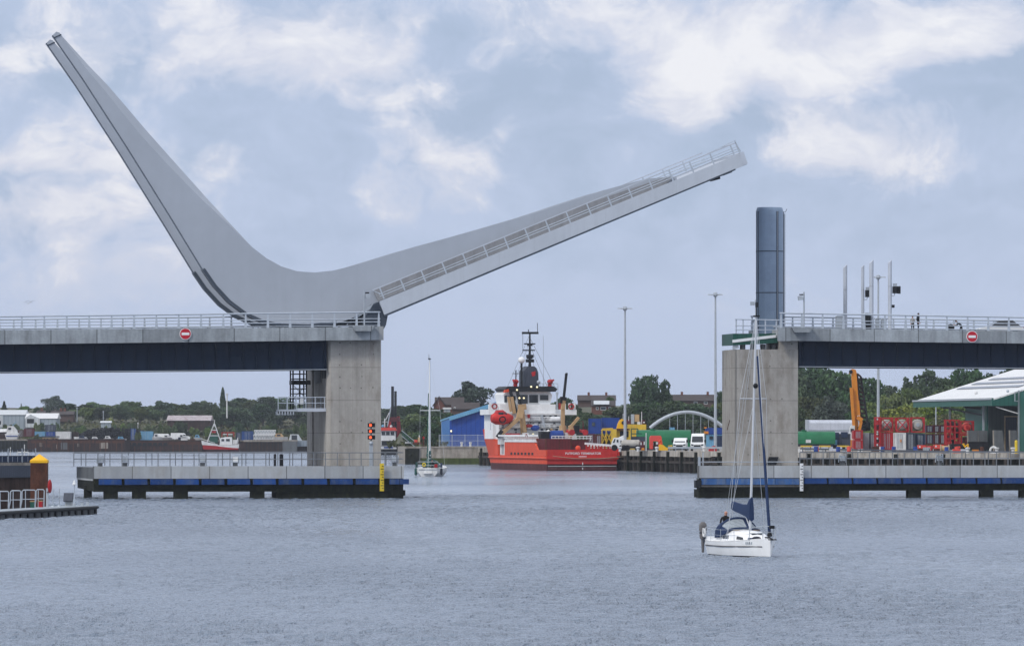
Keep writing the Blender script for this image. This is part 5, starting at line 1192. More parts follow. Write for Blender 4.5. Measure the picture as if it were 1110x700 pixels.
P('winch_house', t, MB().pbox(SH,584,467.5,593,479,24,2,'black_steel')); P('blue_winch', t, MB().lathe([(.85,-.9),(.85,.9)], (sp(600,472,23)[0],23,sp(600,472,23)[2]), 'container_blue', 14, 'x'))
dr = P('deck_railing', t, MB().tube(sp(595,472.5,21), sp(636,472.5,21), .07, 'white_paint', 6).tube(sp(595,475,21), sp(636,475,21), .06, 'white_paint', 6))
for i in range(12): P('post', dr, MB().tube(sp(595+3.6*i,472.5,21), sp(595+3.6*i,477.5,21), .05, 'white_paint', 6))
P('white_locker', t, MB().pbox(SH,609,468.5,613.5,475,22.5,1.4,'dirty_white').pbox(SH,617,470,620,476,21.4,.6,'dirty_white'))
fb = T('fast_rescue_boat', 'dark red rescue boat with roll frame on the starboard deck of the ship', 'boat', sp(626,472,22), SH)
c = sp(626,468.5,22)
P('tube_hull', fb, MB().path([(c[0]-1.1,21.2,c[2]),(c[0]-1.1,24,c[2]),(c[0],25,c[2]+.15),(c[0]+1.1,24,c[2]),(c[0]+1.1,21.2,c[2])], .48, 'bright_red', 10)); P('deck', fb, MB().box(c[0]-1,c[0]+1,21.3,24.2,c[2]-.4,c[2],'black_steel'))
P('roll_frame', fb, MB().path([(c[0]-.7,22,c[2]),(c[0]-.6,22,c[2]+1.9),(c[0]+.9,22,c[2]+1.8),(c[0]+1.0,22,c[2])], .1, 'maroon')); P('console', fb, MB().box(c[0]-.45,c[0]+.45,22.4,23,c[2],c[2]+1.1,'black_steel'))
P('mooring_line', t, MB().path([sp(598,494,-.3), sp(620,496.8,-.3), sp(645,497,-.3), sp(672,494.5,-.3), (SH.uz(700,490,-.3)[0],1.5,3.1)], .045, 'timber_pale', 5))
P('bow_mast', t, MB().tube((-4,38,6),(-4,38,10),.06,'rail_steel',6))
P('side_light_post', t, MB().tube(sp(531.5,466,33), sp(531.5,458,33), .05, 'rail_steel', 6))
# ================================================================== dock quay and yard
def wp(px, py, D): u, z = W.uz(px, py, D); return (u, D, z)
def gy(D, z=3.2): return HZ + (H-z)*6000/D           # photo row of ground level z at distance D
def seg(p, q):
    return Frame(p[0], p[1], math.degrees(math.atan2(q[1]-p[1], q[0]-p[0]))), math.hypot(q[0]-p[0], q[1]-p[1])
def piled_wall(label, p, q, pitch, cap='old_concrete', z0=2.35, back='weed_timber', waler=True):
    fr, n = seg(p, q)
    t = T('quay_wall', label, 'quay wall', (n/2, -1, 0), fr)
    P('cap_beam', t, MB().box(0, n, -1.5, -.02, z0, 3.26, cap)); P('back_wall', t, MB().box(0, n, -.45, -.04, -2, z0, back))
    if waler: P('waler', t, MB().box(0, n, -1.62, -1.42, 1.35, 1.7, 'pile_timber'))
    p0 = P('pile', t, MB().box(.3, .75, -1.45, -1.0, -2, z0+.02, 'pile_timber')); k = 1
    while .3 + k*pitch < n: copy_tree(p0, t, (k*pitch, 0, 0)); k += 1
    for i in range(int(n/9)): P('fender_timber', t, MB().box(4+9*i, 4.4+9*i, -1.9, -1.5, -1, 3.1, 'weed_timber'))
    return t
piled_wall('timber piled quay wall beside the orange ship', (18.9,868), (30.5,812), 3.1, 'quay_beam')
piled_wall('piled quay wall behind the right bridge pier', (30.5,812), (45,768), 3.1, 'quay_beam', 2.5)
piled_wall('pale quay wall with dark square openings below the red tank frames', (45,768), (68,742), 2.2, 'quay_beam', 2.45)
piled_wall('pale quay wall running out under the green shed', (68,742), (150,738.4), 2.0, 'quay_beam', 2.5)
fr, n = seg((-19.5,1026), (-4.6,1026))
t = T('quay_wall', 'old concrete quay wall with green weed below the blue shed', 'quay wall', (n/2,-1,0), fr)
P('wall', t, MB().box(0,n,-.9,-.02,-2,3.25,'old_concrete')); P('weed_band', t, MB().box(2.5,n-.02,-.96,-.88,-.5,1.15,'weed_green')); P('timber_end', t, MB().box(-.3,2.4,-1.2,-.93,-1,2.9,'weed_timber')); P('cap_beam', t, MB().box(-.2,n,-1.0,.3,3.0,3.3,'old_concrete'))
fr, n = seg((-4.6,1026), (-4.6,1000)); SOLO('quay_return_wall', 'weedy return wall between the blue shed quay and the ship berth', 'quay wall', MB().box(0,n,-.5,-.03,-2,3.24,'old_concrete'), (n/2,-.3,0), fr)
piled_wall('dark piled berth wall hidden behind the orange ship', (-4.6,1000), (18.9,868), 4)

def cont(px0, py0, px1, py1, D, dep, m, label, kind='container', door=True, group=None, trim=None, name='shipping_container'):
    u0, z1 = W.uz(px0, py0, D); u1, z0 = W.uz(px1, py1, D)
    t = T(name, label, kind, ((u0+u1)/2, D+dep/2, z0), W, group)
    tr = trim or m
    P('body', t, MB().box(u0+.06, u1-.06, D+.04, D+dep, z0+.08, z1-.06, m))
    for u in (u0, u1-.13): P('corner_post', t, MB().box(u, u+.13, D-.02, D+.14, z0, z1, tr))
    P('top_rail', t, MB().box(u0+.13, u1-.13, D-.01, D+.1, z1-.14, z1-.005, tr)); P('bottom_rail', t, MB().box(u0+.13, u1-.13, D-.01, D+.1, z0+.004, z0+.16, tr))
    if door:
        for k in (.3,.42,.58,.7): u = u0+(u1-u0)*k; P('lock_bar', t, MB().box(u-.03,u+.03,D-.03,D+.03,z0+.2,z1-.2,'galvanised'))
    return t
def lump(name, label, cat, D, rows, org=None, group=None):
    """rows: (part name, x0,y0,x1,y1 photo rows, depth offset, depth, material)"""
    px = sum((r[1]+r[3])/2 for r in rows)/len(rows); py = max(r[4] for r in rows)
    t = T(name, label, cat, wp(px, py, D), W, group)
    for nm, a, b, c, d, off, dep, m in rows: P(nm, t, MB().pbox(W, a, b, c, d, D+off, dep, m))
    return t
# lamp masts
def lamp_mast(px, ytop, D, label):
    u = W.u(px, D); z1 = W.z(ytop, px, D)
    t = T('lamp_mast', label, 'lamp mast', (u,D,3.2), W, 'tall dock lighting masts')
    P('shaft', t, MB().tube((u,D,3.2),(u,D,z1-.3),.25,'galvanised',12,.13)); P('base', t, MB().lathe([(.6,3.2),(.6,3.5),(.4,3.6)],(u,D,0),'dark_concrete',12))
    P('head_ring', t, MB().torus((u,D,z1-.2),.55,.09,'galvanised','z',14).lathe([(.3,z1-.5),(.32,z1+.05),(.1,z1+.2)],(u,D,0),'galvanised',10))
    for i in range(6):
        a = 6.283*i/6+.3; x, y = u+.95*math.cos(a), D+.95*math.sin(a)
        P('lamp_head', t, MB().loft([[(x-.3,y-.2,z1-.28),(x+.3,y-.2,z1-.28),(x+.3,y+.2,z1-.28),(x-.3,y+.2,z1-.28)],[(x-.2,y-.14,z1-.1),(x+.2,y-.14,z1-.1),(x+.2,y+.14,z1-.1),(x-.2,y+.14,z1-.1)]],'galvanised').bar((u,D,z1-.2),(x,y,z1-.2),.07,.07,'galvanised'))
lamp_mast(677.5, 333, 885, 'tall lamp mast behind the yellow yard equipment')
lamp_mast(775.5, 318, 850, 'tall lamp mast by the vans left of the right pier')
lamp_mast(952, 299, 845, 'tall lamp mast behind the red tank frames')

# blue shed and its fence
D = 1062
t = T('blue_shed', 'large blue corrugated shed with a pale sloping roof edge on the old quay', 'shed', wp(510,484,D))
g = MB(); 
P('gable_wall', t, MB().pprism(W,[(487.5,453.2),(531,439.5),(560,431),(560,485),(487.5,485)],D,22,'blue_sheet'))
P('side_wall', t, MB().add([wp(478.3,457,D+26),wp(487.4,453.6,D+.1),wp(487.4,485,D+.1),wp(478.3,485,D+26),tuple(Vector(wp(478.3,457,D+26))+Vector((.5,.2,0))),tuple(Vector(wp(487.4,453.6,D+.1))+Vector((.5,.2,0))),tuple(Vector(wp(487.4,485,D+.1))+Vector((.5,.2,0))),tuple(Vector(wp(478.3,485,D+26))+Vector((.5,.2,0)))],[(0,1,2,3),(4,7,6,5),(0,4,5,1),(1,5,6,2),(2,6,7,3),(3,7,4,0)],'blue_sunlit'))
P('roof', t, MB().add([wp(477.2,456.8,D+27),wp(487,453.4,D-.6),wp(562,429.6,D-.6),wp(552,433,D+27)]+[tuple(Vector(p)+Vector((0,0,.35))) for p in (wp(477.2,456.8,D+27),wp(487,453.4,D-.6),wp(562,429.6,D-.6),wp(552,433,D+27))],[(0,1,2,3),(4,7,6,5),(0,4,5,1),(1,5,6,2),(2,6,7,3),(3,7,4,0)],'pale_blue'))
P('verge_trim', t, MB().add([wp(486.7,453.0,D-.8),wp(562,429.3,D-.8),wp(562,432.3,D-.8),wp(486.7,456,D-.8)]+[wp(486.7,453.0,D-.5),wp(562,429.3,D-.5),wp(562,432.3,D-.5),wp(486.7,456,D-.5)],[(0,1,2,3),(4,7,6,5),(0,4,5,1),(1,5,6,2),(2,6,7,3),(3,7,4,0)],'pale_blue'))
P('wall_lamp', t, MB().pbox(W,488.3,466,489.8,468,D-.3,.28,'lamp_warm'))
m_, N_, K_ = nodes('mesh_wire'); bs = N_['Principled BSDF']; bs.inputs['Base Color'].default_value = (.30,.34,.40,1); bs.inputs['Roughness'].default_value = .5
M['mesh_wire'] = m_
def fence(label, p, q, z0, h, pitch, wire, m='galvanised', slat=None):
    fr, n = seg(p, q); t = T('mesh_fence', label, 'fence', (n/2,0,z0), fr)
    for z in (z0+h, z0+h*.5, z0+.1): P('rail', t, MB().tube((0,0,z),(n,0,z),.04,m,6))
    p0 = P('post', t, MB().box(0,.1,-.05,.05,z0,z0+h+.1,m)); k = 1
    while k*pitch <= n: copy_tree(p0, t, (k*pitch,0,0)); k += 1
    g = MB(); x = wire
    while x < n: g.box(x-.012,x+.012,.01,.03,z0+.05,z0+h,slat or 'mesh_wire'); x += wire
    P('mesh_panel', t, g); return t
fence('tall grey mesh fence in front of the blue shed', (-13.6,1030), (-2.5,1030), 3.3, 2.1, 2.4, .14)
gw = T('gangway', 'green lattice gangway sloping down at the end of the old quay', 'gangway', wp(444,478,1040))
for dy in (0, 1.1):
    a, b_ = Vector(wp(435.5,466.5,1040))+Vector((0,dy,0)), Vector(wp(450,478.5,1040))+Vector((0,dy,0))
    sdp = P('side_truss', gw, MB().bar(a,b_,.09,.09,'galvanised').bar(a-Vector((0,0,1)),b_-Vector((0,0,1)),.09,.09,'galvanised'))
    for i in range(9): P('strut', sdp, MB().bar(a+(b_-a)*(i/9), a+(b_-a)*((i+.5)/9)-Vector((0,0,1)), .06,.06,'green_steel').bar(a+(b_-a)*((i+.5)/9)-Vector((0,0,1)), a+(b_-a)*((i+1)/9), .06,.06,'green_steel'))
P('tread', gw, MB().add([tuple(Vector(wp(435.5,466.5,1040))+Vector((0,0,-1))),tuple(Vector(wp(450,478.5,1040))+Vector((0,0,-1))),tuple(Vector(wp(450,478.5,1040))+Vector((0,1.1,-1))),tuple(Vector(wp(435.5,466.5,1040))+Vector((0,1.1,-1)))],[(0,1,2,3)],'galvanised'))
lump('quay_winch','orange and tan winch set on the end of the old quay','winch',1034,[('base',447.5,479,457,481.5,0,2,'rust'),('drum',449,476.5,452.5,480,.2,1.2,'coral_red'),('frame',453,474,455.2,480,.1,1,'tan_paint'),('post',454,471.5,454.8,476,.3,.2,'dirty_white')])
lump('navigation_beacon','thin red post with lamp at the old quay edge','beacon',1026,[('post',458.4,474,459.9,484,0,.3,'rust'),('lamp',458.2,473,460.1,475.6,-.05,.4,'bright_red')])
for i, px in enumerate((500.5, 510)): SOLO('mooring_bollard', ('left','right')[i]+' pale bollard on the quay before the blue shed fence', 'bollard', MB().lathe([(.22,3.3),(.2,3.8),(.32,4.0),(.28,4.1)],(W.u(px,1027),1027,0),'dirty_white',10), (W.u(px,1027),1027,3.3))
P('sign_board', gw, MB().pbox(W,439,478.5,447,480.5,1041.4,.1,'dirty_white'))

# containers behind the ship
cont(638,453.4,651.8,470,935,6,'container_blue','blue site cabin with a small window behind the ship bow','cabin',False,name='site_cabin')
P('window', COL.objects['site_cabin'], MB().pbox(W,641.5,457.5,645,461.5,934.9,.1,'glass_tint'))
cont(652.2,452.6,671.5,470,940,6,'container_blue','longer blue cabin beside the yellow yard equipment','cabin',False,name='site_cabin')
cont(636,470,645,484,930,5,'maroon','dark red container under the windowed blue cabin'); cont(645.4,471,652.5,484,930,5,'maroon','small dark red container left of the yellow frame')
# yellow equipment
D = 895
t = T('winch_frame', 'yellow open steel frame with green struts beside the blue cabins', 'frame', wp(657,487,D))
P('top_plate', t, MB().pprism(W,[(651.5,466.5),(653.5,464),(664.5,463.4),(664.5,466.8)],D,3,'yard_yellow'))
for a in (652, 656.5, 662): P('post', t, MB().pbox(W,a,466.5,a+1.1,487,D,.3,'yard_yellow')); P('post', t, MB().pbox(W,a+.4,466.5,a+1.3,487,D+2.6,.3,'green_steel'))
for a,b_,c,d_ in ((652,468,658,480),(658,468,653,480),(657,468,663,480),(663,468,657,480)): P('brace', t, MB().bar(wp(a,b_,D+.2),wp(c,d_,D+.2),.16,.16,'yard_yellow'))
P('drum', t, MB().lathe([(.9,-.8),(.9,.8)], wp(658,477,D+1.5), 'black_steel', 14, 'x'))
t = T('cable_plough', 'yellow cable machine with a rounded hood and red deck', 'machine', wp(670,487,D-5))
P('body', t, MB().pbox(W,663,464.8,681,478,D-5,4,'yard_yellow')); P('front_column', t, MB().pbox(W,663,465,668.4,482,D-5.4,1,'yard_yellow'))
P('red_deck', t, MB().pbox(W,668.6,464.3,682.5,466.2,D-5.8,4.6,'rust')); P('hood', t, MB().pprism(W,[(668.5,464.4),(669.5,459.5),(671.5,455.5),(674,453.8),(676.5,455),(677.8,458.5),(678,464.4)],D-4.6,2.6,'cap_yellow'))
P('port_hole', t, MB().lathe([(.32,D-4.75),(.32,D-4.5)],(W.u(675.2,D),0,W.z(458,675,D)),'black_steel',10,'y')); P('dark_bay', t, MB().pbox(W,672,467,681.5,473.5,D-5.25,.2,'black_steel')); P('mast', t, MB().pbox(W,675,448,675.7,456,D-3,.1,'galvanised'))
t = T('cable_tank', 'pale yellow cable tank with red railing boxes and two grey uprights on top', 'tank', wp(690,487,D+2))
P('body', t, MB().pprism(W,[(680.5,459.8),(700.5,459.8),(700.5,487),(680.5,487)],D+2,5,'yard_yellow')); P('cabinet', t, MB().pbox(W,684,448.8,687.5,459.4,D+2.2,1,'galvanised').pbox(W,687.8,449,693,457,D+2.3,1.2,'tan_paint'))
P('red_box', t, MB().pbox(W,678.5,454.5,684,459.7,D+2.4,2,'maroon').pbox(W,694.5,455,699.2,459.7,D+2.4,2,'maroon')); P('upright', t, MB().pbox(W,695.2,446,695.9,460,D+2,.12,'dirty_white')); P('upright', t, MB().pbox(W,681.2,451,681.8,456,D+2,.1,'dirty_white')); P('white_box', t, MB().pbox(W,690.8,457,694.2,459.8,D+2.1,.8,'dirty_white').pbox(W,697,457,699,458.2,D+2,.5,'dirty_white'))
P('rib', t, MB().pbox(W,688.7,460.2,689.3,487,D+1.9,.1,'cap_yellow'))
# green storage tank on the left
def drum_tank(px0, px1, y0, y1, D, m, label, dep=3.2):
    u0, z1 = W.uz(px0,y0,D); u1, z0 = W.uz(px1,y1,D); hgt = z1-z0
    t = T('storage_tank', label, 'tank', ((u0+u1)/2, D+dep/2, z0))
    c = D+dep/2; r = dep/2
    prof = [(D,z0+.3),(D,z1-r*.9)] + [(c-r*math.cos(math.pi*i/10), z1-r*.9+r*.9*math.sin(math.pi*i/10)) for i in range(1,10)] + [(D+dep,z1-r*.9),(D+dep,z0+.3)]
    P('shell', t, MB().side(prof, u0, u1, m)); P('skid', t, MB().box(u0+.3,u1-.3,D+.2,D+dep-.2,z0-.02,z0+.3,'slate_grey'))
    for k in (.33,.66): P('rib', t, MB().side([(a+( -.05 if i < 2 else 0), b) for i,(a,b) in enumerate(prof)], u0+(u1-u0)*k-.05, u0+(u1-u0)*k+.05, m))
    P('hatch', t, MB().lathe([(.4,z1-.02),(.4,z1+.18)], (u0+(u1-u0)*.3,c,0), m, 12)); return t
drum_tank(690, 749, 465.8, 487.5, 872, 'tank_green', 'long green storage tank behind the two white vans')
gt = drum_tank(858, 905.5, 467.2, 483.2, 835, 'tank_green', 'green storage tank with a white placard right of the pier')
P('placard', gt, MB().pbox(W,873.5,476.3,879,479.8,834.93,.05,'dirty_white'))
t = T('pipe_frame', 'dark green pipe frame at the left end of the long tank', 'frame', wp(688,480,868))
for a,b_,c,d_ in ((684.3,464.6,684.3,476),(684.3,464.6,691.5,464.6),(691.5,464.6,691.5,470),(684.3,470,696,470)): P('bar', t, MB().bar(wp(a,b_,868),wp(c,d_,868),.16,.16,'green_steel'))
cont(684,473,700,478.2,850,5,'slate_grey','black flat container above the silver tanker trailer',door=False)
# tanker and lorry
D = 842
t = T('tank_trailer', 'silver tank trailer with a red tail frame on the dock quay', 'trailer', wp(684,gy(D),D))
c = wp(684,481.2,D)
P('tank', t, MB().lathe([(.15,-1.35),(.6,-1.2),(.66,-.9),(.66,1.4),(.5,1.6)], (c[0]-.2,D+.7,c[2]), 'tank_grey', 16, 'x')); P('chassis', t, MB().pbox(W,674,483.6,697,485.4,D,1.4,'black_steel')); P('tail_frame', t, MB().pbox(W,694,478,699.2,486.5,D-.1,1.6,'maroon'))
P('tail_light', t, MB().pbox(W,694.3,479,695.5,482,D-.16,.05,'dirty_white').pbox(W,697.8,478.3,698.9,482,D-.16,.05,'dirty_white'))
for px in (676.5, 680, 691): P('wheel', t, MB().lathe([(.25,D-.1),(.42,D-.1),(.45,D),(.45,D+.25)], (W.u(px,D),0,3.65), 'tyre_black', 14, 'y'))
t = T('lorry', 'white lorry cab with dark windows left of the silver tanker', 'lorry', wp(669,gy(850),850))
P('cab', t, MB().pprism(W,[(662.5,486),(663.2,479.5),(665.3,474.8),(667,474.2),(676,474.2),(676,486)],848,2.4,'white_paint'))
P('windscreen', t, MB().pprism(W,[(664.2,479.6),(666,475.6),(667.2,475.4),(666,479.6)],847.95,.1,'glass_dark')); P('window', t, MB().pbox(W,668.5,476.3,670.3,479.2,847.93,.1,'glass_dark')); P('window', t, MB().pbox(W,672.5,477,673.6,480.5,847.93,.1,'glass_dark'))
P('air_deflector', t, MB().pprism(W,[(670,474.3),(676,471.5),(676,474.3)],848.3,2,'dirty_white'))
for px in (666, 674): P('wheel', t, MB().lathe([(.25,847.8),(.45,847.8),(.48,847.9),(.48,848.2)], (W.u(px,848),0,3.66), 'tyre_black', 14, 'y'))
t = T('pump_unit', 'red arched pump housing with an orange pipe on the dock quay', 'machine', wp(711,gy(842),842))
P('housing', t, MB().pprism(W,[(704.3,486.5),(704.3,474),(705.5,472),(716,472),(717.3,474),(717.6,486.5),(713.5,486.5),(713.3,478),(708,478),(707.8,486.5)],842,2.4,'coral_red')); P('panel', t, MB().pbox(W,705,479,713.4,486,842.6,.2,'rust')); P('pipe', t, MB().path([wp(714.5,479,841.6),wp(716.4,476.5,841.6),wp(717,481,841.6),wp(714.8,482.5,841.6)],.2,'ship_orange',8)); P('notice', t, MB().pbox(W,711,479,713.4,481.5,841.9,.06,'dirty_white').pbox(W,707.3,479.6,708.4,482.4,842.5,.06,'dirty_white'))
SOLO('ballast_block', 'yellow concrete block beside the red pump housing', 'block', MB().pprism(W,[(714.2,488),(714.2,482),(715.5,481.4),(719,482),(722,484.6),(724,485),(724,488)],828,1.6,'cap_yellow'), wp(719,488,828))
SOLO('ballast_block', 'small yellow block under the front of the left van', 'block', MB().pprism(W,[(724,486.6),(724.5,482.6),(728.6,482.2),(729.4,486.6)],845,1.4,'yard_yellow'), wp(727,487,845))
SOLO('cone_marker', 'orange marker block at the quay edge below the silver tanker', 'marker', MB().pprism(W,[(695,487.8),(695.8,485.2),(698.2,485.2),(698.8,487.8)],822,.5,'crane_orange'), wp(697,488,822))
for px, lab in ((672,'white bollard at the quay edge below the lorry'),(691.5,'white bollard at the quay edge below the tanker wheels'),(712,'white bollard in front of the red pump housing'),(763,'white bollard in front of the taller van')):
    u = W.u(px,821); SOLO('mooring_bollard', lab, 'bollard', MB().lathe([(.2,3.2),(.18,3.55),(.3,3.7),(.3,3.85),(.1,3.92)],(u,821,0),'dirty_white',10), (u,821,3.2))
SOLO('light_post', 'thin pale post between the tanker and the red pump housing', 'post', MB().tube(wp(700.4,469,838),(W.u(700.4,838),838,3.2),.07,'dirty_white',8), (W.u(700.4,838),838,3.2))
van(L(736.5,838,3.2,-5), 'lower white van with a dark windscreen facing the water', 1.98, 1.95, 5.0); van(L(755.8,836,3.2,-4), 'taller white van nearest the right lamp mast', 2.65, 2.05, 5.8)
gr = T('guard_rail', 'low grey guard rail along the quay edge under the vans', 'barrier', (W.u(745,822),822,3.2))
P('rail', gr, MB().bar((W.u(724,822),822,3.75),(W.u(790,822),822,3.75),.1,.3,'galvanised'))
for i in range(10): u = W.u(725+7*i,822); P('post', gr, MB().box(u,u+.12,822.06,822.2,3.2,3.9,'galvanised'))
D = 856
lump('skip_lorry','blue skip lorry partly behind the right lamp mast','lorry',D,[('skip',765,463.5,783,470.5,0,3,'container_blue'),('orange_beacon_bar',763.2,467.2,768,470,-.1,1,'crane_orange'),('body',766,471,783,484,.1,3,'pale_blue'),('window',769,472.5,773,476,-.05,.1,'glass_dark'),('tail_lift',777,472,783,486,-.2,.3,'container_navy'),('roof_edge',763.5,462.6,766,464.2,-.1,1,'crane_orange')])
SOLO('red_boat_cover', 'small pink red covered car at the foot of the right lamp mast', 'car', MB().loft([[(W.u(768.5+k*0,830)+x*1.0+.0,830+y,3.2+z) for x,z in ((0,0),(.05,.35),(.35,.55),(.6,.8),(.95,.8),(1.15,.5),(1.2,0))] for y in (0,2.5) for k in (0,)], 'bright_red'), (W.u(772,830),830,3.2))
# steel arch
D = 1010; pts = [wp(705+84*i/20, 470-23.5*math.sin(math.pi*min(1,(i+1.2)/21.5))**.75, D) for i in range(21)]
t = T('footbridge_arch', 'pale grey steel arch curving up behind the vans', 'arch', wp(745,475,D))
P('rib', t, MB().path(pts, .3, 'galvanised', 8)); P('rib', t, MB().path([(x,y+3.5,z) for x,y,z in pts], .3, 'galvanised', 8))
for i in range(5,19,2): P('hanger', t, MB().tube(pts[i], (pts[i][0],D,3.4), .05, 'galvanised', 5))
P('deck', t, MB().box(pts[0][0],pts[-1][0],D-.1,D+3.7,3.2,3.6,'pale_concrete'))
lump('blue_tarp_stack','blue covered stack behind the long green tank','stack',900,[('cover',726,463,731.5,470,0,2,'pale_blue'),('pallet',725.5,470,732,473,0,2.2,'timber_pale')])

# ------------------------------------------------------------------ right yard
t = T('tarpaulin_shelter', 'long pale grey tarpaulin shelter behind the green tank', 'shelter', wp(900,486,905))
u0, z1 = W.uz(875.5,455,905); u1 = W.u(929,905)
P('cover', t, MB().side([(905,3.2),(905,z1-.5),(905.4,z1-.1),(906.5,z1),(911,z1),(912,z1-.4),(912,3.2)], u0, u1, 'tarpaulin')); P('frame', t, MB().box(u0-.05,u0+.1,904.95,912,3.2,z1+.05,'galvanised')); P('hem', t, MB().box(u0,u1,904.93,905,z1-1.75,z1-1.6,'container_grey'))
lump('low_loader','navy low loader lorry parked right of the green tank','lorry',838,[('cab',901,468.5,909.5,484,0,2.4,'container_navy'),('windscreen',901.5,469.5,905,472.5,-.05,.1,'dirty_white'),('bed',909,470,922,483,.3,2.4,'slate_grey'),('locker',904.5,476.5,907.5,482,-.06,.1,'pale_blue'),('rack',912,468,919,474,.1,1.5,'container_navy'),('wheel',903,482,906.5,487,-.04,.3,'tyre_black'),('wheel',913,482,916.5,487,-.04,.3,'tyre_black')])
for a, lab in ((868,'left yellow pallet beam below the green tank'),(888,'right yellow pallet beam below the green tank'),(907.5,'yellow pallet beam below the navy low loader')):
    SOLO('pallet_beam', lab, 'beam', MB().pbox(W,a,482.6,a+12.5,484.3,822,.6,'yard_yellow').pbox(W,a+1,484.3,a+2.2,488.6,822.1,.4,'timber_pale').pbox(W,a+10,484.3,a+11.2,488.6,822.1,.4,'timber_pale'), wp(a+6,488.6,822))
random.seed(5)
for i in range(9):
    a = 864.5+8.2*i; w_ = random.choice((4,5,6)); 
    SOLO('kerb_block', 'pale concrete block in the row along the right quay edge', 'block', MB().pbox(W,a,486+random.uniform(0,1),a+w_,490,794-i*2.2,.9,random.choice(('pale_concrete','dirty_white','container_grey'))), wp(a+w_/2,490,794-i*2.2), group='kerb blocks along the right quay')
gr = T('guard_rail', 'long grey pipe rail along the right quay edge', 'barrier', wp(985,490,760))
P('rail', gr, MB().tube(wp(868,486,790),wp(1012,489,752),.12,'slate_grey',6).tube(wp(1012,489,752),wp(1110,489.6,745),.1,'slate_grey',6))
for i in range(12): a = 870+12.5*i; P('post', gr, MB().bar(wp(a,486.2+.02*i,789-3.2*i),wp(a,491.5,789-3.2*i),.12,.12,'slate_grey'))
# orange crane
D = 850
t = T('mobile_crane', 'orange crane with its telescopic boom raised steeply in the yard', 'crane', wp(927,487,D))
P('chassis', t, MB().pbox(W,919,483.5,934,486.5,D,3,'black_steel')); P('counterweight', t, MB().pbox(W,918.6,476.5,924.5,485,D-.2,2.8,'crane_orange')); P('cab', t, MB().pprism(W,[(921.5,476.5),(921.5,464),(923,461),(926.5,461),(926.5,476.5)],D+.1,1.8,'dirty_white')); P('cab_window', t, MB().pbox(W,922,464.5,925.6,468,D,.12,'glass_dark'))
P('turntable', t, MB().pbox(W,924.5,470,933.5,477,D+.2,2.6,'black_steel'))
b0, b1 = Vector(wp(930,466,D+1.2)), Vector(wp(925.3,402.5,D+1.2)); mid = b0+(b1-b0)*.5
bm_ = P('boom', t, MB().bar(b0, mid, 1.0, .9, 'crane_orange').bar(mid, b1, .8, .75, 'crane_orange')); P('boom_head', bm_, MB().pprism(W,[(920.5,405),(921.5,401.5),(924,399.6),(927.5,400.5),(929,405)],D+.8,1.2,'crane_orange').lathe([(.3,D+.6),(.3,D+.8)],(W.u(922.5,D),0,W.z(402.8,922,D)),'black_steel',12,'y'))
P('lower_arm', bm_, MB().bar(wp(929.2,452,D+.5), wp(934.5,455.5,D+.5), .7,.6,'crane_orange').bar(wp(933.6,456,D+.5), wp(931.4,466,D+.5), .45,.5,'crane_orange').bar(wp(922.6,420,D+.5), wp(925.5,462,D+.5), .45,.5,'crane_orange'))
P('lift_ram', bm_, MB().tube(wp(932.5,468,D+.6), wp(930.5,450,D+.6), .2,'alloy',8).tube(wp(932.5,470,D+.6), wp(931.5,462,D+.6), .32,'black_steel',8))
l0, l1 = (wp(933,408,D+2), wp(941.5,466,D+2)), (wp(929,405,D+2), wp(933.5,466,D+2))
la = P('access_ladder', t, MB().bar(l0[0],l0[1],.34,.34,'black_steel').bar(l1[0],l1[1],.34,.34,'black_steel'))
for i in range(14):
    k = i/13; a, c = Vector(l0[0])+(Vector(l0[1])-Vector(l0[0]))*k, Vector(l1[0])+(Vector(l1[1])-Vector(l1[0]))*k; P('rung', la, MB().bar(a,c,.36,.3,'rust_dark'))
P('winch', t, MB().lathe([(.6,-.6),(.6,.6)], wp(935,463,D+1.6), 'black_steel', 12, 'x')); P('winch_frame', t, MB().pbox(W,933,457,943.5,466.5,D+2,.6,'black_steel'))
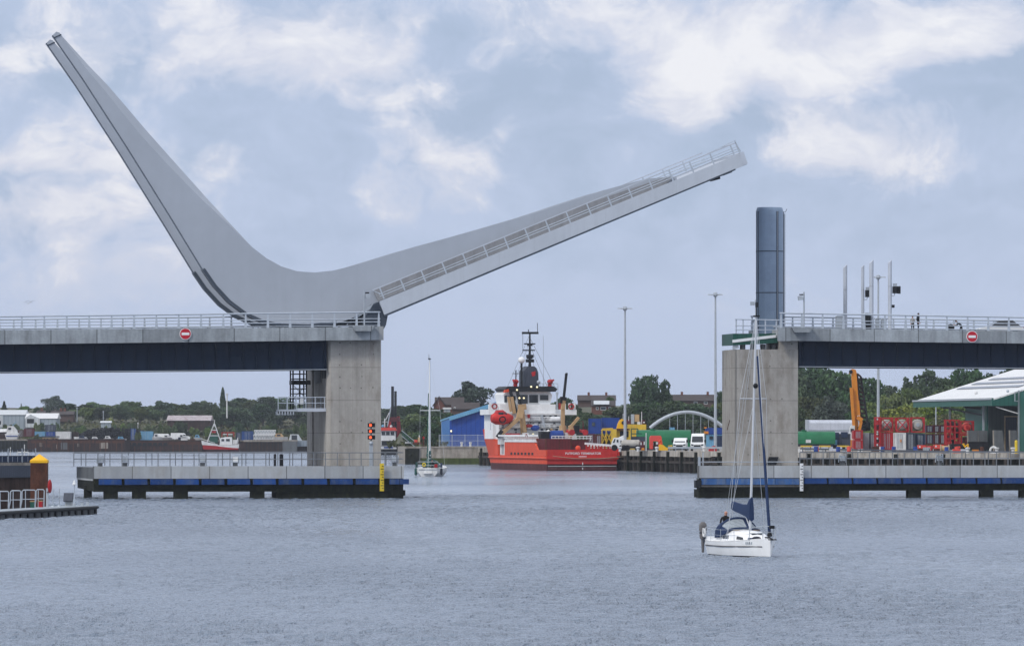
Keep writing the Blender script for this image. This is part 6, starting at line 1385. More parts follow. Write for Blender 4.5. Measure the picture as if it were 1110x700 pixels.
# containers and tank frames
cont(925,466,935.3,476.2,800,5,'bright_red','upper red container left of the grey one'); cont(925,476.6,935.3,487,800,5,'bright_red','lower red container left of the grey one')
cont(936,469,942,487,802,6,'container_grey','pale grey container between red and dark containers'); cont(942.3,469,949,487,802,6,'slate_grey','dark slate container left of the red tank frames')
cont(954.5,468.2,968,487.4,796,6,'bright_red','plain red container under the first tank frame'); cont(968.3,469,982,487.6,796,6,'dirty_white','white container with a small orange mark'); P('orange_mark', COL.objects['shipping_container.009'] if 'shipping_container.009' in COL.objects else gr, MB().pbox(W,975.8,476,977.2,479,795.9,.05,'crane_orange'))
cont(982.4,469,992,487.8,796,6,'slate_grey','dark open container right of the white one'); cont(992.3,470,1002.6,487.8,797,6,'container_navy','navy container at the end of the lower row')
def tank_frame(px0, py0, px1, py1, D, label, tank='tank_grey', braces=True, levels=1, dep=2.6):
    u0, z1 = W.uz(px0,py0,D); u1, z0 = W.uz(px1,py1,D)
    t = T('tank_container', label, 'tank container', ((u0+u1)/2,D+dep/2,z0), W, 'red framed tank containers in the yard')
    k = .2; f = P('frame', t, MB().box(u0,u1,D,D+k,z0,z0+k,'bright_red').box(u0,u1,D,D+k,z1-k,z1,'bright_red').box(u0,u1,D+dep-k,D+dep,z0,z0+k,'bright_red').box(u0,u1,D+dep-k,D+dep,z1-k,z1,'bright_red'))
    for u in (u0,u1-k):
        for v in (D-.01,D+dep-k+.01): P('corner_post', t, MB().box(u,u+k,v,v+k,z0+k,z1-k,'bright_red'))
    c = ((u0+u1)/2, 0, (z0+z1)/2); r = min((z1-z0)/2-.22, (u1-u0)/2-.2)
    P('tank', t, MB().lathe([(.2,D+.2),(r*.8,D+.3),(r,D+.6),(r,D+dep-.5),(r*.8,D+dep-.25)], c, tank, 20, 'y')); P('manway', t, MB().lathe([(r*.36,D+.1),(r*.36,D+.25)], c, 'bright_red' if tank != 'tank_grey' else 'galvanised', 12, 'y'))
    if braces: P('brace', t, MB().bar((u0+.1,D+.06,z0+.1),(u1-.1,D+.06,z1-.1),.16,.12,'bright_red').bar((u1-.1,D+.08,z0+.1),(u0+.1,D+.08,z1-.1),.16,.12,'bright_red'))
    return t
tank_frame(954.5,452.4,968.5,467.8,797,'red tank frame with a cross brace, first in the upper row'); tank_frame(971,452.4,985.5,468.3,797,'red tank frame with a cross brace, second in the upper row'); tank_frame(987.5,452,1002.6,468.6,797,'red tank frame with a red band and no cross brace in the upper row',braces=False)
def rack(px0, px1, py0, py1, D, rows, cols, label):
    u0, z1 = W.uz(px0,py0,D); u1, z0 = W.uz(px1,py1,D); t = T('frame_stack', label, 'rack', ((u0+u1)/2,D+1,z0))
    for i in range(cols+1): u = u0+(u1-u0)*i/cols; P('post', t, MB().box(u-.09,u+.09,D,D+.18,z0,z1,'bright_red')); P('post', t, MB().box(u-.09,u+.09,D+2.4,D+2.58,z0,z1,'bright_red'))
    for j in range(rows+1): z = z0+(z1-z0)*j/rows; P('rail', t, MB().box(u0-.12,u1+.12,D-.05,D+.1,z-.09,z+.09,'bright_red')); P('rail', t, MB().box(u0-.12,u1+.12,D+2.5,D+2.62,z-.09,z+.09,'bright_red'))
    for j in range(rows):
        for i in range(cols):
            a_ = u0+(u1-u0)*(i+.12)/cols; c_ = u0+(u1-u0)*(i+.9)/cols; P('stored_frame', t, MB().box(a_,c_,D+.7+.3*((i+j)%2),D+2.2,z0+(z1-z0)*(j+.08)/rows,z0+(z1-z0)*(j+random.uniform(.55,.9))/rows,random.choice(('maroon','bright_red','rust_dark','black_steel'))))
    for j in range(rows): P('gusset', t, MB().box(u0+.2,u0+(u1-u0)*.45,D+.3,D+.5,z0+(z1-z0)*(j+.1)/rows,z0+(z1-z0)*(j+.55)/rows,('coral_red','maroon')[j%2]))
    return t
rack(949.3,953.8,452.5,487.2,795,5,1,'narrow red frame stack left of the plain red container')
rack(1025.5,1040,455.3,482,788,4,3,'open red frame stack before the green shed')
tank_frame(1041,456,1056,469.5,788,'red tank frame at the right, its tank end painted red','coral_red',False); lump('flat_rack','red flat rack under the right tank frame','flat rack',788,[('deck',1041,470,1062,472.2,0,3,'bright_red'),('leg',1041.5,472,1043,482,0,.3,'bright_red'),('leg',1059.5,472,1061,482,0,.3,'bright_red'),('load',1044,473.5,1058,482,.4,2,'maroon')])
for i,(a,c) in enumerate(((1003.5,1012),(1012.4,1018.5),(1019,1024.5))):
    cont(a,460.5,c,469,815,6,'container_navy',('left','middle','right')[i]+' navy container in the upper row with red rails',trim='maroon'); cont(a,470,c,481.5,815,6,'container_navy',('left','middle','right')[i]+' navy container in the lower row with red rails',trim='maroon')
P('sign', COL.objects['frame_stack'], MB().pbox(W,950,470,952,471,794.8,.05,'dirty_white'))
cont(1057.5,462,1065.5,470,830,6,'container_navy','small navy container behind the right tank frame',trim='maroon')
for a,b_,c,d_,m,lab in ((995,482.3,1004,487,'coral_red','low orange red skid at the left of the yard front'),(1004.5,482.8,1011.5,487.5,'bright_red','low red skid between two orange ones'),(1012.5,481.8,1023,487.2,'coral_red','longer orange red skid beside the yellow drum')):
    D = 776; t = T('equipment_skid', lab, 'skid', wp((a+c)/2,d_,D)); P('frame', t, MB().pbox(W,a,b_,c,d_-1,D,1.6,m)); P('window', t, MB().pbox(W,a+1.2,b_+1,a+3,b_+2.6,D-.03,.05,'dirty_white')); P('runner', t, MB().pbox(W,a+.3,d_-1,c-.3,d_+2,D+.1,1.2,'rust'))
t = T('cable_drum', 'pale yellow cable drum lying on the quay edge', 'drum', wp(1024,490,765)); c = wp(1024,486.4,765)
P('core', t, MB().lathe([(.42,-.5),(.42,.5)], c, 'tan_paint', 16, 'x'));
for a in (-.6,.5): P('flange', t, MB().lathe([(.2,a),(.62,a),(.62,a+.1),(.2,a+.1)], c, 'timber_pale', 18, 'x'))
lump('chart_box','pink and white box at the quay edge below the dark machinery','box',752,[('body',1033,486.5,1041.3,492.5,0,1,'coral_red'),('stripe',1033.5,488.6,1041,490,-.02,.04,'dirty_white')])
t = T('scrap_machine', 'dark machinery with yellow hooks under the canopy', 'machine', wp(1052,490,775))
P('bed', t, MB().pbox(W,1031,481,1072,487.5,775,3,'black_steel')); P('block', t, MB().pbox(W,1050,478.5,1071,487,776,2,'tyre_black')); P('hook', t, MB().path([wp(1044,480.5,774.6),wp(1046,484,774.6),wp(1049,481.5,774.6),wp(1049.5,487,774.6)],.18,'cap_yellow',6)); P('orange_part', t, MB().pbox(W,1054,487,1061,489,774.4,.6,'crane_orange').pbox(W,1037,483.5,1041,485.5,774.7,.3,'coral_red')); P('leg', t, MB().pbox(W,1033,487.4,1036,491,775.2,.5,'black_steel')); P('leg', t, MB().pbox(W,1066,487.4,1069,491,775.2,.5,'black_steel'))
for a,b_,c,d_,tilt,lab in ((1049.5,466.5,1060,481.5,0,'left flat concrete panel on edge before the canopy'),(1060.4,466.5,1070.5,481.5,0,'right flat concrete panel on edge before the canopy'),(1077.5,466.2,1089.5,492,3,'tall leaning concrete panel under the canopy'),(1095,466.2,1105.5,492,3,'tall leaning concrete panel by the green corner wall')):
    D = 772 if tilt else 783; t = T('retaining_unit', lab, 'concrete panel', wp((a+c)/2,d_,D), W, 'concrete wall panels by the shed')
    P('slab', t, MB().pprism(W,[(a,b_),(c-tilt,b_),(c,d_),(a+.5,d_)],D,.6 if not tilt else 2.4,'dark_concrete')); P('edge_face', t, MB().pprism(W,[(a-1.2,b_+.3),(a-.05,b_),(a+.45,d_),(a-.8,d_)],D+.05,.5,'old_concrete'))
    P('foot', t, MB().pbox(W,a-.5,d_-2,c+.3,d_,D-.5,.49,'old_concrete'))
t = T('concrete_pipe', 'white ring of concrete pipe lying at the quay edge', 'pipe', wp(1077,492,760)); P('ring', t, MB().torus(wp(1077,488,760),.46,.15,'dirty_white','y',18))
for px, lab in ((1049,'white bollard left of the leaning panels'),(1080.5,'white bollard at the foot of the leaning panel'),(1098,'white bollard near the yellow post')):
    u = W.u(px,748); SOLO('mooring_bollard', lab, 'bollard', MB().lathe([(.24,3.2),(.2,3.7),(.34,3.9),(.3,4.05)],(u,748,0),'dirty_white',10), (u,748,3.2))
SOLO('safety_post', 'bright yellow post at the quay edge below the green corner wall', 'post', MB().lathe([(.2,3.2),(.2,4.9),(.1,5.0)],(W.u(1101.5,750),750,0),'yellow_paint',10), (W.u(1101.5,750),750,3.2))
# green shed with its white canopy roof
A_, B_ = Vector((60.4,830,10.75)), Vector((67.0,770,10.7)); dd = (B_-A_); dd.z = 0; ll = dd.length; dd.normalize(); nn_ = Vector((-dd.y, dd.x, 0)); nn_ = nn_ if nn_.x > 0 else -nn_
GS = Frame(A_.x, A_.y, math.degrees(math.atan2(dd.y, dd.x)))        # u along the eave toward the camera, v = up the slope (to the right)
sgn = 1 if (-dd.y*nn_.x + dd.x*nn_.y) > 0 else -1
t = T('dock_shed', 'green dock shed with a white canopy roof at the right edge', 'shed', (ll/2,10,3.2), GS)
sl_ = .31; zr_ = lambda v: 10.75 + sl_*v
g = MB().add([(0,0,zr_(0)),(ll,0,zr_(0)),(ll,30,zr_(30)),(0,30,zr_(30)),(0,0,zr_(0)-.2),(ll,0,zr_(0)-.2),(ll,30,zr_(30)-.2),(0,30,zr_(30)-.2)],[(0,1,2,3),(4,7,6,5),(0,4,5,1),(1,5,6,2),(2,6,7,3),(3,7,4,0)],'roof_white')
rf = P('roof', t, g)
for v0,v1,u0,u1 in ((5.2,6.1,6,52),(7.4,8.3,6,52),(9.6,10.4,8,52)):
    P('solar_strip', rf, MB().add([(u,v,zr_(v)+k) for k in (.06,.14) for u,v in ((u0,v0),(u1,v0),(u1,v1),(u0,v1))],[(0,1,2,3),(4,7,6,5),(0,4,5,1),(1,5,6,2),(2,6,7,3),(3,7,4,0)],'solar'))
P('ridge_lamp', rf, MB().ball((ll-25,2.4,zr_(2.4)+.2),.25,'dirty_white',8)); P('ridge_lamp', rf, MB().ball((ll-4,2.8,zr_(2.8)+.2),.22,'galvanised',8))
P('eave_fascia', t, MB().box(0,ll,-.25,-.02,9.75,10.85,'shed_green')); P('gutter', t, MB().box(0,ll,-.4,-.26,10.6,10.82,'galvanised'))
P('gable_fascia', t, MB().side([(-.2,9.75),(24,9.75),(24,zr_(24)-.22),(-.2,zr_(0)-.25)], ll-.25, ll-.02, 'shed_green'))
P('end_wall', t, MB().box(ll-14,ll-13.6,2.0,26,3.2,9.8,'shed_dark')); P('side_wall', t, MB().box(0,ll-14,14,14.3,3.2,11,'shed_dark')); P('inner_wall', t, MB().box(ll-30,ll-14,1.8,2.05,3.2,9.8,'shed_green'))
P('door', t, MB().box(ll-13.58,ll-13.5,4.2,6.2,3.2,8.4,'timber_pale')); P('door_leaf', t, MB().box(ll-13.48,ll-13.42,4.4,6.0,3.3,8.2,'slate_grey'))
P('corner_wall', t, MB().box(ll+.02,ll+6,3.65,26,3.2,11.6,'shed_green')); P('corner_post', t, MB().box(ll-.1,ll+.2,3.45,3.63,3.2,11.9,'container_grey')); P('downpipe', t, MB().path([(ll+.6,3.3,10.4),(ll+.6,2.9,10.4),(ll+.6,2.9,11.6),(ll+.6,3.3,11.7)],.1,'container_grey'))
P('truss', t, MB().bar((ll-22,.1,9.7),(ll-14,4,9.0),.25,.25,'black_steel').bar((ll-40,.1,9.75),(ll-14,2.2,8.3),.22,.22,'black_steel')); P('stay', t, MB().bar((ll-.4,.4,9.6),(ll+.1,3.7,8.6),.12,.12,'dirty_white'))
for u_ in (ll-14.6, ll-40): P('column', t, MB().box(u_,u_+.25,1.3,1.55,3.2,9.8,'galvanised'))
SOLO('site_mast', 'thin grey pole standing among the bushes behind the navy containers', 'pole', MB().tube(wp(1014.5,440,900),(W.u(1014.5,900),900,3.2),.09,'galvanised',6), (W.u(1014.5,900),900,3.2))

random.seed(8)
for i in range(14):
    px = random.choice((random.uniform(870,1040), random.uniform(985,1100))); D = 772-(px-870)*.09+random.uniform(2,12); u = W.u(px,D)
    SOLO('oil_drum', 'small oil drum standing on the right quay edge', 'drum', MB().lathe([(.28,3.2),(.3,3.24),(.28,3.5),(.31,3.55),(.28,3.6),(.3,4.05),(.2,4.08)],(u,D,0),random.choice(('container_blue','rust','dirty_white','coral_red')),12), (u,D,3.2), group='oil drums along the right quay edge')
for i in range(9):
    px = 880+24*i+random.uniform(-6,6); D = 775-(px-870)*.09+random.uniform(3,9); u = W.u(px,D); t = T('timber_pallet','timber pallet lying on the right quay edge','pallet',(u,D,3.2),W,'pallets along the right quay edge')
    P('deck', t, MB().box(u-.6,u+.6,D,D+1,3.34,3.4,'timber_pale'))
    for k in (-.55,-.06,.43): P('bearer', t, MB().box(u+k,u+k+.12,D,D+1,3.2,3.33,'timber_pale'))
    if i % 2: P('load', t, MB().box(u-.5,u+.45,D+.1,D+.9,3.41,3.41+random.uniform(.3,.8),random.choice(('tarpaulin','dirty_white','rust','container_grey'))))
# ------------------------------------------------------------------ houses on the hill behind
def house(px0, px1, yr, ye, yb, D, wall, label, roof='roof_tile', wins=(), dep=9, chim=None, panel=None, name='house', gable=None):
    u0, zr = W.uz(px0,yr,D); u1 = W.u(px1,D); ze = W.z(ye,px0,D); zb = W.z(yb,px0,D)
    t = T(name, label, 'house', ((u0+u1)/2,D+dep/2,zb))
    P('wall', t, MB().box(u0+.15,u1-.15,D+.15,D+dep,zb,ze,wall))
    P('roof', t, MB().side([(D-.3,ze-.05),(D+dep/2,zr),(D+dep+.3,ze-.05)],u0,u1,roof))
    for a,b_,c,d_ in wins: f_ = P('window', t, MB().pbox(W,a,b_,c,d_,D+.06,.12,'white_paint')); P('pane', f_, MB().pbox(W,a+.4,b_+.5,c-.4,d_-.5,D+.03,.05,'glass_tint'))
    for a in chim or (): P('chimney', t, MB().pbox(W,a,yr-3,a+2.4,yr+1.5,D+dep/2-.5,1,'brick'))
    if gable:
        a,c,yp = gable; P('gable', t, MB().pprism(W,[(a,yb),(a,ye+1),((a+c)/2,yp),(c,ye+1),(c,yb)],D-3,3.1,'brick')); P('gable_roof', t, MB().pprism(W,[(a-1.2,ye+2.2),((a+c)/2,yp-.8),(c+1.2,ye+2.2),(c+1.2,ye+.8),((a+c)/2,yp-2),(a-1.2,ye+.8)],D-3.4,6,'roof_tile'))
    if panel: P('solar_panel', t, MB().add([wp(panel[0],panel[1],D+dep*.33),wp(panel[2],panel[1],D+dep*.33),wp(panel[2],panel[3],D-.6),wp(panel[0],panel[3],D-.6)]+[tuple(Vector(p)+Vector((0,-.1,.12))) for p in (wp(panel[0],panel[1],D+dep*.33),wp(panel[2],panel[1],D+dep*.33),wp(panel[2],panel[3],D-.6),wp(panel[0],panel[3],D-.6))],[(0,1,2,3),(4,7,6,5),(0,4,5,1),(1,5,6,2),(2,6,7,3),(3,7,4,0)],'clad_pale'))
    return t
house(626,668,428,433.5,441,1300,'brick_dull','long dark roofed terrace behind the ship wheelhouse',chim=(637,656),panel=(644,434.5,660,438))
house(641,667,434,439.5,450,1265,'brick','red brick terrace front with white windows above the blue cabins',wins=[(646,441,649,444),(651,440.6,657,444.4),(659.5,441,662.5,444)],panel=(643.5,434.6,660.5,438.6))
house(690,724,427.6,433.5,442,1330,'brick_dull','dark roofed terrace left of the right lamp mast',chim=(709,),wins=[(700,434.4,703,437)]); house(724.5,776,427.4,434,443,1335,'brick_dull','longest dark roofed terrace behind the steel arch',chim=(738,766),wins=[(752,435,756,438),(763,435,767,438)])
house(776.5,800,431,437,445,1340,'brick_dull','dark roofed house end beside the right pier')
house(471,503,430.2,438.5,447,1310,'brick','red brick house with a front gable left of the blue shed',gable=(470,482,431)); house(489,520,436,443,450,1280,'brick_dull','low brown roofed house just above the blue shed',wins=[(492,441,494,443)])
lump('white_caravan','white roofed caravan below the gabled brick house','caravan',1225,[('roof',480,441.5,489,443.4,0,3,'dirty_white'),('wall',481,443.4,488,446.5,.2,2.6,'clad_grey')])

# ------------------------------------------------------------------ red workboat rig beyond the pier
D = 1400
t = T('spud_barge', 'red barge rig with a tall black spud leg beyond the left pier', 'barge', wp(428,490,D))
P('hull', t, MB().pbox(W,408,478,440,494,D+3,14,'rust_dark')); P('spud_leg', t, MB().pbox(W,424,418.6,427,480,D+4,.8,'black_steel').pbox(W,427.4,423.8,430,480,D+4.3,.8,'black_steel'))
P('winch_house', t, MB().pprism(W,[(419.5,480),(420.5,461),(423,452),(433,451),(434.5,470),(434.8,480)],D+5.4,4,'bright_red')); P('leg_guide', t, MB().pbox(W,422.5,452,433,457,D+3.6,.35,'maroon')); P('frame', t, MB().bar(wp(420,462,D+3.5),wp(423.5,442,D+3.5),.25,.25,'galvanised').bar(wp(418,455,D+3.5),wp(422,447,D+3.5),.2,.2,'dirty_white')); P('orange_boom', t, MB().bar(wp(433.6,480,D+3.5),wp(435.5,470,D+3.5),.5,.5,'crane_orange'))
D = 1392
t = T('workboat', 'white wheelhouse workboat with a red roof in front of the red barge', 'boat', wp(421,490,D))
P('hull', t, MB().loft([[(W.u(px,D)*1,D+dy,z) for px,z in ((411-k,2.4),(413,.0),(429,.0),(430.5+k,2.4))] for dy,k in ((0,0),(2,.8),(11,.8),(14,-4))],'black_steel')); P('bulwark', t, MB().pbox(W,411.5,483.3,430,486.5,D-.2,.3,'dirty_white')); P('wheelhouse', t, MB().pprism(W,[(412,486),(413,466.5),(428.4,466.5),(429.2,486)],D+2,4,'white_paint')); P('roof', t, MB().pprism(W,[(411.2,466.6),(412.8,463.2),(428.6,463.2),(430,466.6)],D+1.6,5,'coral_red'))
for a in (413.6,418.4,423.4): P('window', t, MB().pbox(W,a,467.6,a+4,471.4,D+1.9,.1,'glass_dark'))
P('push_knee', t, MB().pbox(W,413.5,477.5,428.5,482.5,D-.4,.5,'black_steel')); P('name_board', t, MB().pbox(W,416,484,426,485.6,D-.26,.05,'container_blue')); P('mast', t, MB().tube(wp(417,463,D+3),wp(417,453.5,D+3),.14,'dirty_white',6).bar(wp(414.5,457,D+3),wp(420,457,D+3),.12,.12,'dirty_white')); P('searchlight', t, MB().ball(wp(415,461.8,D+2),.4,'pale_blue',8).ball(wp(424,462,D+2),.35,'dirty_white',8))
# ================================================================== far left bank
LB = 1640
def yard(px0,py0,px1,py1,m,label,name='shipping_container',kind='container',D=LB,dep=5,**k): return cont(px0,py0,px1,py1,D,dep,m,label,kind,name=name,**k)
def barge(px0, px1, y0, D, label, m, bow='r', ribs=14):
    u0, z1 = W.uz(px0,y0,D); u1 = W.u(px1,D); t = T('moored_barge', label, 'barge', ((u0+u1)/2,D+3,0))
    P('hull', t, MB().plan([(u0,D),(u1,D),(u1+(1.5 if bow=='r' else 0),D+4),(u1,D+8),(u0,D+8),(u0-(1.5 if bow=='l' else 0),D+4)],-.6,z1-.3,m)); P('gunwale', t, MB().box(u0-.1,u1+.1,D-.2,D+.3,z1-.32,z1,'maroon' if m == 'rust' else 'rust_dark'))
    for i in range(ribs): u = u0+(u1-u0)*(i+.5)/ribs; P('frame_rib', t, MB().box(u-.13,u+.13,D-.15,D-.005,-.3,z1-.34,'rust' if i % 3 else 'rust_dark'))
    P('rust_band', t, MB().box(u0,u1,D-.05,D-.003,z1-1.2,z1-.34,'rust')); P('waterline_weed', t, MB().box(u0,u1,D-.06,D-.004,-.3,.35,'weed_timber')); return t
b1 = barge(30,135,475.6,1600,'long rusty barge with a tan wheelhouse along the far quay','rust_dark',ribs=18)
for i,(a,c) in enumerate(((43,45.5),(49,55),(61,62.2),(66,73),(84,86),(97,98.5),(108,117))): P('pale_patch', b1, MB().pbox(W,a,479.5+i%3,c,484+i%4,1599.9,.06,('old_concrete','rust','old_concrete','dark_concrete')[i%4]))
wh = T('wheelhouse', 'tan derelict wheelhouse standing on the rusty barge', 'wheelhouse', wp(54,480,1602)); P('body', wh, MB().pbox(W,46,474,55,480.8,1602,3,'tan_paint')); P('roof', wh, MB().pbox(W,45,472.4,63.5,473.8,1601.8,3.6,'slate_grey')); P('after_house', wh, MB().pbox(W,55.2,474.2,62.5,480.8,1602.2,3,'tan_paint'));
for a in (47.2,50.5,56.8,60): P('window', wh, MB().pbox(W,a,475,a+1.9,476.9,1601.9,.12,'glass_dark'))
b2 = barge(135.5,219,477,1606,'long dark hulk moored behind the left fender','rust_dark',ribs=12)
for i in range(8): a = 138+5.6*i; P('hold_opening', b2, MB().pbox(W,a,479.6,a+4.2,483.2,1605.8,.1,'black_steel'))
P('wheel_box', b2, MB().pbox(W,196,474.5,203,478.5,1607,2.5,'dirty_white').pbox(W,206,475.5,211,478.5,1607,2.5,'rust'))
t = T('quay_wall','dark green sheet piled quay wall at the far left','quay wall',wp(10,489,1612)); P('sheet_piles',t,MB().pbox(W,-60,477,29,492,1612,1.5,'weed_timber')); P('cap_beam',t,MB().pbox(W,-60,475.8,29.4,477.4,1611.8,2,'old_concrete'))
for i in range(12): a = -20+4.1*i; P('pile', t, MB().pbox(W,a,477.5,a+1.2,490,1611.7,.28,'black_steel'))
t = T('quay_wall','dark sheet piled quay bay with concrete ends near the left pier','quay wall',wp(285,488,1618)); P('sheet_piles',t,MB().pbox(W,266,478.8,306,491,1618,1,'sheet_pile')); P('cap_beam',t,MB().pbox(W,264,476.6,322.5,478.6,1617.6,2,'old_concrete')); P('end_block',t,MB().pbox(W,306.2,478,322,491,1617.3,3,'dark_concrete'))
for i in range(10): a=267+4*i; P('pile',t,MB().pbox(W,a,479,a+.7,490,1617.8,.2,'black_steel'))
t = T('quay_wall','low dark quay edge running behind the moored hulks','quay wall',wp(140,489,1622)); P('wall',t,MB().box(W.u(-100,1622),W.u(470,1622),1622,1625.9,-2,3.0,'rust_dark')); P('cap_beam',t,MB().box(W.u(-100,1622),W.u(470,1622),1621.8,1625.9,3.02,3.25,'old_concrete'))
# sheds and houses
def shed(px0,px1,yr,ye,yb,D,wall,roof,label,dep=14,door=None,ridge=True):
    u0, zr = W.uz(px0,yr,D); u1 = W.u(px1,D); ze = W.z(ye,px0,D); zb = W.z(yb,px0,D)
    t = T('yard_shed',label,'shed',((u0+u1)/2,D+dep/2,zb)); P('wall',t,MB().box(u0+.1,u1-.1,D+.1,D+dep,zb-2,ze,wall)); P('roof',t,MB().side([(D-.2,ze-.02),(D+dep/2,zr),(D+dep+.2,ze-.02)],u0-.2,u1+.2,roof))
    if door: P('door',t,MB().pbox(W,door[0],door[1],door[2],door[3],D+.03,.1,'black_steel'))
    return t
s_ = shed(-25,27,444,449.4,463,1722,'clad_grey','clad_pale','big grey clad shed at the far left edge'); P('end_panel',s_,MB().pbox(W,-25,450,3,463,1721.9,.12,'clad_pale')); P('window',s_,MB().pbox(W,-2,456,1,460,1721.85,.1,'glass_dark'))
s_ = shed(27.5,61.5,447.6,453.4,463,1715,'clad_grey','roof_white','smaller shed with a bright white roof and dark doorway',door=(29.5,453.8,37,459)); P('gable',s_,MB().pprism(W,[(27.5,452.6),(33,449),(43,453.4),(43,463),(27.5,463)],1714.4,.5,'clad_pale')); P('doorway',s_,MB().pbox(W,29.2,453.8,36.8,458.5,1714.3,.2,'black_steel'))
s_ = house(54,80,445.2,449,457,1760,'brick_dull','long dull brick house behind the white roofed shed','roof_tile',chim=(65,69)); house(39,49,444.8,447.5,455,1775,'brick','narrow red brick house with a tall chimney','roof_tile',chim=(44,),dep=6)
shed(181,228,450,455.6,459,1700,'rust_dark','roof_rust','low derelict shed with a rust streaked roof on the bank',dep=16)
shed(109,120,456,458,461,1700,'clad_grey','clad_pale','tiny pale shed among the scrub',dep=4); 
# yard clutter
t = T('laid_up_boat','white laid up boat with a blue stripe at the far left yard','boat',wp(13,476,LB)); P('hull',t,MB().loft([[(W.u(a,LB),LB+y,W.z(b_,a,LB)) for a,b_ in ((5-k,470),(7,476),(18,476),(20.5+k,469))] for y,k in ((0,0),(4,.5))],'dirty_white')); P('cabin',t,MB().pprism(W,[(7,470.4),(8,461.5),(14,461.5),(18,466),(19,470.2)],LB+.6,2.6,'dirty_white')); P('window',t,MB().pbox(W,9,463.2,12,465.5,LB+.5,.12,'glass_dark')); P('stripe',t,MB().pbox(W,6.6,472,19,473,LB-.1,.08,'container_blue')); P('stay',t,MB().bar(wp(13.5,461.5,LB+1.5),wp(18,456.5,LB+1.5),.12,.12,'pale_blue'))
shed(-20,6,464.5,468,476.5,LB+2,'rust_dark','dirty_white','pale roofed hut beside the laid up white boat',dep=6)
yard(26,464.2,36.8,473,'maroon','dark red container right of the laid up boat',D=LB+8); yard(37.6,467.5,48.6,473,'pale_blue','pale blue container with a dark neighbour',D=LB+6); yard(49,460.2,60,467,'slate_grey','blue grey hut standing above the blue covers','hut','hut',D=LB+14)
yard(50,467.6,59.4,472.4,'container_blue','bright blue cover box above the tan wheelhouse',D=LB+5); yard(60.3,467.4,76,479,'dirty_white','large white box trailer behind the rusty barge','box_trailer','trailer',D=LB-6,dep=6,door=False); yard(76.5,468,84.6,478,'rust_dark','dark open shed right of the white box trailer','hut','hut',door=False)
yard(80,473.2,92.8,478.4,'dirty_white','low white truck body before the tyre heap','truck_body','truck',D=LB-8,door=False); yard(141.6,464.2,146.6,476.8,'fender_blue','upright bright blue container at the tyre heap',D=LB-4); yard(152,467.2,165.5,476.8,'pale_blue','pale panelled blue container right of the tyre heap',D=LB-2); yard(19.5,465.8,26,473.5,'brick_dull','small brown container left of the dark red one',D=LB+9)
yard(262,467.2,274.5,477,'fender_blue','blue container left of the white lattice girders',D=LB-3); yard(256,468.5,262,477,'container_navy','dark blue container behind the trawler stern',D=LB)
# heap of tyres
random.seed(3); g = MB()
for i in range(520):
    px = random.uniform(85,166); hgt = 12*(1-abs((px-125)/43)**4)*random.random(); d = random.uniform(0,9)
    c = wp(px, 476.6-hgt, LB+2+d); a = random.choice('xyz'); g.torus(c, .42, .17, 'tyre_black', a, 8)
SOLO('tyres','black heap of scrap tyres on the far quay','tyres',g,wp(125,477,LB+6),kind='stuff')
# vans, boats and crates in the row behind the hulk
def skiff(px0,px1,y0,y1,m,cab,label,D=LB-6):
    u0,z0 = W.uz(px0,y1,D); u1 = W.u(px1,D); z1 = W.z(y0,px0,D); h_=(z1-z0)*.5; t = T('laid_up_boat',label,'boat',((u0+u1)/2,D+1,z0))
    P('hull',t,MB().loft([[(x,D+1-w_,z0+h_),(x,D+1-w_*.7,z0+.1),(x,D+1+w_*.7,z0+.1),(x,D+1+w_,z0+h_)] for x,w_ in ((u0,1.0),(u0+(u1-u0)*.6,1.1),(u1,.1))],m)); P('cabin',t,MB().prism([(u0+(u1-u0)*.12,z0+h_),(u0+(u1-u0)*.2,z1),(u0+(u1-u0)*.55,z1),(u0+(u1-u0)*.72,z0+h_)],D+.3,D+1.7,cab)); P('window',t,MB().box(u0+(u1-u0)*.25,u0+(u1-u0)*.5,D+.24,D+.3,z0+h_+.2,z1-.25,'glass_dark'))
skiff(165,176,470,477,'dirty_white','dirty_white','small white boat nearest the blue panelled container'); skiff(176,186,471,477,'cloth_grey','dirty_white','grey hulled boat in the yard row'); skiff(193,202,470.5,477,'container_navy','dirty_white','navy hulled boat in the yard row'); skiff(210,219,471,477,'dirty_white','pale_blue','white boat with a pale blue cabin beside the trawler bow')
skiff(296,312,469.6,477,'dirty_white','tan_paint','white boat with a tan cabin right of the lattice girders'); skiff(310,334,470.5,484,'clad_grey','clad_pale','large pale grey boat close to the left pier',D=LB-20)
for i,(a,y0,m_,c_,lab) in enumerate(((84,472,'dirty_white','container_navy','small white boat in front of the tyre heap, left end'),(98,473,'container_navy','dirty_white','navy boat in front of the tyre heap'),(112,472.4,'cloth_grey','dirty_white','grey boat in front of the tyre heap'),(126,473,'dirty_white','pale_blue','white boat with a pale cabin at the right of the tyre heap'))): skiff(a,a+11,y0,477.5,m_,c_,lab,D=LB-9)
t = van(L(206,LB-4,3.2,88),'white van parked side on in the far yard row',2.2); van(L(188,LB-2,3.2,80),'second white van in the far yard row, behind the boats',2.0)
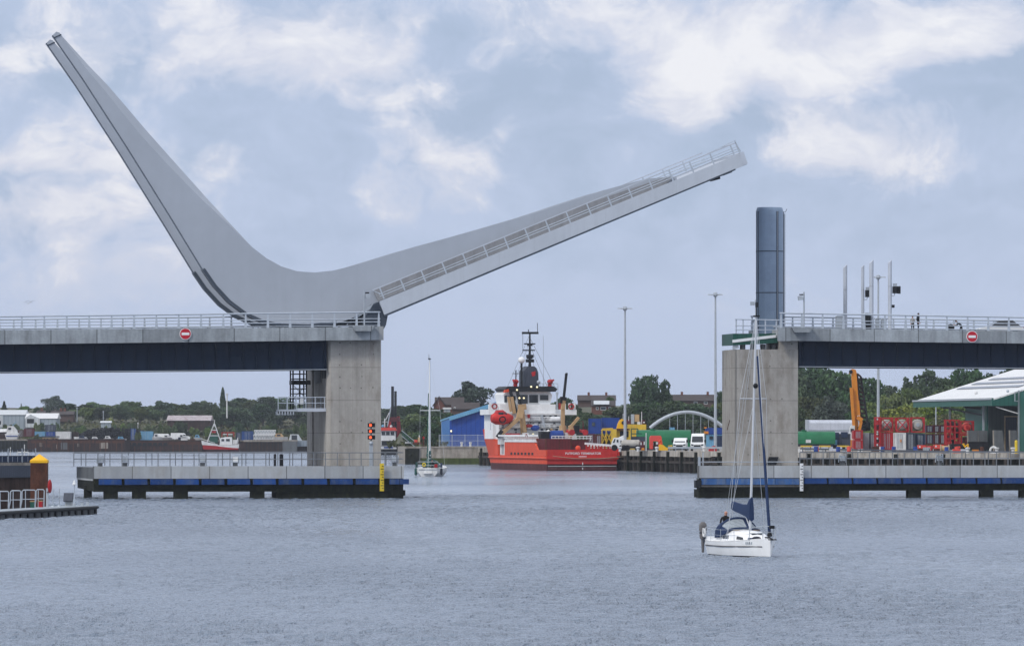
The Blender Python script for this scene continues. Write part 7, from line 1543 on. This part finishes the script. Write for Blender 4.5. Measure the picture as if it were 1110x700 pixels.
# trawler
D = 1606
t = T('fishing_trawler','red and white fishing trawler with a green deck house at the far quay','trawler',wp(240,488,D))
P('hull',t,MB().loft([[(W.u(a,D),D+2-w_,W.z(y,a,D)),(W.u(a+k,D),D+2-w_*.75,.0),(W.u(a+k,D),D+2+w_*.75,0),(W.u(a,D),D+2+w_,W.z(y,a,D))] for a,w_,y,k in ((218,.15,477,1.5),(223,1.6,479.5,.5),(235,2.3,482,0),(252,2.3,482,0),(259,1.9,480.5,0))],'boot_red')); P('topsides',t,MB().pprism(W,[(236.1,482.2),(252,482.2),(259,481),(259,485.4),(236.1,485.2)],D-.34,.2,'dirty_white').pprism(W,[(219.6,482.2),(236,483.4),(252,485.2),(258.5,485.6),(258,487.2),(220,486.8)],D-.36,.18,'bright_red')); P('bulwark',t,MB().pprism(W,[(218.2,477.2),(224,478.8),(236,481.4),(236,483.2),(219,482)],D-.3,.2,'dirty_white')); P('rail',t,MB().bar(wp(219,475.5,D),wp(233,480,D),.12,.12,'dirty_white'))
P('wheelhouse',t,MB().pprism(W,[(238,482),(239,474.5),(244,473.5),(251,473.5),(252,482)],D+.8,2.6,'white_paint')); P('window',t,MB().pbox(W,240,475.5,243,478,D+.7,.12,'glass_dark').pbox(W,245,475.5,249,478,D+.7,.12,'glass_dark')); P('deck_house',t,MB().pbox(W,227,471,236,480,D+1,2,'green_steel')); P('after_frame',t,MB().pbox(W,240,468.2,254,469.2,D+1.2,2,'bright_red').pbox(W,240.2,469.2,241,473.4,D+1.2,.3,'bright_red').pbox(W,246,469.2,247,473.4,D+1.2,.3,'bright_red').pbox(W,253,469.2,253.9,473.4,D+1.2,.3,'bright_red').pbox(W,241.5,470.2,252,471,D+1.3,.2,'dirty_white'))
for a,c in ((224.5,232),(239.5,232.6)): P('mast_leg',t,MB().bar(wp(a,479,D+1),wp(c,459,D+1),.25,.25,'dirty_white'))
for y,k in ((472,5),(466,2.6),(461,1.3)): P('cross_bar',t,MB().bar(wp(232-k,y,D+1),wp(232+k,y,D+1),.2,.2,'dirty_white'))
P('mast',t,MB().bar(wp(232.2,462,D+1),wp(232.6,455,D+1),.22,.22,'dirty_white')); P('red_sheet',t,MB().pbox(W,228.5,465.5,234,469,D+1.2,.3,'bright_red')); P('gallows',t,MB().bar(wp(256,482,D+.5),wp(258,474,D+.5),.3,.3,'dirty_white').bar(wp(258,474,D+.5),wp(261.5,481,D+.5),.25,.25,'black_steel')); P('stern_gear',t,MB().pbox(W,252.5,476.5,258,481.5,D+.6,1.8,'dirty_white'))
# lattice girders
t = T('lattice_girders','stack of white lattice girders lying in the far yard','girder stack',wp(288,477,LB-5))
for row,(y0,y1,a0,a1) in enumerate(((466.2,470,275.5,299),(471.2,475.4,274.5,297))):
    gg = P('girder',t,MB().bar(wp(a0,y0,LB-5),wp(a1,y0,LB-5),.22,.22,'white_paint').bar(wp(a0,y1,LB-5),wp(a1,y1,LB-5),.22,.22,'white_paint'))
    for i in range(8): a=a0+(a1-a0)*i/8; b_=a0+(a1-a0)*(i+1)/8; P('lacing',gg,MB().bar(wp(a,y0,LB-5),wp((a+b_)/2,y1,LB-5),.16,.16,'dirty_white').bar(wp((a+b_)/2,y1,LB-5),wp(b_,y0,LB-5),.16,.16,'dirty_white'))
P('backing',t,MB().pbox(W,276,466.4,298,477,LB-3.6,.3,'clad_grey'))
# poles
def pole(px,y0,y1,D,r,m,label): p,q = wp(px,y1,D),wp(px,y0,D); t = T('pole',label,'pole',p); P('shaft',t,MB().tube(p,q,r,m,6)); P('cap',t,MB().tube(q,(q[0],q[1],q[2]+.5),r*1.8,m,6))
pole(246,428,453,1690,.22,'dirty_white','white pole beside the narrow poplar'); pole(83.5,443,457,1700,.12,'galvanised','thin lamp pole right of the brick house'); pole(112,447,459,1720,.11,'galvanised','thin pole standing among the belt of trees'); pole(149.5,459.5,464,1665,.12,'dirty_white','short white pole behind the tyre heap'); pole(603.8,428,470,960,.12,'galvanised','thin pole right of the ship wheelhouse')

# ================================================================== near left quay and pontoon
fr_l = Frame(W.u(33.4,440), 440, 4)
D = 436
z1 = W.z(504.5,20,D)
t = T('quay_wall','dark near quay wall with rusty sheet piles and a grey railing','quay wall',(W.u(0,D),D,0))
u1 = W.u(33.2,D)
P('cap_beam',t,MB().plan([(u1,D+4),(u1-.02,D+12),(W.u(-120,D),D+12),(W.u(-120,D),D-28),(u1-2.9,D)],z1-.95,z1,'slate_grey')); P('sheet_piles',t,MB().plan([(u1-.1,D+4.2),(u1-.1,D+12),(W.u(-120,D),D+12),(W.u(-120,D),D-27.7),(u1-2.95,D+.3)],-2,z1-.96,'sheet_pile'))
E0, E1 = Vector((u1-2.9,D,0)), Vector((W.u(-120,D),D-28,0)); E2 = Vector((u1,D+4,0)); dl = (E1-E0).normalized(); n = (E1-E0).length
P('kerb',t,MB().bar(E2+Vector((0,.2,z1+.1)),E0+Vector((0,.2,z1+.1)),.2,.25,'old_concrete').bar(E0+Vector((0,.2,z1+.1)),E1+Vector((0,.2,z1+.1)),.2,.25,'old_concrete'))
fz = z1+1.25; wr = T('quay_railing','grey mesh railing on the near left quay','railing',tuple(E0+Vector((0,0,z1))))
for z in (fz, z1+.28, z1+.75): P('rail',wr,MB().tube(E2+Vector((0,.5,z)),E0+Vector((0,.5,z)),.035,'slate_grey',6).tube(E0+Vector((0,.5,z)),E1+Vector((0,.5,z)),.04,'slate_grey',6))
for i in range(9): p = E0+dl*(1.3*i); P('post',wr,MB().bar(p+Vector((0,.5,z1)),p+Vector((0,.5,fz+.1)),.09,.09,'galvanised'))
for i in range(3): p = E0+(E2-E0)*(i+1)/3; P('post',wr,MB().bar(p+Vector((0,.5,z1)),p+Vector((0,.5,fz+.1)),.09,.09,'galvanised'))
g = MB()
for i in range(26): p = E0+dl*(.2*i+.1); g.bar(p+Vector((0,.5,z1+.15)),p+Vector((0,.5,fz)),.06,.03,'slate_grey')
for i in range(8): p = E0+(E2-E0)*(i+.5)/8; g.bar(p+Vector((0,.5,z1+.15)),p+Vector((0,.5,fz)),.03,.02,'rail_steel')
P('infill_panel',wr,g)
P('kick_panel',wr,MB().bar(E2+Vector((0,.56,z1+.42)),E0+Vector((0,.56,z1+.42)),.04,.7,'container_navy').bar(E0+Vector((0,.56,z1+.42)),E1+Vector((0,.56,z1+.42)),.04,.7,'container_navy'))
for i in range(5): p = E0+dl*(1.1*i+.6)+Vector((0,1.4,0)); SOLO('bollard_light','small bollard light behind the near quay railing','light',MB().box(p.x-.1,p.x+.1,p.y,p.y+.2,z1,z1+.7,'slate_grey').ball((p.x,p.y-.02,z1+.55),.07,'lamp_warm',8),(p.x,p.y,z1),group='bollard lights on the near quay')
for px, yt, lab in ((11.3,484.5,'thin flag pole on the near left quay'),(26.5,481.5,'second thin pole on the near left quay')): p = wp(px,yt,D+6); SOLO('pole',lab,'pole',MB().tube((p[0],p[1],z1),p,.035,'dirty_white',6),(p[0],p[1],z1))
t = T('gate_barrier','white tubular gate frame on the near left quay','frame',wp(26,504,D+5))
for a,b_,c,d_ in ((19,503,19,490),(19,490,31,490),(31,490,31,503),(20,503,24,491),(24,491,28,503),(19,496,31,496)): P('tube',t,MB().tube(wp(a,b_,D+5),wp(c,d_,D+5),.06,'dirty_white',6))
# pile with the yellow cap
D = 430; u0,u1_ = W.u(33.2,D), W.u(52.2,D); uc=(u0+u1_)/2; hw=(u1_-u0)/2; zc=W.z(501,42,D)
t = T('mooring_pile','square rusty steel pile with a yellow pyramid cap','pile',(uc,D,0))
P('shaft',t,MB().box(uc-hw+.04,uc+hw-.04,D-hw+.04,D+hw-.04,-2,zc,'rust')); P('cap',t,MB().add([(uc-hw,D-hw,zc-.03),(uc+hw,D-hw,zc-.03),(uc+hw,D+hw,zc-.03),(uc-hw,D+hw,zc-.03),(uc-hw,D-hw,zc+.17),(uc+hw,D-hw,zc+.17),(uc+hw,D+hw,zc+.17),(uc-hw,D+hw,zc+.17),(uc,D,W.z(491.8,42,D))],[(3,2,1,0),(0,1,5,4),(1,2,6,5),(2,3,7,6),(3,0,4,7),(4,5,8),(5,6,8),(6,7,8),(7,4,8)],'cap_yellow'))
# pontoon
PT = Frame(W.u(105,424), 424, math.degrees(math.atan2(394-424, W.u(0,394)-W.u(105,424)))-180)
n = 31; t = T('pontoon','grey floating pontoon with dark floats at the lower left','pontoon',(-n/2,.8,0),PT)
P('deck',t,MB().box(-n,0,0,2.4,.52,.66,'container_grey')); P('fender_strip',t,MB().tube((-n,-.05,.52),(.05,-.05,.52),.11,'rubber_black',8)); P('beam',t,MB().box(-n,-.02,.02,2.38,.38,.51,'black_steel'))
for i in range(14): u=-.9-2.15*i; P('float',t,MB().box(u-.75,u+.55,.15,2.2,-.3,.4,'dark_concrete')); P('float_bracket',t,MB().box(u+.75,u+1.2,.05,2.3,-.25,.4,'black_steel'))
P('cleat',t,MB().box(-3.3,-3.1,.3,.5,.66,.9,'galvanised')); P('cleat',t,MB().box(-1.5,-1.35,.3,.5,.66,.95,'galvanised')); P('cleat',t,MB().box(-6,-5.8,.3,.5,.66,.92,'galvanised'))
for a,c,D in ((-3,9.5,403),(11.5,22.5,408),(24,38.5,411.5),(39.3,48,415)):
    u,u2 = W.u(a,D), W.u(c,D)
    h = T('hoop_barrier','grey tubular hoop barrier standing on the pontoon','barrier',((u+u2)/2,D,.66),W,'hoop barriers on the pontoon')
    P('hoop',h,MB().path([(u-.12,D,.66),(u-.02,D,1.2),(u,D,1.9),(u+.1,D,1.98),(u2-.08,D,1.98),(u2,D,1.9),(u2-.03,D,.66)],.045,'galvanised',8)); P('rail',h,MB().tube((u-.02,D,1.3),(u2-.01,D,1.3),.035,'galvanised',6)); P('upright',h,MB().tube((u+(u2-u)*.25,D,.66),(u+(u2-u)*.25,D,1.96),.035,'galvanised',6))
for px in (57.5,64.2): u=PT.u(px,1.9); h=T('rope_stanchion',('left','right')[px>60]+' thin stanchion of the rope barrier on the pontoon','stanchion',(u,1.9,.66),PT); P('shaft',h,MB().tube((u,1.9,.66),(u,1.9,2.0),.035,'galvanised',6)); P('base',h,MB().lathe([(.16,.66),(.12,.74)],(u,1.9,0),'galvanised',10))
for z in (1.0,1.4,1.85): u0,u1_=PT.u(52.5,1.9),PT.u(64.2,1.9); SOLO('barrier_rope','slack grey rope strung along the pontoon stanchions','rope',MB().path([(u0+(u1_-u0)*i/12,1.9,z-.14*abs(math.sin(math.pi*i/6))) for i in range(13)],.012,'galvanised',5),((u0+u1_)/2,1.9,z),PT,group='ropes of the pontoon barrier')
u=PT.u(51.6,1.2); h=T('lifebuoy_stand','red lifebuoy housing on a grey post at the pontoon','lifebuoy',(u,1.2,.66),PT); P('post',h,MB().box(u-.08,u+.08,1.15,1.3,.66,2.1,'galvanised')); P('housing',h,MB().ball((u+.08,1.05,PT.z(526.8,52.5,1.2)),(.27,.16,.52),'bright_red',16)); P('hinge_strap',h,MB().box(u-.2,u+.36,1.16,1.22,1.75,1.83,'maroon'))
u=PT.u(75.5,1.4); h=T('lectern_board','slanted grey notice board on a pontoon plinth','notice board',(u,1.4,.66),PT); P('plinth',h,MB().box(u-.2,u+.25,1.2,1.7,.66,1.05,'pale_concrete')); P('board',h,MB().loft([[(u-.48,1.1,1.05),(u-.22,1.1,.98),(u-.22,1.8,.98),(u-.48,1.8,1.05)],[(u-.22,1.1,1.66),(u+.1,1.1,1.66),(u+.1,1.8,1.66),(u-.22,1.8,1.66)]],'slate_grey'))
u=PT.u(80.6,1.6); h=T('pontoon_light','white navigation light post at the outer end of the pontoon','light post',(u,1.6,.66),PT); P('post',h,MB().tube((u,1.6,.66),(u,1.6,2.25),.05,'rail_steel',8)); P('lantern',h,MB().lathe([(.05,2.2),(.15,2.25),(.15,2.38),(.08,2.42),(.07,2.55),(.02,2.6)],(u,1.6,0),'white_paint',12))
for px, m, lab in ((44.8,'bright_red','red crate on the pontoon behind the hoops'),(36,'green_steel','green and tan crate on the pontoon behind the hoops')): u=PT.u(px,2.1); h=T('crate',lab,'crate',(u,2.1,.66),PT); P('box',h,MB().box(u-.18,u+.16,2.0,2.3,.66,1.1,m)); P('lid',h,MB().box(u-.2,u+.18,1.98,2.32,1.1,1.15,'tan_paint'))

# ================================================================== trees and scrub
random.seed(21)
def leafage(kind, h=10.0, w=9.0, n=3200, m='leaf_mid', sz=(.22,.5)):
    pts, limbs = [], []
    if kind == 'poplar':
        for i in range(n):
            t_ = random.random(); r = w/2*(math.sin(math.pi*min(1,t_*.9+.1))**.6)*random.uniform(.5,1); a = random.uniform(0,6.283); pts.append((r*math.cos(a), r*math.sin(a), h*(.12+.88*t_)))
        limbs = [(0,0,h*.9)]
    elif kind == 'conifer':
        for i in range(n):
            t_ = random.random()**.7; tier = (t_*7) % 1; r = w/2*(1-t_)*(1-.45*tier)*random.uniform(.55,1.05); a = random.uniform(0,6.283); pts.append((r*math.cos(a), r*math.sin(a), h*(.1+.9*t_)-r*.12))
        limbs = [(0,0,h*.95)]
    else:
        low = kind == 'bush'
        nb = 9 if low else 30
        bl = []
        for i in range(nb):
            a = random.uniform(0,6.283); q = random.random()**.6
            if low: z = h*random.uniform(.25,.62); rr = w/2*q*.72; br = h*random.uniform(.24,.38)
            else:
                z = h*random.uniform(.26,.84); k = math.sin(math.pi*min(1,max(.05,(z/h-.1)/.92)))**.7; rr = w/2*q*.74*k; br = h*random.choice((.07,.1,.13,.17,.2))
            bl.append((rr*math.cos(a), rr*math.sin(a), z, br)); limbs.append(bl[-1][:3])
        tot = sum(b[3]**2 for b in bl)
        for bx_, by_, bz_, br in bl:
            for i in range(int(n*br*br/tot)):
                d = Vector((random.gauss(0,1),random.gauss(0,1),random.gauss(0,1))).normalized()
                if d.z < -.5 and random.random() < .6: d.z = -d.z
                q = br*random.uniform(.62,1.06)*(1+.18*math.sin(d.x*5+bx_)*math.cos(d.z*6+by_))
                pts.append((bx_+d.x*q, by_+d.y*q, max(.1, bz_+d.z*q*.85)))
    g = MB().leaves(pts, sz, m); tr = MB()
    if kind != 'bush':
        tr.path([(0,0,-1.5),(.05,0,h*.15),(.1,.05,h*.4),(0,.1,h*.6)], [.03*h,.025*h,.018*h,.01*h], 'bark', 8)
        if kind == 'broad':
            for l in limbs[:9]: tr.path([(0.08,.03,h*.22+random.random()*h*.15),(l[0]*.5,l[1]*.5,l[2]*.7),l], [.011*h,.008*h,.004*h], 'bark', 5)
    else:
        for l in limbs[:5]: tr.path([(0,0,-.5),(l[0]*.5,l[1]*.5,l[2]*.5),l], [.02*h,.014*h,.008*h], 'bark', 5)
    return g, tr
PROTO = {}
def proto(key, *a, **k):
    g, tr = leafage(*a, **k); PROTO[key] = [g, tr, None]
for i in range(3): proto('dark%d'%i, 'broad', 10, (8.5,10,9.2)[i], 5200, 'leaf_dark', (.16,.38))
for i in range(3): proto('mid%d'%i, 'broad', 10, (9,8,10)[i], 5200, 'leaf_mid', (.16,.38))
for i in range(2): proto('light%d'%i, 'broad', 10, (9,8)[i], 5000, 'leaf_light', (.16,.38))
proto('grey0', 'broad', 10, 9.5, 3400, 'leaf_grey', (.18,.4)); proto('poplar0', 'poplar', 10, 3.2, 2000, 'leaf_dark'); proto('conifer0', 'conifer', 10, 6.5, 2200, 'leaf_dark')
for i in range(2): proto('bushd%d'%i, 'bush', 4, (5,6)[i], 1300, 'leaf_mid', (.16,.36)); proto('bushl%d'%i, 'bush', 4, (6,5)[i], 1300, 'leaf_light', (.16,.36)); proto('bushk%d'%i, 'bush', 4, (6,5)[i], 1200, 'leaf_dark', (.16,.36))
NOM = {'b': 4.0}
def plant(key, px, ytop, D, wpx, label, group=None, zb=None, name=None, cat=None):
    x = W.u(px, D); zt = W.z(ytop, px, D)
    gz = (zleft if D > 1600 and px < 462 else zright)(x, D) - .3
    if zb is None: zb = min(gz, zt-2)
    h = zt - zb; g, tr, ob = PROTO[key]; bush = key.startswith('bush')
    hn = 4.0 if bush else 10.0
    hz = max(p[2] for p in g.v[::7]); wn = max(p[0] for p in g.v[::5]) - min(p[0] for p in g.v[::5])
    sz_ = h/hz; sx = (wpx/6000*D)/wn
    nm = name or ('bush' if bush else 'tree'); ct = cat or ('bush' if bush else 'tree')
    if ob is None:
        t = T(nm, label, ct, (0,0,0), W, group); P('trunk' if not bush else 'stems', t, tr, ang=60); P('crown' if not bush else 'foliage', t, g, ang=0); PROTO[key][2] = t
    else:
        t = copy_tree(ob); t.name = nm; t['label'] = label; t['category'] = ct
        if 'group' in t: del t['group']
        if group: t['group'] = group
    t.location = (x, D, zb); t.rotation_euler = (0,0,random.uniform(0,6.283)); t.scale = (sx, sx, sz_)
    return t
rk = lambda k: k + str(random.randrange({'dark':3,'mid':3,'light':2,'bushd':2,'bushl':2,'bushk':2}[k]))
# single trees one can pick out
plant('grey0',57,428.5,1830,27,'round grey green tree standing alone above the white roofed shed'); plant('conifer0',4.5,434.5,1800,13,'dark ragged conifer at the far left edge',name='conifer'); plant('poplar0',241.5,419.5,1740,7.5,'narrow dark poplar rising above the far wood',name='poplar')
plant('grey0',513.5,413,1360,47,'broad pale tree behind the blue shed',zb=6); plant('dark0',700,406.5,1270,38,'big dark tree above the terraces beside the left lamp mast',zb=5); plant('dark1',716,411,1275,26,'smaller dark tree touching the big one above the terraces',zb=6)
plant('mid1',26,440,1790,20,'small tree behind the big grey shed'); plant('dark2',42,441,1800,16,'small tree just left of the round grey green one'); plant('conifer0',23,437,1795,5,'thin dark conifer tip behind the big grey shed',name='conifer')
# the belt behind the far quay
G1 = 'trees of the wood behind the far quay'; L1 = 'tree in the dense wood behind the far left quay'
prof = [(75,437),(90,438),(102,435.5),(118,439),(130,438),(142,434.5),(155,440),(166,439.5),(178,434),(190,437),(202,438.5),(214,435),(226,434),(250,434),(262,431),(275,433),(288,429.5),(300,431),(312,434),(326,436),(338,434)]
for px, y in prof: plant(random.choice((rk('dark'),rk('dark'),rk('mid'))), px, y, random.uniform(1790,1850), random.uniform(22,30), L1, G1)
for i in range(16): plant(random.choice((rk('dark'),rk('mid'))), 80+17*i+random.uniform(-5,5), random.uniform(440,446), random.uniform(1755,1785), random.uniform(18,27), L1, G1)
for px,y,w_ in ((255,440,36),(285,438,34),(300,445,30),(320,440,30),(268,448,28),(335,446,24),(345,440,30),(240,446,22)): plant(rk('dark'), px, y, random.uniform(1725,1750), w_, L1, G1)
G2='bushes on the far bank'; L2='bush on the scrubby bank above the far quay'
for i in range(46): px = random.uniform(5,345); plant(random.choice((rk('bushd'),rk('bushd'),rk('bushk'))), px, random.uniform(456.5,466), random.uniform(1665,1712), random.uniform(8,18), L2, G2)
plant('bushl0',120,452,1712,10,'pale green bush in the scrub right of the lone poles'); plant('bushd0',40,470,LB-3,7,'small green bush among the yard containers'); plant('bushd1',150,467.5,LB-5,9,'green bush between the two blue containers')
# middle: wood behind the old quay and the yard
G3='trees of the wood behind the old quay'; L3='tree in the dark wood behind the old quay and workboat'
for px,y,w_,D,k in ((417,443,34,1660,'dark'),(430,441,34,1670,'dark'),(444,438,34,1560,'dark'),(458,439,32,1190,'dark'),(470,443,30,1170,'dark'),(484,447,26,1160,'dark'),(498,447.5,30,1200,'dark'),(515,449,28,1190,'mid'),(530,446,26,1180,'dark'),(438,452,34,1600,'dark'),(456,456,34,1110,'dark'),(474,458,30,1105,'dark'),(420,456,34,1645,'dark'),(450,448,26,1150,'mid'),(466,451,30,1140,'dark'),(483,453,24,1125,'mid')): plant(rk(k),px,y,D,w_,L3,G3)
G4='far hazy trees on the skyline'; L4='pale distant tree on the skyline behind the red barge'
for px,y,w_ in ((424,440,26),(440,439.5,30),(456,440.5,26),(470,442,20),(410,442,24),(395,441,30)): plant('grey0',px,y,1950,w_,L4,G4,zb=6)
G5='trees of the wood behind the dock yard'; L5='tree in the dark wood between the terraces and the dock yard'
for px,y,w_,D,k in ((612,431,34,1200,'dark'),(622,438,30,1170,'dark'),(606,445,30,1150,'dark'),(634,447,28,1140,'dark'),(650,449,30,1150,'dark'),(668,441,34,1190,'mid'),(684,437,34,1200,'dark'),(700,436,38,1190,'dark'),(716,441,34,1180,'dark'),(732,434,44,1200,'dark'),(750,437,38,1190,'dark'),(768,441,36,1180,'dark'),(784,436,34,1190,'mid'),(640,455,28,1110,'dark'),(668,455,30,1110,'mid'),(690,452,30,1120,'dark'),(712,455,32,1110,'dark'),(730,452,36,1110,'dark'),(752,455,34,1110,'dark'),(772,455,34,1110,'mid'),(788,450,30,1115,'dark'),(782,424,14,1260,'dark'),(800,440,40,1180,'dark'),(545,440,30,1240,'dark'),(600,436,22,1260,'mid'),(716,428,16,1280,'mid'),(660,430,14,1290,'mid')): plant(rk(k),px,y,D,w_,L5,G5)
# right: tall trees behind the yard
G6='tall trees behind the right yard'; L6='tall dark tree behind the grey shelter and crane'
for px,y,w_,D,k in ((868,402,48,1090,'dark'),(886,396,60,1100,'dark'),(907,401,54,1090,'dark'),(880,430,44,1060,'mid'),(904,428,46,1050,'grey'),(850,410,50,1100,'dark'),(924,424,40,1080,'dark'),(862,440,30,1040,'dark')): plant(rk(k) if k != 'grey' else 'grey0',px,y,D,w_,L6,G6)
plant('dark0',944,408.5,1130,40,'dark tree right of the raised orange boom'); plant('dark2',962,418,1150,34,'dark tree behind the third lamp mast'); plant('dark1',997,400.5,1160,44,'dark tree on the skyline left of the shed roof'); plant('dark0',1024,409,1170,36,'dark tree between the two skyline trees above the shed roof')
plant('dark2',1052,399,1180,44,'dark skyline tree above the white shed roof'); plant('dark1',1090,398.5,1190,50,'dark skyline tree at the far right above the shed roof'); plant('dark0',1120,397,1190,44,'dark skyline tree cut by the right edge')
G7='sunlit trees on the slope behind the yard'; L7='light green leafy tree on the slope behind the red tank frames'  # sunlight on the slope put into lighter, yellower leaf colours
for px,y,w_,D,k in ((948,436,36,1060,'mid'),(968,426,40,1090,'mid'),(985,420,40,1100,'mid'),(972,440,44,1050,'light'),(996,434,44,1060,'light'),(1015,424,40,1090,'mid'),(1012,437,42,1050,'light'),(1034,418,42,1110,'mid'),(1036,434,40,1050,'mid'),(1056,422,42,1090,'light'),(1058,440,36,1050,'light'),(1075,418,40,1100,'mid'),(988,447,36,1035,'light'),(1026,447,36,1035,'light'),(945,448,30,1035,'mid'),(1048,450,34,1030,'light'),(1072,440,34,1060,'mid'),(958,452,30,1025,'light'),(1090,425,40,1100,'mid')): plant(rk(k),px,y,D,w_,L7,G7)
G8='bushes along the back of the right yard'; L8='low green bush along the back of the right yard'
for i in range(18): plant(random.choice((rk('bushl'),rk('bushd'))), 930+9*i, random.uniform(462,468), random.uniform(1000,1020), random.uniform(12,20), L8, G8)
G9='dark bushes behind the dock quay'; L9='dark bush at the foot of the wood behind the dock quay'
for i in range(26): plant(random.choice((rk('bushk'),rk('bushd'))), random.choice((random.uniform(440,478),random.uniform(600,800),random.uniform(600,800))), random.uniform(464,471), random.uniform(1066,1085), random.uniform(14,24), L9, G9)
# scrub cover of the bank: nobody could count it
random.seed(9); pts=[]
for i in range(9000):
    D = random.uniform(1658,1760); x = random.uniform(-165,-20); pts.append((x,D,zleft(x,D)+random.random()**2*1.1))
for i in range(3500):
    D = random.uniform(1062,1110); x = random.uniform(-24,120); pts.append((x,D,zright(x,D)+random.random()**2*.9))
SOLO('scrub','low scrub and rough grass covering the banks','scrub',MB().leaves(pts,(.25,.6),'scrub_leaf'),(0,0,0),kind='stuff',ang=0)
# gulls
for px,py,lab in ((30.5,329,'lower of two distant gulls over the left deck'),(33,327.6,'upper of two distant gulls over the left deck')):
    c = Vector(wp(px,py,700)); SOLO('gull',lab,'bird',MB().loft([[c+Vector((x,0,z)),c+Vector((x,.12,z+.02)),c+Vector((x,.24,z))] for x,z in ((-.6,.1),(-.3,.2),(0,.06),(.3,.2),(.6,.1))],'slate_grey').loft([[c+Vector((.07*math.cos(a)*k,y,.07*math.sin(a)*k)) for a in (0,1.57,3.14,4.71)] for y,k in ((-.25,.2),(-.1,1),(.2,.9),(.45,.2))],'dirty_white'),tuple(c))

# ================================================================== the air over the harbour
m, N, K = nodes('haze'); N.remove(N['Principled BSDF'])
pv = N.new('ShaderNodeVolumePrincipled'); pv.inputs['Color'].default_value = (.80,.87,1,1); pv.inputs['Density'].default_value = .00006; pv.inputs['Anisotropy'].default_value = .1
K.new(pv.outputs[0], N['Material Output'].inputs['Volume']); M['haze'] = m
o = SOLO('haze', 'faint blue haze in the harbour air', 'haze', MB().box(-2000,2000,-200,6000,-4,48,'haze'), (0,0,0), kind='stuff', ang=0)
